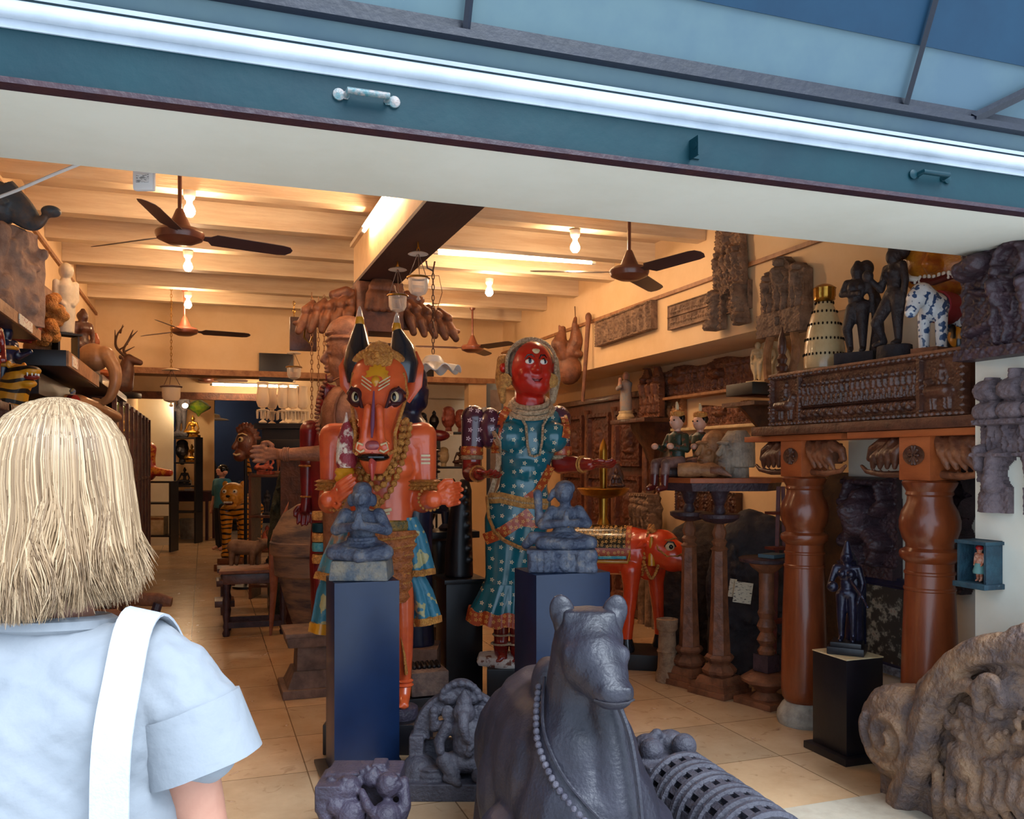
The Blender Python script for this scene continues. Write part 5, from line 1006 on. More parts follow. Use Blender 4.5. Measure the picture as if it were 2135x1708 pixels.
def archp(rf):
    w, h = rf.w, rf.h; X, Z = rf.X, rf.Z; ax = np.abs(X); M = ax < w*.5
    hole = (X**2+(Z-.17)**2 < .062**2) | ((ax < .035) & (Z < .17)) | ((ax < .02) & (Z < .26) & (Z > .17))
    edge = .5*w*(1-.12*(np.sin(Z*22)>.3)); M = (ax < edge) & ~hole
    top = np.zeros_like(X); 
    for x in (-.12, 0, .12): top = np.maximum(top, h-.01-((X-x)/.055)**4*.12-(0.03 if x else 0))
    M &= Z < top; rf.M = M
    for x in (-.12, 0, .12):
        rf.cap(x-.02, h-.10, x+.02, h-.10, .05, .8); rf.cap(x-.03, h-.19, x+.03, h-.19, .045, .8); rf.cap(x, h-.05, x, h-.02, .02)
    for z in (.62*h, .40*h): rf.H[np.abs(Z-z) < .012] = .03
    rg = random.Random(2)
    for x in (-.12, -.04, .04, .12): rf.man(x, .42*h, .15, rg, 1.0)
    for s_ in (-1, 1): rf.cap(s_*.13, .02, s_*.13, .06, .05, .4); rf.cap(s_*.11, .12, s_*.09, .24, .04, .8); rf.cap(s_*.16, .2, s_*.17, .27, .03)
    rf.noise(.002, 80)
wall_panel('arched_niche_panel', 'grey weathered wooden arch panel with pot finials hung on the white pier', 'carving', 2130, 1072, XJ, .40, .63, .035, mat('grey_violet_wood', '#6a5a5c', '#4c3f44', rough=.8, scale=14, bump=.5), archp)
# small blue shrine
q = wpt(2046, 1225, XJ-.04); t = T('blue_wall_shrine', 'small open blue wooden shrine box on the white pier', 'shrine', (XJ-.002, q.y, q.z), -PI/2)
BS = mat('aged_blue_paint', '#20424f', '#152c3a', rough=.6, scale=14, bump=.3, c3='#6f8f98')
PB().box((0, -.005, .105), (.15, .01, .21)).build('back_board', BS, t)
for s_ in (-1, 1): PB().box((s_*.07, -.05, .105), (.012, .09, .19)).build('side_board', BS, t)
PB().box((0, -.05, .20), (.165, .11, .014)).build('top_board', BS, t); PB().box((0, -.055, .012), (.17, .12, .024), tap=1.0).build('bottom_board', BS, t, bevel=.004)
t2 = T('painted_shrine_figurine', 'tiny painted figurine with blue skirt standing inside the blue shrine', 'figurine', (XJ-.05, q.y, q.z+.027), -PI/2)
p = PB(); figure(p, .15, (0, 0, 0), thick=1.4, crown=.05); p.build('figure', mat('figurine_red', '#a8522c', '#c9a08a', rough=.4, scale=60, bump=0), t2, vox=.003, sm=1)
PB().lathe([(.026, 0), (.028, .01), (.018, .045)], (0, 0, .035), 16).build('skirt', mat('sage_skirt', '#5f8a86', rough=.5, bump=0), t2); PB().ell((0, .0, .148), (.016, .016, .012)).build('red_hat', mat('hat_red', '#b02020', rough=.4, bump=0), t2)
# hangings on the bay wall between columns
def atlas(seed, arms=True):
    def f(rf):
        rg = random.Random(seed); w, h = rf.w, rf.h; rf.H[:] = .0; rf.M = (np.abs(rf.X) < w*.5) & ~((rf.Z > h*.8) & (np.abs(rf.X) > w*.48)); c = rf.cap
        rf.H[rf.Z < .12*h] = .02; c(0, .74*h, 0, .80*h, .06, 1.3); c(0, .5*h, 0, .66*h, .075, 1.3, .095)
        for s_ in (-1, 1): c(s_*.1, .66*h, s_*.16, .74*h, .04, 1.3); c(s_*.16, .74*h, s_*.12, .92*h, .035, 1.3); c(s_*.05, .46*h, s_*.13, .34*h, .055, 1.2); c(s_*.13, .34*h, s_*.07, .16*h, .04, 1.2)
        c(-.16, .95*h, .16, .95*h, .025, 1.5); rf.noise(.003, 60)
    return f
wall_panel('squatting_figure_panel', 'dark carved panel of a squatting figure holding up arms, between the two columns', 'relief', 1822, 1200, XR-.005, .46, .58, .04, WOODV, atlas(1))
q = wpt(1846, 1400, XR-.03); t = T('framed_painting', 'framed dark floral painting hanging low between the two columns', 'painting', (XR-.005, q.y, q.z), -PI/2)
PB().box((0, -.012, .27), (.40, .024, .53)).build('frame_back', BLUEDK, t)
PB().box((0, -.026, .27), (.30, .004, .43)).build('canvas', mat('dark_floral_canvas', '#2e2a26', '#8d8a7c', rough=.6, scale=16, bump=0, lo=.52, hi=.62, c3='#6f4a3c'), t)
for (cx_, cz_, w_, h_) in ((0, .525, .42, .045), (0, .015, .42, .045), (-.19, .27, .045, .54), (.19, .27, .045, .54)): PB().box((cx_, -.022, cz_), (w_, .04, h_)).build('frame_rail', BLUEDK if cz_ > .1 else mat('silver_frame', '#7f8794', '#3d4350', rough=.4, scale=30, bump=.1), t, bevel=.005)
wall_panel('slim_figure_carving', 'slim dark figure carving on the wall beside the white pier', 'carving', 2000, 1235, XR-.005, .24, .66, .04, WOODV, lambda rf: (atlas(3)(rf), setattr(rf, 'M', rf.M & ((np.abs(rf.X) < .05+.06*np.abs(np.sin(rf.Z*9))+.03))))[0])
# ---- recess wall
def frieze(seed, n=5, kind=1):
    def f(rf):
        rg = random.Random(seed); rf.border(.018, .6); w = rf.w; rf.M = (rf.Z < rf.h*(.92+.06*np.sin(rf.X*9)))
        for i in range(n):
            x = -w/2+(i+.5)*w/n
            if i % 3 == kind: rf.beast(x, .03, .24, rf.h*.75, 1.1, 1 if i % 2 else -1)
            else:
                for j in (-1, 0, 1): rf.man(x+j*.065, .03, rf.h*.72, rg, 1.0)
        rf.noise(.003, 70)
    return f
wall_panel('long_frieze_panel', 'long brown carved frieze of elephants and figures under the upper wall ledge', 'relief', 1492, 815, XR2-.005, 1.75, .30, .04, WOODM, frieze(11, 8), zz=2.20)
PB().box((0, 0, 0), (.01, .01, .01))
tag(PB().box((0, 0, 0), (.14, 1.9, .025)).build('wall_ledge', WOODT, bevel=.003), 'thin wooden ledge under the long carved frieze', 'shelf', (XR2-.075, wallX(1492, XR2)[1], 2.185), 0)
wall_panel('short_frieze_panel', 'second shorter carved frieze with elephants below the long frieze', 'relief', 1540, 880, XR2-.005, 1.0, .20, .04, WOODM, frieze(12, 5), zz=1.90)
tag(PB().box((0, 0, 0), (.14, 1.5, .025)).build('wall_ledge', CREAM, bevel=.003), 'pale ledge under the shorter carved frieze', 'shelf', (XR2-.075, wallX(1520, XR2)[1], 1.885), 0)
wall_panel('small_framed_relief', 'small carved relief in a pale frame behind the seated soldier puppets', 'relief', 1412, 878, XR2-.005, .36, .26, .03, WOODT, menrow(3, .18, 1.0, .03), zz=1.93)
# couple figure on its shelf
q = wpt(1592, 800, 4.0); t = T('dark_wall_shelf', 'small black wall shelf left of the carved frieze box', 'shelf', (4.02, q.y, q.z-.10), 0)
PB().box((0, 0, .05), (.48, .34, .09)).build('shelf_box', BLACKP, t, bevel=.004); PB().box((0, 0, -.06), (.5, .42, .03)).build('lower_board', WOODD, t); p = PB(); p.prism([(-.0, -.30), (.24, -.30), (.24, -.075), (-.24, -.075)], -.02, .02); p.build('bracket', WOODD, t)
t = T('yellow_couple_carving', 'pale yellow carved embracing couple with arched back on the small black shelf', 'carving', (4.0, q.y, q.z-.003), R(-60))
p = PB(); figure(p, .30, (-.04, -.02, .015), thick=1.3, crown=.05); figure(p, .29, (.045, .0, .015), thick=1.3, crown=.05, pose=dict(hl=(-.2, -.1, .6))); p.box((0, 0, .012), (.24, .12, .024)); p.build('figures', CREAM, t, vox=.0055, sm=1)
PB().lathe([(.16, -.015), (.16, .015)], (.03, .06, .17), 24, rot=(PI/2, 0, 0)).build('arched_back', CREAM, t)
# tabletop on two tall lamp stands
def lampstand(px, d, label, h=1.44):
    t = T('tall_lamp_stand', label, 'stand', FL(px, d), R(20), 'tall wooden lamp stands')
    PB().box((0, 0, .02), (.31, .31, .04)).build('foot_board', WOODM, t, bevel=.004)
    PB().box((0, 0, .06), (.28, .28, .04)).box((0, 0, .10), (.24, .24, .05), tap=.8).lathe([(.09, .12), (.115, .145), (.12, .165), (.09, .20), (.075, .21), (.095, .235), (.1, .25), (.085, .27)], k=8).build('moulded_base', WOODM, t, smooth=False)
    PB().lathe([(.075, .265), (.058, .62), (.052, .98)], k=6).build('tapered_shaft', WOODM, t, smooth=False)
    PB().lathe([(.05, .975), (.062, .99), (.04, 1.01), (.055, 1.04), (.038, 1.06), (.05, 1.10), (.04, 1.13), (.03, 1.16), (.045, 1.18)], k=8).build('turned_knop', WOODM, t)
    PB().lathe([(.04, 1.165), (.10, 1.18), (.135, 1.205), (.138, 1.23), (.12, 1.235), (.04, 1.22)], k=28).build('round_dish', WOODV, t)
    PB().lathe([(.035, 1.22), (.045, 1.25), (.03, 1.29), (.05, 1.33), (.06, 1.37), (.09, 1.42), (.10, h)], k=12).build('top_shaft', WOODV, t)
lampstand(1437, 6.25, 'tall turned wooden lamp stand next to the red bull, under the hexagonal table top'); lampstand(1500, 5.98, 'tall turned wooden lamp stand nearer the big columns, under the hexagonal table top')
q = FL(1498, 6.10); t = T('hexagonal_table_top', 'dark hexagonal table top with orange edge across the two tall lamp stands', 'table top', (q.x, q.y, 1.445), CRZ)
PB().prism([(-.44, .03), (-.38, 0), (.38, 0), (.44, .03), (.44, .055), (-.44, .055)], -.25, .25) if 0 else None
hexv = [(-.42, -.02), (-.25, -.26), (.30, -.24), (.47, .02), (.30, .26), (-.25, .26)]
PB().add([(x, y, 0) for x, y in hexv]+[(x, y, .035) for x, y in hexv], [tuple(range(5, -1, -1)), tuple(range(6, 12))]+[(i, (i+1) % 6, (i+1) % 6+6, i+6) for i in range(6)]).build('top_board', WOODO, t, smooth=False, bevel=.004)
PB().add([(x*.92, y*.9, -.055) for x, y in hexv]+[(x*.96, y*.95, 0) for x, y in hexv], [tuple(range(5, -1, -1)), tuple(range(6, 12))]+[(i, (i+1) % 6, (i+1) % 6+6, i+6) for i in range(6)]).build('under_frame', WOODV, t, smooth=False)
TZ = 1.481
def bearded(px, d, m, label, s=1.0, hairm=None):
    q = FL(px, d, TZ); t = T('bearded_head_carving', label, 'head carving', q, CRZ-R(62))
    p = PB(); h = .30*s
    p.ell((0, .015, .20*s), (.085*s, .105*s, .11*s)); p.ell((0, -.05*s, .15*s), (.062*s, .06*s, .09*s)); p.ell((0, -.07*s, .085*s), (.055*s, .055*s, .08*s)); p.cap((0, -.105*s, .20*s), (0, -.135*s, .155*s), .014*s, .02*s, 8)
    p.ell((0, -.10*s, .225*s), (.06*s, .02*s, .014*s)); p.ell((0, -.115*s, .115*s), (.03*s, .015*s, .009*s)); p.ell((0, -.112*s, .10*s), (.025*s, .012*s, .008*s)); p.cap((0, .03*s, .0), (0, .02*s, .12*s), .07*s, .075*s)
    for sx in (-1, 1): p.ell((sx*.035*s, -.092*s, .20*s), (.018*s, .01*s, .009*s)); p.ell((sx*.085*s, .0, .18*s), (.014*s, .022*s, .034*s)); p.ell((sx*.04*s, -.08*s, .16*s), (.024*s, .02*s, .022*s))
    for i in range(22): a = i*.9; p.chain([(.045*s*math.cos(a), -.085*s-.02*abs(math.sin(a)), (.09-.001*i)*s), (.05*s*math.cos(a), -.095*s-.02*abs(math.sin(a)), (.045-.001*i)*s)], [.012*s, .008*s], 6)
    if hairm:
        for i in range(26): a = -2.4+4.8*i/25+PI/2; p.chain([(.05*s*math.cos(a), .02*s+.05*s*math.sin(a), .29*s), (.088*s*math.cos(a), .02*s+.10*s*math.sin(a), .22*s), (.085*s*math.cos(a), .03*s+.10*s*math.sin(a), .08*s)], [.018*s, .02*s, .016*s], 6)
    p.build('carved_head', m, t, vox=.005, sm=1)
bearded(1488, 6.12, WOODT, 'brown carved head of a bald bearded man on the hexagonal table top', 1.08); bearded(1532, 5.98, mat('grey_carved_wood', '#9a8a78', '#6e6258', rough=.7, scale=14, bump=.3), 'grey carved head of a long-haired bearded man on the hexagonal table top', 1.06, True)
q = FL(1462, 5.93, TZ+.052); t = T('lying_clay_bottle', 'brown clay bottle lying on its side in front of the bearded heads', 'bottle', q, CRZ+R(-12))
PB().lathe([(.02, -.16), (.045, -.155), (.055, -.08), (.05, -.02), (.042, 0), (.05, .03), (.052, .08), (.03, .12), (.018, .16)], k=24, rot=(0, PI/2, 0)).build('bottle_body', WOODT, t); PB().tube([(.06, -.05, 0), (.12, -.07, .0), (.20, -.06, -.04)], [.02, .03, .004], k=8, flat=.4).build('handle', WOODM, t)
q = FL(1403, 6.22, TZ); t = T('dark_stone_block', 'dark carved block under the seated soldier puppets', 'block', q, CRZ)
PB().box((0.06, 0, .035), (.30, .16, .07)).build('carved_block', WOODD, t, bevel=.012)
def puppet(px, d, label, turn, hat_off=0):
    q = FL(px, d, TZ+.085); t = T('seated_soldier_puppet', label, 'puppet', q, CRZ+turn, 'seated soldier puppets', 1.25)
    g = MATS.get('green_coat') or mat('green_coat', '#1f3326', '#6e3b2a', rough=.4, scale=30, bump=.1, lo=.55, hi=.6)
    p = PB(); loft(p, [(0, 0, 0, .05, .045), (.06, 0, 0, .045, .04), (.13, 0, 0, .06, .042), (.17, 0, 0, .055, .038), (.19, 0, 0, .025, .025)]); 
    for sx in (-1, 1): p.chain([(sx*.06, 0, .16), (sx*.085, -.02, .09), (sx*.06, -.09, .10)], [.022, .02, .016])
    p.build('coat', g, t, vox=.005, sm=1)
    PB().cap((0, 0, .18), (0, 0, .21), .02).ell((0, -.005, .245), (.038, .042, .048)).ell((0, -.048, .24), (.007, .01, .01)).build('head', FIGSK, t)
    for sx in (-1, 1):
        PB().ell((sx*.016, -.042, .252), (.007, .004, .005)).build('eye', EYEB, t); PB().ell((sx*.06, -.115, .105), (.018, .022, .018)).build('hand', FIGSK, t)
        PB().chain([(sx*.03, -.01, .02), (sx*.04, -.13, .01), (sx*.04, -.135, -.05)], [.034, .026, .024]).build('breeches', mat('puppet_breeches', '#6d4a44', '#8a6a60', rough=.5, scale=20, bump=0), t)
        PB().chain([(sx*.04, -.135, -.05), (sx*.04, -.14, -.12)], [.024, .018]).cap((sx*.04, -.14, -.12), (sx*.04, -.185, -.13), .019, .016).build('boot', mat('puppet_boot', '#5a1a18', rough=.3, bump=0, coat=.5), t)
    PB().ell((0, .008, .262), (.041, .042, .04)).build('hair', EYEB, t)
    PB().lathe([(.034, .27), (.042, .285), (.04, .30), (.03, .305), (.012, .31)], k=20).build('hat', OCHRE, t); PB().tube([(0, 0, .30), (0, -.0, .335), (.005, -.01, .355)], [.009, .010, .005]).build('plume', CREAM, t)
puppet(1412, 6.10, 'painted soldier puppet seated at the left edge of the hexagonal table top', R(-55)); puppet(1460, 6.26, 'painted soldier puppet seated behind its twin, beside the bearded heads', R(-55))
# small stand with round top
t = T('small_turned_stand', 'dark turned wooden stand with round top left of the farther column', 'stand', FL(1598, 5.72), R(15))
PB().box((0, 0, .02), (.30, .30, .04)).build('foot_board', WOODM, t, bevel=.003)
PB().lathe([(.10, .04), (.06, .08), (.09, .11), (.16, .15), (.165, .17), (.12, .20), (.10, .21)], k=20, scal=(12, .03)).build('lotus_base', WOODM, t)
PB().box((0, 0, .27), (.12, .12, .11)).build('square_block', WOODV, t)
PB().lathe([(.05, .32), (.06, .35), (.04, .38), (.065, .42), (.04, .47), (.065, .51), (.045, .56), (.06, .60), (.05, .62), (.05, .86), (.10, .90), (.12, .93)], k=10).build('turned_shaft', WOODM, t)
PB().lathe([(.12, .925), (.175, .935), (.18, .955), (.17, .962)], k=28).build('round_top', WOODV, t)
t = T('small_blue_book', 'small blue-edged board lying on the round-topped stand', 'book', FL(1612, 5.70, .964), R(20)); PB().box((0, 0, .012), (.16, .12, .022)).build('cover', mat('slate_blue', '#4a6672', rough=.6, bump=0), t)
t = T('red_a_frame_stand', 'slender red wooden A-shaped stand against the farther column', 'stand', FL(1628, 5.98), 0)
for x_ in (-.06, .06): PB().tube([(x_, 0, 0), (x_*.3, 0, 1.42)], .018, k=4).build('upright', mat('red_stand_wood', '#7a2f22', '#5c2018', rough=.5, scale=10, bump=.1), t, smooth=False)
for z_ in (.5, 1.0, 1.24): PB().box((0, -.02, z_), (.22, .10, .018)).build('small_shelf', MATS['red_stand_wood'], t)
# small stone pillar like a chess rook
t = T('small_stone_pillar', 'small tan stone pillar shaped like a chess rook beside the red bull', 'pillar', FL(1391, 6.3), 0)
PB().lathe([(.085, 0), (.088, .04), (.07, .09), (.065, .2), (.075, .22), (.065, .24), (.06, .36), (.075, .38), (.078, .45), (.055, .455), (.05, .44)], k=24).build('stone_body', mat('tan_stone', '#9a7a5c', '#7a5a42', rough=.8, scale=14, bump=.5), t)
# dark rocks
def rock(px, d, r, z, label, seed, m=STONED, carve=True):
    random.seed(seed); p = PB(); p.ell((0, 0, z*.5), (r[0], r[1], z*.52), k=20); p.ell((r[0]*.3, -.05, z*.72), (r[0]*.6, r[1]*.8, z*.28)); p.box((0, 0, z*.2), (r[0]*1.8, r[1]*1.6, z*.4))
    for i in range(30): a = random.random()*2-1; b_ = random.random(); p.ell((a*r[0]*.7, -r[1]*(.75+.15*random.random())*math.sqrt(max(.05, 1-a*a*.6)), z*(.12+.75*b_)), (random.uniform(.02, .05), .05, random.uniform(.03, .07)))
    sd = seed*3.3; return tag(p.build('dark_stone_sculpture', m, vox=.014, sm=2, disp=lambda q: .02*mnoise.noise(q*6+Vector((sd, 0, 0)))+.008*mnoise.noise(q*22)), label, 'sculpture', FL(px, d), CRZ)
rock(1452, 7.25, (.36, .2), 1.08, 'rough brown-black stone sculpture behind the lamp stands, beside the red bull', 3, mat('brown_rock', '#43352c', '#2a2223', rough=.8, scale=6, bump=.8, bscale=22))
rock(1566, 6.6, (.34, .2), 1.20, 'taller blackish stone sculpture between the lamp stands and the farther column', 5)
o = PB().box((0, 0, 0), (.13, .004, .15)).build('paper_notice', PAPER, None, smooth=False); tag(o, 'white printed paper notice stuck on the blackish stone sculpture', 'notice', W(1549, 1236, 6.22), (0, R(8), CRZ))
o = PB().box((0, 0, 0), (.05, .004, .13)).build('paper_notice', PAPER, None, smooth=False); tag(o, 'narrow printed paper strip left of the larger paper notice', 'notice', W(1527, 1226, 6.28), (0, R(8), CRZ))
q = FL(1745, 5.25); tag(PB().box((0, 0, .76), (.5, .06, 1.52)).build('dark_leaning_panel', mat('mottled_brown_panel', '#3f2a1c', '#5a3d22', rough=.6, scale=8, bump=.2)), 'tall dark brown panel standing behind the farther column', 'panel', (3.95, 4.55, 0), R(-75))
# ---- red bull figure
t = T('red_painted_bull', 'orange-red painted wooden bull with patterned saddle cloth, facing right', 'statue', FL(1302, 6.85), CRZ-R(12))
PB().box((0, 0, .05), (.62, .62, .10)).build('plinth', BLACKP, t, bevel=.006) if 0 else None
PB().box((.05, 0, .06), (.46, .44, .12)).build('plinth', mat('dark_plinth', '#1c1a1c', rough=.5, bump=.05), t, bevel=.006)
p = PB(); p.chain([(-.42, .04, .88), (-.2, .02, .88), (.08, 0, .88)], [.18, .19, .18]); p.ell((.05, 0, 1.0), (.12, .10, .08)); p.chain([(.10, 0, .90), (.22, -.04, .92), (.29, -.07, .92)], [.17, .14, .15]); p.chain([(.28, -.09, .915), (.38, -.14, .87), (.445, -.17, .85)], [.15, .125, .095]); p.ell((.18, -.03, .78), (.10, .08, .12))
for x, y, x2 in ((.06, -.12, .03), (.24, .12, .27), (-.40, -.1, -.42), (-.30, .14, -.30)): p.chain([(x, y, .75), (x, y, .62), ((x+x2)/2, y, .42), (x2, y, .21)], [.085, .062, .048, .040])
p.build('body', mat('bull_red', '#d9441c', '#bd3216', rough=.25, scale=3, bump=.04, coat=.6), t, vox=.012, sm=4)
for x, y in ((.03, -.12), (.27, .12)): PB().lathe([(.055, .12), (.06, .14), (.04, .22)], (x, y, 0), 16).build('hoof', HORN, t)
for sx in (-1,): PB().ell((.36, -.238, .95), (.036, .02, .036)).build('eye_white', CREAM, t); PB().ell((.368, -.256, .95), (.016, .010, .018)).build('pupil', EYEB, t); PB().tube([(.32, -.235, .95), (.345, -.248, .988), (.385, -.245, .985), (.405, -.24, .95)], .006).build('eye_line', mat('dark_maroon2', '#2a0a08', rough=.4, bump=0), t)
def ringtube(name, pts, r, m, flat=.5): return PB().tube(pts, r, k=8, flat=flat).build(name, m, t)
ringtube('halter', [(.24, -.19, 1.0), (.27, -.235, .93), (.34, -.25, .875), (.42, -.255, .88), (.49, -.235, .92)], .013, OCHRE); ringtube('halter', [(.40, -.14, 1.0), (.35, -.2, .99), (.28, -.2, .985), (.24, -.17, 1.0)], .013, OCHRE)
p = PB()
for k_ in range(22): a = -1.9+3.6*k_/21; p.ell((.17+.03*math.sin(a), -.20*math.cos(a)*.85-.0, .89+.20*math.sin(a)), .016, k=8)
for k_ in range(16): a = k_/15; p.ell((.17+.10*a, -.19+.02*math.sin(a*3), .80-.10*math.sin(a*PI)), .013, k=8)
p.build('neck_garland', OCHRE, t)
for nm, mm, r_, x0, x1 in (('saddle_cloth', flower_mat('saddle_diamonds', '#2c2618', '#b98f52', 30, .42, plane='xz'), .198, -.46, .02), ('saddle_border', BORD, .193, -.52, .06)):
    vs = []; fs = []; k_ = 20
    for i in range(6):
        x = x0+(x1-x0)*i/5
        for j in range(k_+1): a = PI*(-.12 if nm == 'saddle_border' else .06)+PI*(1.24 if nm == 'saddle_border' else .88)*j/k_; vs.append((x, .02-(r_)*math.cos(a), .885+r_*math.sin(a)))
    for i in range(5):
        for j in range(k_): fs.append((i*(k_+1)+j, i*(k_+1)+j+1, (i+1)*(k_+1)+j+1, (i+1)*(k_+1)+j))
    PB().add(vs, fs).build(nm, mm, t, solid=.012)
ringtube('saddle_trim', [(-.5, -.195, .83), (-.2, -.205, .82), (.04, -.195, .82), (.06, -.17, .90), (.06, -.10, 1.03)], .012, YEL); ringtube('saddle_stripe', [(-.5, -.20, .86), (-.2, -.21, .85), (.03, -.20, .855)], .012, SKYB)
PB().lathe([(.022, 0), (.028, .03), (.016, .12), (.02, .14), (.008, .17)][::-1] if 0 else [(.028, 0), (.024, .08), (.014, .12), (.020, .135), (.012, .22)], (.22, -.20, .80), 12).build('tassel', YEL, t)
p = PB(); p.tube([(.24, -.1, 1.04), (.22, -.13, 1.07), (.235, -.15, 1.11)], [.03, .028, .005], k=8); p.build('horn', OCHRE, t); PB().tube([(.22, -.14, .97), (.15, -.2, .96), (.10, -.20, .93)], [.022, .026, .004], k=8, flat=.5).build('ear', MATS['bull_red'], t)
# ---- brass lamp and idol, wall cabinet, madonna shelf
t = T('brass_oil_lamp', 'tall brass oil lamp stand with wide tray and pointed finial behind the woman statue', 'lamp', FL(1258, 7.3), 0)
PB().lathe([(.17, 0), (.16, .03), (.06, .08), (.035, .14), (.03, .5), (.05, .52), (.03, .55), (.032, .85), (.055, .90), (.04, .95), (.07, 1.0), (.06, 1.05), (.035, 1.12), (.04, 1.28), (.18, 1.31), (.22, 1.36), (.215, 1.37), (.03, 1.35)], k=32).build('stem_and_tray', BRASS, t)
PB().lathe([(.03, 1.345), (.035, 1.56), (.035, 1.68), (.028, 1.73), (.004, 1.78)], k=16).build('finial', BRASS, t)
q = FL(1285, 7.2, 1.375); t = T('small_dark_idol', 'small dark seated idol resting on the brass lamp tray', 'figurine', (q.x-.0, q.y, 1.372), CRZ)
p = PB(); figure(p, .26, (0, 0, 0), seated=True, thick=1.1); p.lathe([(.06, 0), (.07, .1), (.03, .2)], (0, .04, 0), 12, sq=.3); p.build('figure', WOODD, t, vox=.005, sm=1)
cy0 = wallX(1180, 4.2)[1]; t = T('carved_wall_cabinet', 'large carved red-brown cabinet with panelled doors in the right recess, behind the woman statue', 'cabinet', (XR2-.005, 8.75, 0), -PI/2)
PB().box((0, -.06, 1.15), (2.2, .11, 2.2)).build('carcass', mat('cabinet_wood', '#6a3a28', '#47241a', rough=.5, scale=6, bump=.3), t, bevel=.006)
PB().box((0, -.08, 2.27), (2.3, .16, .06)).build('cornice', WOODD, t, bevel=.01); PB().box((0, -.08, .05), (2.3, .16, .08)).build('plinth', WOODD, t)
for i in range(3):
    for j in range(3):
        rf = RF(.56, .58, .01); rf.border(.05, .5, False); rg = random.Random(i*3+j)
        rf.H[(np.abs(rf.X) < .2) & (rf.Z > .08) & (rf.Z < .5)] = .006; rf.cap(0, .22, 0, .34, .08, .5); rf.ring(0, .30, .13, .02, .8); rf.cap(-.08, .16, .08, .16, .03); rf.noise(.003, 40)
        o = rf.build('door_panel', MATS['cabinet_wood'], .01, t); o.location = (-.70+.70*i, -.115, .18+.68*j)
for i in range(4): PB().lathe([(.03, 0), (.04, .05), (.025, .1), (.035, .5), (.035, 1.5), (.025, 1.95), (.045, 2.05)], (-1.05+.70*i, -.13, .12), 12).build('pilaster', WOODM, t)
q = wpt(1333, 872, 4.0); t = T('carved_bracket_shelf', 'dark scalloped wall bracket shelf carrying the mother-and-child figure', 'shelf', (XR2-.01, q.y, q.z-.03), -PI/2)
PB().box((0, -.20, .0), (.72, .40, .04)).build('shelf_board', WOODD, t, bevel=.004)
p = PB(); p.lathe([(.03, -.50), (.06, -.47), (.05, -.42), (.10, -.34), (.14, -.26), (.20, -.18), (.27, -.10), (.30, -.02)], (0, -.1, 0), 20, sq=.7, scal=(10, .05)); p.build('carved_bracket', WOODD, t)
q2 = wpt(1305, 864, 3.98); t = T('mother_and_child_figure', 'pale painted standing mother-and-child figurine on the carved bracket shelf', 'figurine', (q2.x, q2.y, q.z-.008), R(-40))
PB().lathe([(.085, 0), (.09, .03), (.07, .06), (.075, .085), (.06, .09)], k=20).build('round_base', CREAM, t)
p = PB(); loft(p, [(.09, 0, 0, .06, .055), (.2, 0, 0, .062, .05), (.30, 0, 0, .055, .045), (.37, 0, 0, .065, .045), (.40, 0, 0, .03, .03)]); p.chain([(-.05, -.01, .36), (-.07, -.06, .31), (-.03, -.09, .33)], .022); p.build('robe', mat('faded_blue_robe', '#8c8f94', '#b08c74', rough=.6, scale=12, bump=.2), t, vox=.006, sm=1)
PB().ell((0, -.005, .44), (.03, .034, .04)).ell((-.04, -.075, .40), .02).cap((-.045, -.07, .34), (-.042, -.072, .385), .022, .016).build('heads_and_child', FIGSK, t); PB().ell((0, .012, .44), (.038, .036, .048)).cap((0, .03, .43), (0, .035, .33), .034, .03).build('veil', CREAM, t)
q = wpt(1352, 868, 4.1); rf = RF(.40, .50, .008); rf.M = rf.Z < .50-((np.abs(np.mod(rf.X+.2, .2)-.1))/.1)**2*.16; menrow(3, .36, 1.1, .02, .04, 6)(rf); o = rf.build('twin_arch_carving', WOODM, .04); tag(o, 'brown carved twin-arched panel beside the mother-and-child figure', 'carving', (4.15, q.y-.03, q.z-.015), -PI/2)
q = wpt(1345, 1105, 4.0); t = T('stepped_temple_carving', 'brown carved openwork temple model with pointed tops under the bracket shelf', 'carving', (4.05, q.y, 0), -PI/2)
p = PB()
for x, h in ((-.14, 1.30), (0, 1.38), (.14, 1.30)): p.lathe([(.05, 0), (.045, .5), (.04, .9), (.055, 1.0), (.05, h-.2), (.065, h-.16), (.035, h-.1), (.045, h-.06), (.004, h)], (x, 0, 0), 10)
p.build('spires', WOODG, t); rf = RF(.38, .42, .008); menrow(4, .36, 1.2, .03)(rf); o = rf.build('relief_band', WOODG, .09, t); o.location = (0, .0, .86)
q = wpt(1470, 1085, XR2); wall_panel('hanging_dark_relief', 'dark relief strip on the recess wall seen below the hexagonal table top', 'relief', 1480, 1075, XR2-.005, 1.0, .22, .05, WOODD, menrow(7, .17, 1.0))
# ============================================================ CENTRE BACK
# brown carved figure behind the bull-headed statue
t = T('moulded_stone_pedestal', 'brown moulded stone pedestal on the floor behind the left blue pedestal', 'pedestal', FL(655, 6.05), 0)
PST = mat('brown_pedestal_stone', '#7d6152', '#5c463c', rough=.7, scale=10, bump=.3)
PB().box((0, 0, .03), (.46, .42, .06)).box((0, 0, .11), (.40, .36, .12), tap=.75).box((0, 0, .25), (.26, .24, .18), tap=.95).box((0, 0, .37), (.38, .34, .07), tap=1.06).box((0, 0, .42), (.42, .38, .03)).build('moulded_block', PST, t, bevel=.008)
K4 = 6.05/F; fx = lambda px: (px-715)*K4; fz = lambda py: HCAM+(HY-py)*K4
t = T('brown_carved_figure', 'tall brown carved wooden figure in profile with cap, one arm stretched left', 'statue', FL(715, 6.35), CRZ)
t.scale = (6.35/6.05,)*3; t.location.z = HCAM*(1-6.35/6.05)
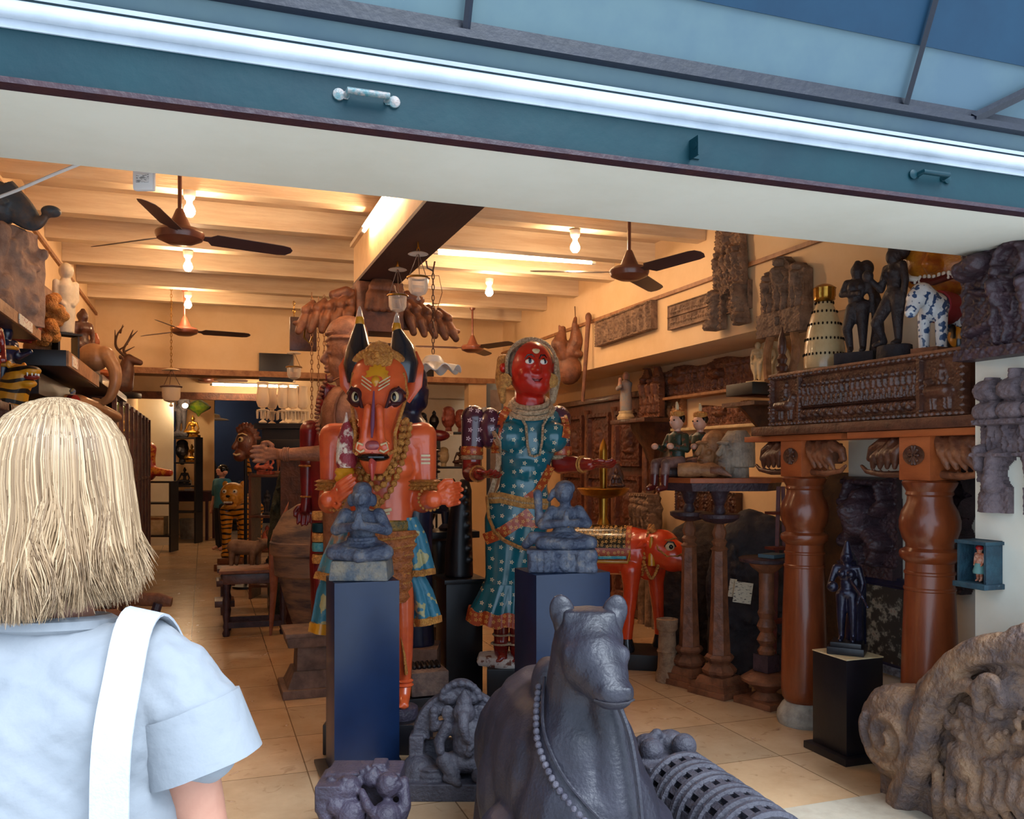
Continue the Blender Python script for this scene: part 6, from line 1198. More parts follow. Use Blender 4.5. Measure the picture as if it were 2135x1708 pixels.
p = PB(); p.ell((fx(724), 0, fz(725)), (.135, .14, .165), k=20); p.ell((fx(726), 0, fz(700)), (.14, .145, .14), k=20); p.ell((fx(714), 0, fz(760)), (.095, .11, .12), k=20)
p.chain([(fx(686), 0, fz(728)), (fx(673), 0, fz(751)), (fx(684), 0, fz(757))], [.016, .022, .02]); p.ell((fx(688), 0, fz(722)), (.022, .10, .016)); p.ell((fx(682), 0, fz(767)), (.024, .04, .010)).ell((fx(683), 0, fz(775)), (.024, .038, .011)).ell((fx(688), 0, fz(791)), (.03, .05, .028)); p.cap((fx(735), .0, fz(800)), (fx(722), 0, fz(770)), .11, .10)
p.tube([(fx(680), 0, fz(712)), (fx(700), -.135, fz(708)), (fx(735), -.155, fz(710)), (fx(760), -.1, fz(714))], .012); p.ell((fx(733), -.15, fz(740)), (.035, .02, .05)); p.tube([(fx(738), -.15, fz(755)), (fx(730), -.14, fz(785)), (fx(700), -.10, fz(797))], .008); p.ell((fx(691), -.085, fz(738)), (.022, .014, .012))
p.build('head', BROWNFIG, t, vox=.008, sm=2)
PB().ell((0, 0, 0), (.135, .15, .11), k=28).lathe([(.143, -.0), (.148, .01), (.143, .02)], (0, 0, -.02), 24).build('cap', mat('cap_wood', '#8a5a44', '#6e4534', rough=.5, scale=20, bump=.3), t).location = (fx(722), 0, fz(695))
p = PB(); loft(p, [(fz(1290), .03, 0, .16, .13), (fz(1100), .02, 0, .16, .14), (fz(1000), .02, 0, .17, .15), (fz(900), .03, 0, .2, .17), (fz(850), .04, 0, .19, .16), (fz(810), .05, 0, .12, .1)]); p.ell((fx(712), -.05, fz(865)), (.13, .13, .2))
p.build('torso', BROWNFIG, t, vox=.013, sm=2)
p = PB(); c = [(fx(676), -.05, fz(800)), (fx(670), -.10, fz(850)), (fx(668), -.12, fz(890))]
for i in range(14): f_ = i/13; p.ell((fx(684)-.055*math.sin(f_*2.4), -.10, fz(800+i*8)), (.02, .03, .012), k=8)
p.build('mane_tufts', BROWNFIG, t)
PB().tube(dens([(fx(735), -.10, fz(805)), (fx(716), -.17, fz(830)), (fx(708), -.19, fz(870)), (fx(712), -.18, fz(905))]), .010).build('braided_cord', WOODM, t)
p = PB(); p.cap((fx(690), -.02, fz(945)), (fx(592), -.05, fz(948)), .062, .04); hand(p, (fx(586), -.05, fz(947)), (-1, 0, .0), (0, -.1, -1), (0, 1, 0), 1.25, .3); p.build('outstretched_arm', BROWNFIG, t, vox=.007, sm=2)
p = PB()
for o_ in (-.014, .0, .014): torus(p, (fx(601)+o_, -.05, fz(948)), .044, .008, rot=(0, PI/2, 0), k=18)
p.build('bracelet', BROWNFIG, t)
for i, (py, m_) in enumerate(((1075, GOLD), (1100, TEAL), (1120, GOLD), (1140, SKYB), (1165, GOLD))): PB().lathe([(.055, -.03), (.06, 0), (.055, .03)], (fx(668), 0, fz(py)), 20).build('banded_sleeve', m_, t)
PB().chain([(fx(668), 0, fz(1180)), (fx(672), 0, fz(1280))], .05).build('lower_sleeve', DKRED, t)
# dark red figure
K5 = 6.7/F; rx_ = lambda px: (px-690)*K5; rz_ = lambda py: HCAM+(HY-py)*K5
t = T('dark_red_puppet_figure', 'dark red lacquered figure with hanging jointed arm behind the brown carved figure', 'statue', FL(690, 6.85), CRZ)
p = PB(); loft(p, [(0, 0, 0, .17, .13), (.3, 0, 0, .15, .12), (.8, 0, 0, .17, .13), (1.2, 0, 0, .15, .12), (1.6, 0, 0, .19, .13), (1.85, 0, 0, .16, .10), (1.92, 0, 0, .07, .06)]); p.ell((0, 0, 2.05), (.12, .13, .15)).cap((0, 0, 1.85), (0, 0, 2.0), .06); p.build('body', DKRED, t, vox=.014, sm=2)
ax_ = rx_(640)
PB().chain([(ax_+.03, -.02, rz_(898)), (ax_+.02, -.02, rz_(960))], [.088, .075]).build('upper_arm', DKRED, t)
PB().lathe([(.07, -.008), (.075, 0), (.07, .008)], (ax_+.01, -.02, rz_(972)), 24).build('elbow_ring', OCHRE, t)
PB().tube([(ax_+.01, -.02, rz_(968)), (ax_+.005, -.02, rz_(1035))], [.066, .05], k=20).build('forearm', DKRED, t); PB().lathe([(.05, -.007), (.056, 0), (.05, .007)], (ax_+.004, -.02, rz_(1037)), 24).build('wrist_ring', OCHRE, t)
p = PB(); hand(p, (ax_, -.02, rz_(1045)), (-.1, 0, -1), (1, 0, 0), (0, 1, 0), 1.3, .1); p.cap((ax_, -.02, rz_(1040)), (ax_-.01, -.02, rz_(1065)), .045, .04); p.build('hand', DKRED, t, vox=.008, sm=1)
q = W(680, 815, 6.3); tag(PB().lathe([(.004, -.09), (.035, -.05), (.05, 0), (.045, .03), (.02, .05), (.006, .06)], k=24).tube([(0, 0, .05), (0, 0, .12)], .005).build('red_hanging_gourd', DKRED), 'glossy dark red gourd shape under the chin of the brown carved head', 'ornament', q)
# dark blue figure at right
K6 = 5.75/F; dxx = lambda px: (px-872)*K6; dz_ = lambda py: HCAM+(HY-py)*K6
t = T('dark_blue_figure', 'glossy dark blue figure with ringed arm half hidden behind the bull-headed statue', 'statue', FL(866, 5.85), CRZ)
p = PB(); p.ell((dxx(862), 0, dz_(815)), (.125, .13, .15), k=20); p.ell((dxx(880), -.02, dz_(790)), (.06, .1, .09)); p.ell((dxx(885), 0, dz_(835)), (.045, .06, .06)); loft(p, [(.35, 0, 0, .13, .11), (.9, -.02, 0, .13, .11), (1.25, -.02, 0, .14, .12), (1.6, -.02, 0, .17, .13), (1.8, -.02, 0, .15, .11), (1.9, -.03, 0, .07, .07), (2.0, -.03, 0, .07, .07)]); p.build('body', BLUEDK, t, vox=.012, sm=2)
PB().chain([(dxx(885), 0, dz_(905)), (dxx(900), 0, dz_(940)), (dxx(902), 0, dz_(985))], [.075, .066, .055]).build('arm', BLUEDK, t)
p = PB()
for i in range(5): torus(p, (dxx(902), 0, dz_(940+11*i)), .064, .010, k=20)
for i in range(3): torus(p, (dxx(905), 0, dz_(1003+13*i)), .066, .020, k=20)
p.build('arm_rings', BLACKP, t)
PB().box((0, 0, .18), (.32, .3, .36)).build('base_block', PST, t, bevel=.01)
# black tall carving on the ledge pedestal
t = T('black_tall_carving', 'tall glossy black carving with knobbly edge on the black ledge pedestal', 'carving', (PK[0], PK[1], .788), CRZ)
p = PB(); loft(p, [(0, -.0, 0, .10, .10), (.2, -.0, 0, .095, .09), (.45, .01, 0, .08, .08), (.6, .03, 0, .06, .06), (.68, .04, 0, .03, .03)]);
for i in range(7): p.ell((.075-.005*i, -.05, .68-.09*i if 0 else .12+.08*i), (.028, .03, .026))
p.build('carved_body', BLACKP, t, vox=.008, sm=2)
# dark table with things behind the statues
t = T('small_black_table', 'small black pedestal table between the bull-headed statue and the woman statue', 'table', FL(915, 6.55), 0)
PB().box((0, 0, 1.05), (.52, .40, .05)).build('table_top', BLACKP, t, bevel=.005)
PB().lathe([(.15, 0), (.155, .03), (.13, .08), (.10, .2), (.085, .34), (.095, .36), (.08, .38)], k=28).build('metal_foot', mat('dull_bronze', '#4a4238', '#2e2a28', rough=.35, metal=.7, scale=5, bump=.1), t)
PB().lathe([(.08, .38), (.085, .9), (.10, .96), (.09, 1.0), (.11, 1.03)], k=28).build('post', BLACKP, t)
q = FL(930, 6.5, 1.077); t = T('dark_fan_shell', 'dark blue fan-shaped shell ornament on the small black table', 'ornament', q, CRZ)
p = PB(); p.lathe([(.05, 0), (.06, .02), (.03, .05), (.04, .14)], k=16)
for i in range(13): a = PI*(i-.0)/12; p.chain([(0, 0, .14), (.13*math.cos(a), -.02, .15+.15*math.sin(a)), (.15*math.cos(a), -.02, .15+.19*math.sin(a))], [.02, .026, .02], 8)
p.build('ribbed_fan', BLUEDK, t)
q = FL(893, 6.62, 1.077); t = T('small_black_urn', 'small black urn on the small black table', 'urn', q, 0); PB().lathe([(.04, 0), (.045, .02), (.03, .05), (.065, .12), (.06, .17), (.03, .2), (.045, .22)], k=20).build('urn_body', BLACKP, t)
t = T('carved_horn', 'pale curved horn on the small black table', 'horn', FL(953, 6.45, 1.079), CRZ); PB().tube(dens([(.03, 0, .0), (.0, 0, .08), (-.05, -.02, .16), (-.07, -.02, .24)]), [.03-.0016*i for i in range(19)][:19], k=10).build('horn_body', CREAM, t)
t = T('low_stone_block', 'rough grey block on a black cube behind the leg of the bull-headed statue', 'block', FL(888, 5.55), 0)
PB().box((0, 0, .20), (.24, .24, .15)).build('stone_block', mat('rough_block', '#8a7468', '#5a4a48', rough=.8, scale=14, bump=.5), t, bevel=.01); PB().box((0, 0, .06), (.30, .28, .12)).build('black_cube', BLACKP, t, bevel=.004)
for i in range(8): pass
p = PB()
for i in range(6): p.cap((-.08+.032*i, -.02, .285), (-.08+.032*i, .04, .30), .014)
p.build('cloth_fringe', BLACKP, t)
# big urn
t = T('huge_wooden_urn', 'huge round banded wooden urn left of the red hanging arm', 'urn', FL(655, 7.55), 0)
PB().lathe([(.12, 0), (.16, .12), (.25, .40), (.30, .60), (.335, .62), (.345, .78), (.37, .80), (.375, .90), (.36, .91), (.345, 1.0), (.335, 1.01), (.27, 1.13), (.265, 1.14), (.14, 1.22), (.06, 1.24)], k=48).build('urn_body', mat('banded_urn_wood', '#4a4248', '#8d715c', rough=.7, scale=3, bump=.4, lo=.42, hi=.58, stretch=(.6, .6, 2.5)), t)
# bench, pig
t = T('low_wooden_bench', 'low dark red-brown bench with turned legs left of the huge urn', 'bench', FL(532, 8.1), R(-4))
PB().box((0, 0, .585), (.62, .42, .03)).build('bench_top', WOODM, t, bevel=.005); PB().box((0, 0, .52), (.56, .36, .09)).build('apron', WOODD, t, bevel=.003)
for x in (-.25, .25):
    for y in (-.15, .15): PB().lathe([(.028, 0), (.035, .03), (.022, .06), (.03, .09), (.022, .12), (.032, .2), (.022, .24), (.034, .32), (.024, .36), (.03, .42), (.03, .5)], (x, y, 0), 12).build('turned_leg', WOODV, t)
PB().box((0, -.15, .10), (.5, .03, .05)).build('stretcher', WOODV, t); PB().box((0, .15, .10), (.5, .03, .05)).build('stretcher', WOODV, t)
t = T('low_plank_stool', 'low plank stool behind the bench, under the carved pig', 'stool', FL(515, 9.2), 0)
PB().box((0, 0, .46), (.60, .34, .04)).build('seat_plank', WOODD, t); 
for x in (-.24, .24): PB().box((x, 0, .22), (.05, .28, .44)).build('leg', WOODD, t)
t = T('carved_wooden_pig', 'pale brown carved wooden pig facing right on the stool behind the bench', 'figure', FL(516, 9.2, .482), CRZ)
p = PB(); p.cap((-.13, 0, .20), (.08, 0, .19), .085, .075); p.chain([(.1, 0, .21), (.19, -.02, .24), (.26, -.03, .22)], [.06, .055, .03]); p.cap((.16, -.05, .28), (.13, -.07, .30), .018, .01)
for x, y in ((-.15, -.04), (-.12, .05), (.07, -.04), (.1, .05)): p.chain([(x, y, .15), (x-.01, y, .02)], [.036, .024])
p.build('body', mat('pale_brown_wood', '#9a7a62', '#6e4f3c', rough=.6, scale=8, bump=.2), t, vox=.009, sm=2)
for i, (px, py, d) in enumerate(((470, 1213, 9.0), (468, 1255, 8.4))): tag(PB().box((0, 0, 0), (.18, .3, .06)).build('dark_wooden_beam_end', WOODD, bevel=.004), ['dark wooden beam end beside the bench, upper one', 'dark wooden beam end beside the bench, lower one'][i], 'beam', W(px, py, d), 0)
# tiger statue
t = T('tiger_statue', 'yellow striped tiger statue with bared teeth and raised tail at the end of the aisle', 'statue', FL(490, 12.8), CRZ)
PB().box((0, .15, .05), (.42, .9, .10)).box((0, .15, .14), (.36, .8, .08)).build('wooden_base', WOODM, t, bevel=.008)
p = PB(); p.cap((0, .1, .92), (0, .75, .92), .19, .17)
for x, y in ((-.13, .02), (.13, .02), (-.12, .72), (.12, .72)): p.chain([(x, y, .85), (x, y, .5), (x, y-.02, .26), (x, y-.08, .215)], [.10, .07, .062, .06])
p.build('body', TIGER, t, vox=.015, sm=3)
p = PB(); p.ell((0, -.10, 1.10), (.185, .16, .18), k=20).ell((0, -.20, 1.03), (.12, .11, .10)); 
for s_ in (-1, 1): p.ell((s_*.13, -.04, 1.25), (.045, .03, .05)); p.ell((s_*.055, -.29, 1.06), (.05, .04, .04))
p.ell((0, -.20, .94), (.09, .09, .05)); p.build('head', mat('tiger_face', '#d59a3a', '#b5741c', rough=.35, scale=14, bump=.05, coat=.3), t, vox=.011, sm=2)
PB().ell((0, -.29, .985), (.075, .03, .03)).build('open_mouth', mat('mouth_red', '#4a0c0c', rough=.4, bump=0), t)
p = PB()
for i in range(7): p.cap((-.055+.018*i, -.315, 1.003), (-.055+.018*i, -.32, .983), .008, .004, 6)
p.build('teeth', WHT, t)
for s_ in (-1, 1): PB().ell((s_*.075, -.235, 1.15), (.035, .025, .03)).build('eye', WHT, t); PB().ell((s_*.075, -.26, 1.15), (.013, .008, .013)).build('pupil', EYEB, t)
PB().ell((0, -.325, 1.085), (.03, .02, .02)).build('nose', EYEB, t); PB().tube([(0, .78, 1.0), (-.0, .82, 1.25), (-.03, .75, 1.5), (-.06, .7, 1.74)], [.045, .04, .035, .03], k=12).build('tail', TIGER, t)
# mask on pole
t = T('goggle_eyed_mask', 'brown fanged mask head with spiky crest on a thin black pole right of the tiger', 'mask', FL(512, 10.9), CRZ)
PB().tube([(0, 0, 0), (0, 0, 1.75)], .02, k=10).lathe([(.16, 0), (.16, .03), (.03, .05)], k=20).build('pole', BLACKP, t)
p = PB(); p.ell((-.0, 0, 1.80), (.13, .10, .19), k=20).ell((-.06, -.05, 1.66), (.08, .07, .08)); p.cap((-.09, -.06, 1.83), (-.12, -.09, 1.76), .025, .03)
for i in range(14): a = -1.0+3.3*i/13; p.cap((.14*math.cos(a), .02, 1.82+.2*math.sin(a)), (.175*math.cos(a), .03, 1.82+.245*math.sin(a)), .03, .02, 8)
p.build('mask_face', mat('mask_brown', '#6e3a26', '#4a241a', rough=.4, scale=18, bump=.3, coat=.3), t, vox=.010, sm=1)
PB().ell((-.03, -.10, 1.86), (.035, .02, .035)).build('eye', CREAM, t); PB().ell((-.035, -.12, 1.86), (.015, .01, .018)).build('pupil', EYEB, t); PB().tube([(-.06, -.10, 1.92), (-.01, -.11, 1.935), (.05, -.09, 1.91)], .008).build('brow', CREAM, t); PB().tube([(-.12, -.10, 1.68), (-.08, -.12, 1.665), (-.03, -.115, 1.68)], .012).build('lips', CREAM, t)
# lamp display
t = T('stepped_display_stand', 'black stepped display stand carrying the glass candle lamps', 'stand', FL(606, 8.5), CRZ)
PB().box((0, 0, 1.93), (.62, .34, .05)).build('top_board', BLACKP, t); PB().box((0, 0, 1.85), (.48, .28, .10)).build('neck', BLACKP, t); PB().box((.02, 0, 1.72), (.60, .36, .16)).build('lower_box', BLACKP, t, bevel=.004); PB().box((.08, .02, .82), (.30, .26, 1.64)).build('column', WOODD, t)
for i, (px, d, s_) in enumerate(((548, 8.3, 1.1), (567, 8.6, .95), (591, 8.45, 1.1), (611, 8.45, 1), (631, 8.5, 1))):
    t = T('glass_candle_lamp', 'candle lamp with tall frosted glass shade on the black stepped stand' if 0 else ['leftmost frosted glass candle lamp on the black stepped stand', 'second frosted glass candle lamp from the left on the stepped stand', 'tallest frosted glass candle lamp in the middle of the stepped stand', 'fourth frosted glass candle lamp from the left on the stepped stand', 'rightmost frosted glass candle lamp on the black stepped stand'][i], 'candle lamp', FL(px, d, 1.957), 0, 'frosted glass candle lamps')
    PB().lathe([(.035, 0), (.04, .01), (.012, .03), (.012, .10), (.055, .115), (.06, .125), (.02, .135), (.02, .15)], k=20).build('crystal_foot', FROST, t)
    p = PB()
    for j in range(10): a = 2*PI*j/10; p.tube([(.056*math.cos(a), .056*math.sin(a), .115), (.056*math.cos(a), .056*math.sin(a), .04)], [.007, .003], k=5)
    p.build('hanging_prisms', FROST, t)
    z = .145; PB().lathe([(.02*s_, z), (.04*s_, z+.01), (.055*s_, z+.05*s_), (.055*s_, z+.09*s_), (.045*s_, z+.17*s_), (.05*s_, z+.22*s_)], k=24).build('glass_shade', FROST, t)
rock(612, 8.9, (.26, .14), 1.58, 'mottled dark green boulder-like carving below the lamp display', 9, mat('mossy_rock', '#343a2c', '#1f2420', rough=.85, scale=14, bump=.6))
# clutter around shelves at centre back
CL = [BLACKP, WOODD, WOODM, CREAM, BRASS, WOODT, STONED, DKRED]
def shelf_unit(name, label, loc, w, d, h, levels, rz=0, m=BLACKP):
    t = T(name, label, 'shelf unit', loc, rz)
    for i, z in enumerate(levels): PB().box((0, 0, z), (w, d, .03)).build('shelf_board', m, t, bevel=.003)
    for x in (-w/2+.015, w/2-.015): PB().box((x, 0, h/2), (.03, d*.98, h)).build('side_panel', m, t)
    return t
def statuette(kind, h, loc, rz, label, m, name='carved_statuette', cat='statuette', grp=None):
    p = PB()
    if kind == 0: figure(p, h*.9, (0, 0, h*.1), thick=1.3, crown=.08); p.box((0, 0, h*.05), (h*.35, h*.25, h*.1))
    elif kind == 1: figure(p, h*1.45, (0, 0, h*.12), seated=True, thick=1.0, crown=.08); p.box((0, 0, h*.06), (h*.6, h*.4, h*.12))
    elif kind == 2: p.lathe([(h*.2, 0), (h*.22, h*.05), (h*.1, h*.15), (h*.24, h*.45), (h*.2, h*.65), (h*.08, h*.8), (h*.1, h*.88), (.004, h)], k=16)
    elif kind == 3: p.ell((0, 0, h*.55), (h*.3, h*.3, h*.42)); p.cap((0, 0, h*.02), (0, 0, h*.3), h*.15, h*.12); p.cap((0, -h*.28, h*.6), (0, -h*.36, h*.48), h*.05, h*.07); p.ell((0, 0, h*.85), (h*.26, h*.26, h*.2))
    elif kind == 4:
        p.cap((-h*.4, 0, h*.6), (h*.35, 0, h*.6), h*.24, h*.22); p.chain([(h*.4, 0, h*.7), (h*.6, 0, h*.9), (h*.8, 0, h*.78)], [h*.16, h*.15, h*.09])
        for x in (-.42, -.3, .25, .38): p.cap((x*h, .0 if abs(x) > .3 else -h*.05, h*.5), (x*h, 0, h*.05), h*.1, h*.07)
    return tag(p.build(name, m, vox=max(.006, h*.022), sm=1), label, cat, loc, rz, grp)
sh = shelf_unit('side_shelf_unit', 'dark shelf unit with masks and heads under the back wall header', FL(940, 12.2), 1.15, .4, 2.02, (.5, 1.0, 1.5, 1.98), CRZ)
SD = 12.1
for px, z, k_, h, m, lab in ((880, 1.997, 3, .26, BLACKP, 'black round head on the top board of the side shelf unit, leftmost'), (905, 1.997, 2, .30, BLACKP, 'black bottle-shaped vase on top of the side shelf unit'), (935, 1.997, 3, .34, mat('salmon_mask', '#b5604c', '#8a3a30', rough=.4, scale=14, bump=.3), 'salmon red carved head on top of the side shelf unit'), (961, 1.997, 3, .30, MATS['salmon_mask'], 'smaller salmon red head right of the larger one'), (985, 1.997, 2, .50, YEL, 'tall yellow and red turned figure on the side shelf unit'), (925, 1.515, 3, .26, CREAM, 'pale painted head on the middle board of the side shelf unit'), (960, 1.515, 1, .28, WOODD, 'dark seated carving right of the pale head'), (892, 1.515, 1, .24, BLACKP, 'black seated carving left of the pale head'), (900, 1.015, 1, .3, STONED, 'dark seated carving on the lower board, left'), (945, 1.015, 2, .34, WOODD, 'dark urn on the lower board of the side shelf unit'), (985, 1.015, 0, .4, STONED, 'dark standing carving on the lower board, right')):
    statuette(k_, h, FL(px, SD, z), CRZ+R(-30 if k_ == 3 else 0), lab, m)
t = T('red_lacquer_pod', 'long dark red pod-shaped vessel in front of the side shelf heads', 'vessel', FL(910, 11.6, 1.93), CRZ); PB().ell((0, 0, 0), (.18, .08, .08)).build('pod', DKRED, t); PB().box((0, 0, -.14), (.10, .08, .14)).tube([(0, 0, -.2), (0, 0, -1.93)], .015).build('foot', BLACKP, t)
o = PB().box((0, 0, 0), (.12, .004, .06)).build('price_card', CARD, None, smooth=False); tag(o, 'white card with red print on the edge of the side shelf below the pale head', 'card', W(936, 904, 11.88), CRZ)
# dark door leaf and board on the back wall
t = T('framed_dark_picture', 'tall dark framed panel standing beside the woman statue at the back wall', 'picture', FL(1032, 10.2), CRZ)
PB().box((0, 0, 1.25), (.20, .05, 2.5)).build('frame', BLACKP, t, bevel=.006); PB().box((0.01, -.027, 1.35), (.13, .006, 2.15)).build('panel', mat('worn_door_panel', '#6f5a4c', '#4a3a34', rough=.7, scale=6, bump=.2), t)
tag(PB().box((0, 0, 0), (.75, .03, .20)).build('dark_wall_board', BLACKP, bevel=.004), 'dark board on the back wall behind the white ruffled lamp shade', 'board', (2.4, YB-.02, 2.74))
tag(PB().box((0, 0, 0), (.4, .03, .34)).build('dark_wall_plaque', BLACKP, bevel=.004), 'small dark plaque on the back wall behind the hanging chains', 'board', (.82, YB-.02, 2.72))
# clutter stand left of the urn
cs = shelf_unit('curio_rack', 'dark rack crowded with carvings between the tiger and the huge urn', FL(584, 10.2), .62, .4, 1.45, (.15, .55, .95, 1.42), CRZ, WOODD)
i = 0
for z in (.165, .565, .965, 1.435):
    for k_ in range(3):
        px = 557+k_*26; i += 1
        statuette([0, 3, 1, 2, 4, 1, 0, 3, 2, 1, 0, 3][i-1], .28 if z < 1.4 else .34, FL(px, 10.15, z), CRZ+R(-20+20*k_), ['bottom', 'second', 'third', 'top'][[.165, .565, .965, 1.435].index(z)]+' board of the curio rack, '+['left', 'middle', 'right'][k_]+' dark carving', [WOODM, STONED, BLACKP, WOODT, MATS['salmon_mask'], WOODM][i % 6])
t = T('pink_wooden_leaf', 'large pinkish wooden leaf-shaped carving leaning left of the huge urn', 'carving', FL(578, 7.95), CRZ)
p = PB(); p.tube(dens([(-.06, 0, .0), (-.03, 0, .5), (-.02, 0, .85), (.05, 0, 1.05), (.10, .02, 1.22)]), [.03, .04, .05, .06, .07, .08, .09, .10, .11, .11, .11, .11, .11, .10, .10, .09, .08, .07, .06, .05, .04, .03, .02, .012, .006], k=12, flat=.35); p.build('leaf', mat('pink_wood', '#a8705c', '#8a5444', rough=.6, scale=8, bump=.2), t)
# ---- left aisle, desk and far shelves
t = T('aisle_desk', 'dark red desk at the far end of the aisle', 'desk', FL(400, 17.6), CRZ+R(3))
PB().box((0, 0, .97), (.86, .6, .03)).build('desk_top', mat('desk_maroon', '#43202a', '#301620', rough=.4, scale=5, bump=.05), t, bevel=.004); PB().box((0, 0, .87), (.80, .54, .18)).build('drawer_box', MATS['desk_maroon'], t)
for x in (-.37, .37):
    for y in (-.24, .24): PB().box((x, y, .39), (.05, .05, .78)).build('leg', MATS['desk_maroon'], t)
t = T('desk_paper_tray', 'white tray with upright card on the aisle desk', 'tray', FL(398, 17.5, .986), CRZ); PB().box((0, 0, .02), (.2, .16, .04)).build('tray', WHT, t); PB().box((0, 0, .12), (.03, .01, .2)).build('card', WHT, t)
t = T('white_waste_bin', 'grey-white bin standing under the aisle desk', 'bin', FL(391, 17.75), CRZ); PB().lathe([(.14, 0), (.16, .4), (.15, .41)], k=20).build('bin_body', STONEW, t)
t = T('far_person', 'dark-haired person in a blue shirt standing behind the tiger', 'person', FL(463, 15.5), CRZ+R(-40))
p = PB(); figure(p, 1.52, hair=False, bust=False, crown=0, thick=.95, face=True, pose=dict(hl=(-.14, -.05, .48), hr=(.14, -.05, .48))); p.build('body', SKIN, t, vox=.013, sm=2)
p = PB(); loft(p, [(.75, 0, 0, .17, .13), (.95, 0, 0, .155, .12), (1.15, 0, 0, .19, .13), (1.24, 0, 0, .17, .10), (1.28, 0, 0, .07, .07)]); 
for s_ in (-1, 1): p.chain([(s_*.175, 0, 1.21), (s_*.24, 0, 1.0)], [.07, .06])
p.build('blue_shirt', mat('cyan_shirt', '#2a6f86', '#235f78', rough=.8, scale=10, bump=.1), t, vox=.013, sm=2)
p = PB()
for s_ in (-1, 1): p.chain([(s_*.07, 0, .78), (s_*.09, -.01, .42), (s_*.09, 0, .08)], [.115, .085, .065])
p.build('trousers', NAVY, t, vox=.013, sm=2); PB().ell((0, .018, 1.43), (.10, .10, .10), k=20).build('hair', EYEB, t)
# far wall shelves
sf = shelf_unit('far_wall_shelves', 'dark shelves of small idols beyond the aisle on the left', FL(362, 16.9), 1.0, .4, 2.05, (.6, 1.1, 1.55, 2.03), CRZ)
for j, (px, z, k_, h, m) in enumerate(((338, 2.047, 2, .4, BLACKP), (352, 2.047, 1, .36, BLACKP), (378, 2.047, 0, 1.0, STONED), (402, 2.047, 1, .42, BRASS), (345, 1.567, 1, .3, BLACKP), (380, 1.567, 3, .42, STONED), (400, 1.567, 1, .34, BRASS), (350, 1.117, 2, .3, BLACKP), (385, 1.117, 1, .34, STONED))):
    statuette(k_, h, FL(px, 16.9, z), CRZ, ['top board of the far shelves, leftmost dark vase', 'top board of the far shelves, black seated idol', 'tall dark standing idol on top of the far shelves', 'small brass seated idol at the right end of the top far shelf', 'second far shelf, left black idol', 'second far shelf, dark grey round head', 'second far shelf, brass idol at right', 'lower far shelf, dark vase', 'lower far shelf, dark seated idol'][j], m)
for i, (px, py, d, mt, nm) in enumerate(((386, 846, 16.4, SPOT, 'warm glowing spot lamp above the far shelves'), (436, 864, 20.5, SPOTC, 'cool white glowing lamp in the dark far room, lower one'), (437, 842, 21.0, SPOTC, 'cool white glowing lamp in the dark far room, upper one'), (424, 834, 19.5, SPOTC, 'small cool lamp strip near the far ceiling'))):
    tag(PB().ell((0, 0, 0), (.05, .05, .045) if i != 3 else (.10, .03, .02)).build('spot_lamp', mt), nm, 'lamp', W(px, py, d))
t = T('green_glass_lantern', 'green and yellow glass lantern hanging at the far doorway', 'lantern', W(414, 848, 17.4)); PB().lathe([(.01, -.2), (.05, -.14), (.22, -.04), (.24, .0), (.18, .06), (.08, .12), (.01, .14)], k=16).build('lantern_body', mat('green_glass', '#6a7a1a', '#2a5a2a', rough=.2, scale=10, bump=0, coat=.8), t); PB().tube([(0, 0, .13), (0, 0, .9)], .01).build('cord', BLACKP, t)
t = T('far_ruffled_shade', 'small pale lamp shade hanging in the dark far room', 'hanging lamp', W(447, 876, 19.0)); PB().lathe([(.30, 0), (.24, .03), (.12, .05), (.10, .12), (.02, .14)], k=24, scal=(8, .06)).build('shade', CREAM, t); PB().tube([(0, 0, .13), (0, 0, 1.1)], .01).build('cord', BLACKP, t)
p_ = W(470, 880, 20.5); statuette(1, 1.1, FL(500, 20.0, 0), CRZ, 'large dark seated sculpture on the floor of the far dark room', STONED); statuette(0, 1.9, FL(424, 19.4, 0), CRZ, 'tall dark standing sculpture in the far dark room', STONED)
t = T('red_dragon_figurine', 'red and orange painted creature figurine beside the glass cabinet', 'figurine', FL(315, 15.3, 1.375), CRZ); p = PB(); p.chain([(-.05, 0, .0), (-.03, 0, .25), (-.02, -.05, .42)], [.14, .10, .13]); p.chain([(-.03, 0, .05), (.15, -.05, .02), (.35, -.05, .0)], [.10, .08, .06]); p.ell((.02, -.12, .46), .06); p.build('body', mat('dragon_red', '#b0351c', '#d88a2a', rough=.4, scale=10, bump=.2, lo=.5, hi=.56, coat=.3), t, vox=.015, sm=2)
t = T('aisle_side_rack', 'black rack beside the glass cabinet under the red creature figurine', 'rack', FL(328, 15.3), CRZ)
for z in (.28, .85, 1.22): PB().box((0, 0, z), (.62, .4, .03)).build('board', BLACKP, t)
for x in (-.29, .29): PB().box((x, 0, .61), (.03, .36, 1.22)).build('side', BLACKP, t)
t = T('cardboard_box', 'cream cardboard box on the lowest board of the black side rack', 'box', FL(325, 15.3, .297), CRZ); PB().box((0, 0, .16), (.36, .22, .32)).build('box_body', CREAM, t, bevel=.004); PB().box((0, -.112, .28), (.36, .003, .04)).build('tape', WOODT, t)
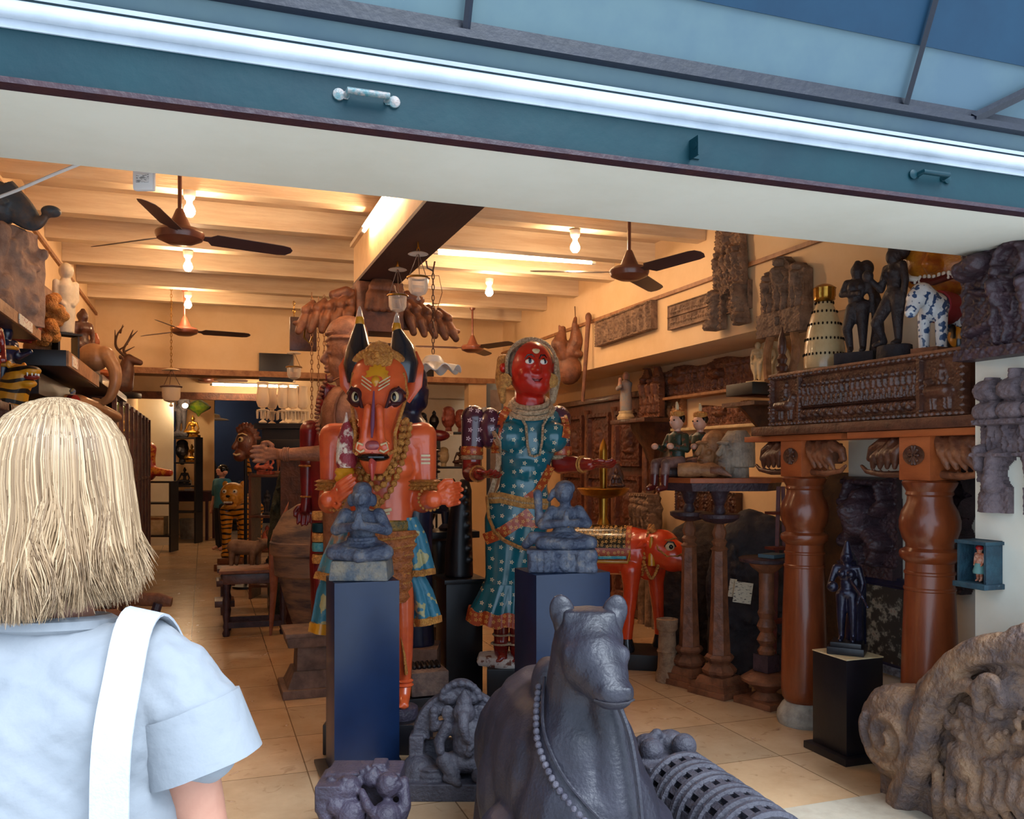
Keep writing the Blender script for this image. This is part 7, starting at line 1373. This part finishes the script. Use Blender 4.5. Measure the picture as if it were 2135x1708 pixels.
# ============================================================ LEFT WALL
t = T('long_upper_shelf', 'long wooden shelf with a red-lettered card, high on the left wall at the entrance', 'shelf', (XL, 4.2, 2.29), 0)
PB().box((.155, 0, 0), (.30, 2.4, .05)).build('board', WOODD, t, bevel=.003); PB().box((.308, 0, 0), (.012, 2.4, .055)).build('front_edge', WOODT, t)
q = wpt(-10, 680, -.84)
a_ = PB().box((0, 0, 0), (.004, .34, .05)); o = a_.build('lettered_card', CARD, t, smooth=False); o.location = (.318, .75, 0)
t = T('black_box_shelf', 'black box-like shelf on the left wall past the long wooden shelf', 'shelf', (XL, 6.15, 2.17), 0)
PB().box((.22, 0, 0), (.44, 1.5, .09)).build('board', BLACKP, t, bevel=.004); PB().box((.445, 0, 0), (.012, 1.5, .085)).build('front_edge', WOODT, t); PB().box((.453, -.5, 0), (.004, .22, .06)).build('lettered_card', CARD, t); PB().box((.15, 0, -.14), (.30, 1.46, .12)).build('under_box', BLACKP, t)
t = T('far_upper_shelf', 'dark shelf on the left wall carrying the antlered deer bust', 'shelf', (XL, 8.5, 2.24), 0)
PB().box((.20, 0, 0), (.40, 2.9, .06)).build('board', BLACKP, t, bevel=.004); PB().box((.405, -.6, 0), (.012, .8, .07)).build('glass_edge', PANE, t)
t = T('left_wall_shelving', 'tall dark shelving with carvings along the left wall behind the blonde person', 'shelving', (XL, 5.85, 0), 0)
for z in (.35, .85, 1.35, 1.84): PB().box((.17, 0 if z > 1 else 1.7, z), (.34, 5.9 if z > 1 else 2.5, .035)).build('board', WOODD, t, bevel=.003)
for y in (-2.93, -1.4, 0, 1.5, 2.93): PB().box((.17, y, .93 if y > .5 else 1.6), (.34, .04, 1.86 if y > .5 else .52)).build('divider', WOODD, t)
LX = lambda px, X: (lambda u: X/(sY+u*cY))((px-CX)/F)
def lw(px, X, z): d = LX(px, X); return FL(px, d, z)
t = T('pale_stone_carved_block', 'pale carved stone block standing on the long upper shelf', 'carving', lw(14, -.98, 2.318), R(60))
p = PB(); p.box((0, 0, .18), (.34, .2, .36)).box((0, 0, .42), (.26, .18, .16)); 
for i in range(24): p.ell((random.uniform(-.15, .15), -.1, random.uniform(.05, .46)), (random.uniform(.02, .05), .03, random.uniform(.02, .06)))
p.build('stone_body', mat('pinkish_stone', '#b08f7a', '#8a6a5a', rough=.8, scale=7, bump=.5, c3='#c9b49a'), t, vox=.009, sm=1, disp=lambda q: .01*mnoise.noise(q*12))
t = T('grey_trunk_head', 'blue-grey wooden beast head with upturned snout on top of the pale stone block', 'head carving', lw(10, -.98, 2.815), R(-10))
p = PB(); p.ell((-.08, 0, .12), (.16, .12, .13)); p.tube(dens([(-.02, 0, .16), (.06, 0, .10), (.13, -.0, .04), (.18, -.02, .035), (.225, -.03, .075)]), [.105-.004*i for i in range(25)], k=14, flat=.8); p.ell((.235, -.03, .085), (.05, .05, .03)); p.tube([(-.1, -.1, .2), (-.02, -.1, .16), (.04, -.08, .1)], .02); p.build('head', mat('blue_grey_wood', '#3f4a55', '#6b5648', rough=.5, scale=7, bump=.3, lo=.5, hi=.7), t, vox=.008, sm=2)
t = T('crimson_relief_figure', 'crimson red carved figure on the long upper shelf behind the pale stone block', 'carving', lw(47, -1.03, 2.318), R(60))
p = PB(); p.box((0, .04, .28), (.20, .05, .56))
for i in range(26): p.ell((random.uniform(-.08, .08), -.01, .03+.52*i/26), (random.uniform(.03, .06), .05, random.uniform(.03, .05)))
p.build('carved_body', mat('crimson_wood', '#9a2428', '#6e161c', rough=.45, scale=10, bump=.3), t, vox=.008, sm=1)
t = T('leaning_painted_plank', 'worn painted plank with pointed top leaning on the left wall', 'plank', lw(92, -1.12, 2.22), (0, 0, R(80)))
PB().prism([(-.20, 0), (.2, 0), (.2, .52), (.12, .66), (-.12, .68), (-.2, .5)], -.015, .015).build('plank_body', mat('worn_pink_plank', '#a07a62', '#6e4c3c', rough=.7, scale=8, bump=.4, c3='#c7a890'), t, smooth=False)
t = T('small_antlered_deer_head', 'brown deer head with small antlers and pale throat beside the white torso figure', 'head carving', lw(85, -.98, 2.318), R(35))
p = PB(); p.chain([(0, .04, .0), (0, .02, .14), (0, -.02, .20)], [.085, .06, .055]); p.chain([(0, -.02, .20), (0, -.14, .165)], [.055, .028]); 
for s_ in (-1, 1): p.ell((s_*.075, .02, .235), (.045, .015, .026), rot=(0, -s_*.5, 0))
p.build('head', WOODT, t, vox=.006, sm=2)
p = PB()
for s_ in (-1, 1): p.tube([(s_*.03, .02, .24), (s_*.08, .03, .32), (s_*.10, .02, .40)], [.012, .010, .004]).tube([(s_*.07, .03, .31), (s_*.12, .02, .34)], [.008, .003])
p.build('antlers', HORN, t); PB().ell((0, -.05, .10), (.035, .03, .09)).build('throat', CREAM, t)
t = T('yellow_tufted_carving', 'yellow-brown tufted carving on the shelf between the deer head and the white torso figure', 'carving', lw(108, -.90, 2.318), R(50))
p = PB()
for i in range(16): p.ell((random.uniform(-.05, .05), random.uniform(-.05, .05), .02+.30*i/16), (.04, .04, .035))
p.build('body', OCHRE, t, vox=.008, sm=1)
t = T('white_torso_figure', 'white armless standing figure on a small black stand, left wall', 'figure', lw(137, -.84, 2.217), R(30))
p = PB(); loft(p, [(.20, 0, 0, .05, .045), (.34, 0, 0, .06, .05), (.42, 0, 0, .055, .045), (.5, 0, 0, .065, .045), (.55, 0, 0, .03, .03)]); p.ell((0, -.005, .60), (.045, .05, .055)); p.chain([(-.06, 0, .52), (-.065, .0, .42), (-.03, -.04, .38)], [.022, .02, .016]); p.chain([(.06, 0, .52), (.065, .0, .42), (.03, -.04, .38)], [.022, .02, .016]); p.build('body', mat('ivory_white', '#d9c9ae', '#bfae92', rough=.5, scale=8, bump=.1), t, vox=.006, sm=2)
p = PB(); p.box((0, 0, .19), (.16, .12, .012))
for x in (-.06, .06): p.box((x, 0, .09), (.012, .10, .18))
p.build('black_stand', BLACKP, t, smooth=False)
statuette(0, .62, lw(173, -.95, 2.217), R(40), 'dark robed wooden statuette with white sash to the right of the white torso figure', WOODD)
statuette(1, .46, lw(199, -.92, 2.272), R(40), 'orange-brown seated statuette right of the dark robed one', WOODO)
statuette(2, .36, lw(214, -.95, 2.272), R(0), 'small striped turned jar behind the elephant head carving', CREAM)
t = T('black_glazed_box', 'dark glass-fronted box on the shelf before the elephant head', 'box', lw(176, -.86, 2.217), 0); PB().box((0, 0, .08), (.18, .34, .16)).build('box_body', BLACKP, t, bevel=.004); PB().box((.092, 0, .08), (.004, .30, .12)).build('glass', PANE, t)
t = T('wooden_elephant_head', 'smooth brown wooden elephant head with curling trunk jutting from the left shelves', 'carving', lw(198, -.74, 2.217), R(60), None, .68)
EW = mat('smooth_tan_wood', '#a0744e', '#855c3c', rough=.4, scale=4, bump=.05, coat=.2)
p = PB(); p.ell((0, .02, .18), (.14, .17, .15), k=20); p.ell((0, -.10, .20), (.09, .12, .10)); p.tube(dens([(0, -.16, .16), (0, -.23, .05), (.0, -.24, -.08), (.0, -.20, -.2), (0, -.16, -.26)], 5), [.075-.0015*i for i in range(21)], k=14); p.chain([(0, -.16, -.26), (0, -.08, -.30), (0, .02, -.27)], [.045, .04, .03]); p.build('head', EW, t, vox=.009, sm=2)
t = T('antlered_deer_bust', 'dark brown carved deer bust with large branching antlers, left wall near the back', 'bust', lw(262, -.80, 2.272), R(75))
PB().box((0, .02, .03), (.24, .30, .06)).build('base', BLACKP, t, bevel=.01)
p = PB(); p.chain([(0, .05, .14), (0, .0, .28), (0, -.02, .40)], [.13, .09, .06]); p.chain([(0, -.03, .42), (0, -.15, .385)], [.058, .032]); 
for s_ in (-1, 1): p.ell((s_*.09, .02, .43), (.05, .014, .025))
p.build('bust', mat('deer_brown', '#5a3626', '#3f241a', rough=.45, scale=10, bump=.15), t, vox=.008, sm=2)
p = PB()
for s_ in (-1, 1):
    p.tube(dens([(s_*.03, 0, .45), (s_*.11, .06, .54), (s_*.17, .03, .65), (s_*.14, -.03, .76)], 4), [.016, .016, .015, .015, .014, .013, .012, .011, .010, .009, .008, .006, .003], k=8)
    for a, b in (((s_*.08, .04, .51), (s_*.10, -.06, .57)), ((s_*.16, .05, .60), (s_*.25, .02, .70)), ((s_*.16, .0, .68), (s_*.22, -.05, .76))): p.tube([a, b], [.011, .003], k=6)
p.build('antlers', mat('antler_brown', '#4a3020', rough=.5, bump=.1), t)
# lower shelf contents
t = T('yellow_tiger_head', 'yellow striped tiger head with open mouth on the left shelves above the blonde hair', 'head carving', lw(42, -.88, 1.86), R(55), None, .8)
p = PB(); p.chain([(0, .1, .0), (0, .06, .12), (0, .0, .20)], [.11, .10, .085]); p.ell((0, -.07, .24), (.06, .08, .035)); p.ell((0, -.05, .16), (.05, .07, .03)); 
for s_ in (-1, 1): p.ell((s_*.06, .03, .28), (.02, .015, .025))
p.build('head', TIGER, t, vox=.007, sm=2); PB().ell((0, -.08, .20), (.045, .06, .02)).build('mouth', mat('mouth_red2', '#7a1a18', rough=.4, bump=0), t)
p = PB()
for i in range(6): a = -1+2*i/5; p.cap((.045*a, -.13+.03*a*a, .222), (.045*a, -.13+.03*a*a, .205), .006, .003, 6)
p.build('teeth', WHT, t)
t = T('blue_painted_deity_figure', 'dark blue painted figure with gold ornaments above the tiger head', 'figure', lw(12, -.95, 1.86), R(50)); p = PB(); figure(p, .42, thick=1.4, crown=.06, pose=dict(hl=(-.2, -.1, .75), hr=(.22, -.1, .7))); p.build('body', BLUEDK, t, vox=.007, sm=1); p = PB(); torus(p, (0, 0, .31), .05, .010); torus(p, (0, 0, .22), .06, .010); p.build('gold_ornaments', YEL, t)
t = T('small_red_figure', 'small red painted figure at the far left edge of the left shelves', 'figure', lw(-22, -.92, 1.86), R(50)); p = PB(); figure(p, .42, thick=1.2, crown=.06); p.build('body', REDB, t, vox=.007, sm=1)
t = T('lying_wooden_arms', 'smooth brown carved wooden arm lying on the left shelves, hand bent', 'carving', lw(170, -.80, 1.92), R(72))
p = PB(); p.chain([(-.35, 0, .06), (-.05, .0, .07), (.25, -.02, .04), (.42, -.06, .0)], [.055, .065, .05, .04]); p.chain([(.05, .0, .07), (.2, .1, .02), (.38, .08, -.02)], [.05, .045, .035]); p.build('arm', EW, t, vox=.008, sm=2)
t = T('painted_toy_drummer', 'small red blue and gold painted figure standing behind the blonde head', 'figure', lw(152, -.80, 1.86), R(60)); p = PB(); figure(p, .2, thick=1.5, crown=.03); p.build('body', mat('toy_paint', '#2c5a8a', '#c9a24a', rough=.4, scale=40, bump=0), t, vox=.004, sm=1); PB().lathe([(.05, -.02), (.05, .02)], (-.04, -.03, .11), 16, rot=(PI/2, 0, 0)).build('drum', REDB, t)
k_ = 0
for (px, h, kk, m) in ((95, .24, 1, WOODD), (120, .18, 3, WOODT), (188, .16, 2, WOODM), (206, .2, 1, BLACKP), (222, .24, 0, WOODM), (236, .2, 3, STONED), (246, .22, 2, BRASS)):
    k_ += 1; statuette(kk, h, lw(px, -.95 if px < 130 else -.88, 1.86), R(50), ['dark seated carving right of the tiger head', 'small brown head right of the tiger head', 'small brown vase before the elephant trunk', 'black seated carving under the elephant head', 'small brown standing carving left of the cabinet', 'dark round head left of the cabinet', 'small brass urn next to the glass cabinet'][k_-1], m)
t = T('glass_fronted_cabinet', 'long brown glass-fronted cabinet along the left wall at the back', 'cabinet', (XL, 11.9, 0), 0)
CW = MATS['cabinet_wood']
for z in (.05, .6, 1.1, 1.6, 2.22): PB().box((.18, 0, z), (.34, 5.6, .05)).build('board', CW, t)
PB().box((.02, 0, 1.13), (.03, 5.6, 2.2)).build('back_board', CW, t)
for i in range(9): PB().box((.355, -2.78+i*.695, 1.13), (.04, .06, 2.2)).build('door_stile', CW, t)
for i in range(8): PB().box((.352, -2.43+i*.695, 1.13), (.006, .63, 2.1)).build('glass_pane', PANE, t)
for i in range(8): PB().box((.358, -2.43+i*.695, 1.35), (.02, .63, .03)).build('glazing_bar', CW, t)
k_ = 0
for i in range(8):
    for z in (.625, 1.125, 1.625):
        k_ += 1; statuette((k_*3) % 5 if (k_*3) % 5 < 4 else 1, .26, (XL+.19, 9.45+i*.695, z), R(60), 'small carving inside the glass cabinet, '+['low', 'middle', 'high'][(k_-1) % 3]+' board, bay '+['nearest', 'second', 'third', 'fourth', 'fifth', 'sixth', 'seventh', 'farthest'][i], CL[k_ % 8], grp='carvings in the glass cabinet')
# armchair
t = T('wooden_armchair', 'dark wooden planter armchair with broad curved arms in the aisle beside the blonde person', 'chair', FL(214, 5.3), CRZ+PI/2)
PB().box((0, 0, .42), (.52, .50, .04)).build('seat', WOODD, t, bevel=.01); PB().box((0, .24, .78), (.50, .03, .62), rot=(-.10, 0, 0)).build('backrest', WOODD, t, bevel=.005)
for s_ in (-1, 1):
    PB().tube([(s_*.30, .24, .70), (s_*.31, .0, .705), (s_*.31, -.22, .70), (s_*.31, -.30, .685)], [.03, .042, .045, .03], k=12, flat=.45).build('armrest', WOODM, t)
    PB().tube([(s_*.29, -.22, .68), (s_*.27, -.17, .5), (s_*.27, -.20, .3), (s_*.28, -.18, .0)], [.03, .035, .032, .026], k=8).build('leg', WOODV, t); PB().tube([(s_*.25, .24, .70), (s_*.25, .22, .3), (s_*.25, .23, 0)], .024, k=8).build('leg', WOODV, t)
# ============================================================ PERSON
D0 = 1.42; kx = D0/F; hx_ = lambda px: (px-112)*kx; hz_ = lambda py: HCAM+(HY-py)*kx
t = T('person', 'person with straight blonde bob seen from behind, white short-sleeved shirt and white bag strap', 'person', FL(112, D0), CRZ)
p = PB()
p.ell((0, .02, 1.585), (.078, .098, .112), k=20); p.ell((0, .075, 1.53), (.055, .055, .07), k=14); p.ell((0, .125, 1.555), (.014, .02, .024)); p.ell((0, .11, 1.50), (.03, .02, .018))
for s_ in (-1, 1): p.ell((s_*.08, .02, 1.565), (.012, .02, .032))
p.cap((0, -.0, 1.34), (0, .01, 1.50), .062, .058)
loft(p, [(.80, 0, 0, .16, .12), (.92, 0, 0, .17, .125), (1.05, 0, 0, .135, .10), (1.18, 0, 0, .155, .11), (1.26, 0, 0, .155, .10), (1.295, 0, 0, .11, .075), (1.33, 0, 0, .06, .06)])
for s_ in (-1, 1): p.chain([(s_*.15, 0, 1.28), (s_*.225, -.01, 1.10), (s_*.25, .04, .88), (s_*.25, .12, .80)], [.058, .047, .038, .027]); p.chain([(s_*.085, 0, .85), (s_*.095, 0, .46), (s_*.095, -.02, .09), (s_*.10, .1, .04)], [.09, .062, .045, .036])
p.build('body', SKIN, t, vox=.009, sm=3)
for s_ in (-1, 1):
    p = PB(); hand(p, (s_*.25, .12, .80), (0, .35, -.9), (0, .9, .35), (-s_, 0, 0), .95, .5); p.build('hand', SKIN, t, vox=.005, sm=1)
def shirt_mat():
    m = mat('white_shirt_linen', '#92959a', '#868b91', rough=.75, scale=5, bump=.35, bscale=16, lo=.3, hi=.7); return m
SH = shirt_mat()
def wr(q): return .004*mnoise.noise(Vector((q.x*30+q.z*40, 3, q.z*12)))+.020*mnoise.noise(Vector((q.x*9, q.y*9, q.z*6)))+.006*mnoise.noise(Vector((q.x*22+q.z*14, q.y*20, q.z*16)))+.004*abs(mnoise.noise(Vector((q.x*30-q.z*18, q.y*20, q.z*22))))
p = PB(); loft(p, [(.78, 0, 0, .235, .17), (.95, 0, -.01, .225, .16), (1.10, 0, -.01, .215, .15), (1.22, 0, -.01, .205, .14), (1.275, 0, -.005, .195, .125), (1.305, 0, -.0, .165, .10), (1.325, 0, 0, .11, .088), (1.34, 0, .005, .082, .078)], 32)
for s_ in (-1, 1): p.chain([(s_*.15, -.0, 1.275), (s_*.195, -.005, 1.235), (s_*.235, -.01, 1.165)], [.070, .076, .080]); 
p.build('shirt', SH, t, vox=.007, sm=2, disp=wr)
for s_ in (-1, 1):
    v0 = Vector((s_*.222, -.01, 1.20)); v1 = Vector((s_*.255, -.015, 1.105)); p = PB(); p.tube([v0, v1], [.080, .088], k=28, cap=False); p.build('sleeve_cuff', SH, t, solid=.008, disp=lambda q: .004*mnoise.noise(q*20))
p = PB(); torus(p, (0, .0, 1.335), .085, .013, rot=(-.10, 0, 0), k=28); p.build('collar_band', SH, t)
p = PB()
for i in range(26): z = 1.30-.02*i; yy = -.150-.03*min(1, (1.30-z)/.25); p.tube([(-.065, yy+.004, z), (-.048, yy-.006, z+.003), (-.03, yy+.004, z)], [.003, .007, .003], k=6)
p.build('gathered_back_seam', SH, t)
t0 = t
# bag strap
st = T('shoulder_bag', 'white fabric bag whose broad strap runs down over the white shirt', 'bag', FL(112, D0), CRZ)
pts = [(.165, .10, 1.15), (.155, .09, 1.28), (.160, .0, 1.352), (.163, -.07, 1.345), (.168, -.125, 1.27), (.170, -.165, 1.18), (.173, -.178, 1.05), (.180, -.19, .90), (.19, -.20, .78)]
c = dens(pts, 4); vs = []
for q in c:
    for s_ in (-1, 1): vs.append((q.x+s_*.028, q.y, q.z-(.006*s_)))
PB().add(vs, [(2*i, 2*i+1, 2*i+3, 2*i+2) for i in range(len(c)-1)]).build('strap', mat('white_webbing', '#b6bac1', '#aeb2ba', rough=.85, scale=60, bump=.2), st, solid=.004)
PB().ell((.20, -.29, .66), (.15, .05, .16)).build('bag_body', MATS['white_webbing'], st, smooth=True)
# hair
rng = np.random.default_rng(5)
def hair_mesh(n, parent, name, seed, r0=.0016):
    rg = np.random.default_rng(seed); V = []; Fc = []; cnt = 0; uvc = []
    for i in range(n):
        th = rg.uniform(-PI, PI)
        front = math.cos(th-PI/2)  # 1 towards her face (+y)
        if front > .72: continue
        rad0 = rg.uniform(0, 1)*.28; layer = rg.uniform(-.008, .008); L = 12
        ht = 1.368+rg.uniform(-.02, .03)+(.02 if front > .2 else 0)+.03*max(0, math.cos(th))*rg.uniform(.4, 1.2)
        ph = 2.2*math.sin(th*6)+1.5*math.sin(th*13+1)+rg.uniform(0, .7); am = rg.uniform(.005, .011)*(1+.4*math.sin(th*9)); fr = 34+5*math.sin(th*4)+rg.uniform(-1.5, 1.5); flick = rg.uniform(0, .022)+(.02 if rg.random() < .08 else 0)
        pts = []
        a0 = rad0
        zt = 1.585; R1, R2, R3 = .100+layer, .118+layer, .122
        for j in range(L):
            f = j/(L-1)
            if f < .4: a = a0+(PI/2-a0)*(f/.4); x = R1*math.sin(a)*math.cos(th); y = .015+R2*math.sin(a)*math.sin(th); z = zt+R3*math.cos(a)*.97
            else:
                g_ = (f-.4)/.6; z = zt+(ht-zt)*g_; bulge = 1+.12*math.sin(min(1, g_*1.1)*PI/2)+.0*g_; tuck = -.10*max(0, g_-.82)/.18
                x = R1*math.cos(th)*(bulge+tuck+.04*g_)+flick*math.cos(th)*max(0, g_-.75)*4; y = .015+R2*math.sin(th)*(1+.06*g_+tuck)+flick*math.sin(th)*max(0, g_-.75)*4
                w_ = am*math.sin(fr*(z-1.3)+ph)*min(1, g_*2); x += -math.sin(th)*w_; y += math.cos(th)*w_
            pts.append((x, y, z))
        r = r0*rg.uniform(.7, 1.5)
        tx, ty = -math.sin(th), math.cos(th)
        for j, (x, y, z) in enumerate(pts):
            rr = r*(1 if j < L-2 else .6 if j == L-2 else .15)
            nxx, nyy = math.cos(th), math.sin(th)
            V += [(x-tx*rr, y-ty*rr, z), (x+tx*rr, y+ty*rr, z), (x+nxx*rr, y+nyy*rr, z+rr*.5)]
        for j in range(L-1):
            o = cnt+3*j
            for e in range(3): Fc.append((o+e, o+(e+1) % 3, o+3+(e+1) % 3, o+3+e))
        cnt += 3*L; uvc += [rg.random()]*(3*L)
    me = bpy.data.meshes.new(name); me.from_pydata(V, [], Fc); at = me.attributes.new('tone', 'FLOAT', 'POINT'); at.data.foreach_set('value', np.array(uvc, 'f')); me.shade_smooth()
    m = MATS.get('blonde_hair')
    if not m:
        m = mat('blonde_hair', '#c9a878', rough=.42, bump=0); N = m.node_tree.nodes; Lk = m.node_tree.links; a = N.new('ShaderNodeAttribute'); a.attribute_name = 'tone'; r_ = N.new('ShaderNodeValToRGB')
        r_.color_ramp.elements[0].color = lin('#6f543a'); r_.color_ramp.elements[1].color = lin('#cfb08a'); e = r_.color_ramp.elements.new(.5); e.color = lin('#a38360'); Lk.new(a.outputs['Fac'], r_.inputs[0]); Lk.new(r_.outputs[0], N['Principled BSDF'].inputs['Base Color'])
    me.materials.append(m); o = bpy.data.objects.new(name, me); COL.objects.link(o); o.parent = parent; return o
hair_mesh(15000, t0, 'hair', 3, .0012)
p = PB(); p.ell((0, .012, 1.60), (.088, .106, .102), k=28); loft(p, [(1.385, 0, -.01, .095, .09), (1.45, 0, -.008, .10, .10), (1.55, 0, .0, .095, .105), (1.62, 0, .01, .085, .10)], 28); p.build('hair_underlayer', mat('dark_blonde', '#80694a', '#6c573c', rough=.6, scale=30, bump=.3, stretch=(1, 1, .1)), t0)
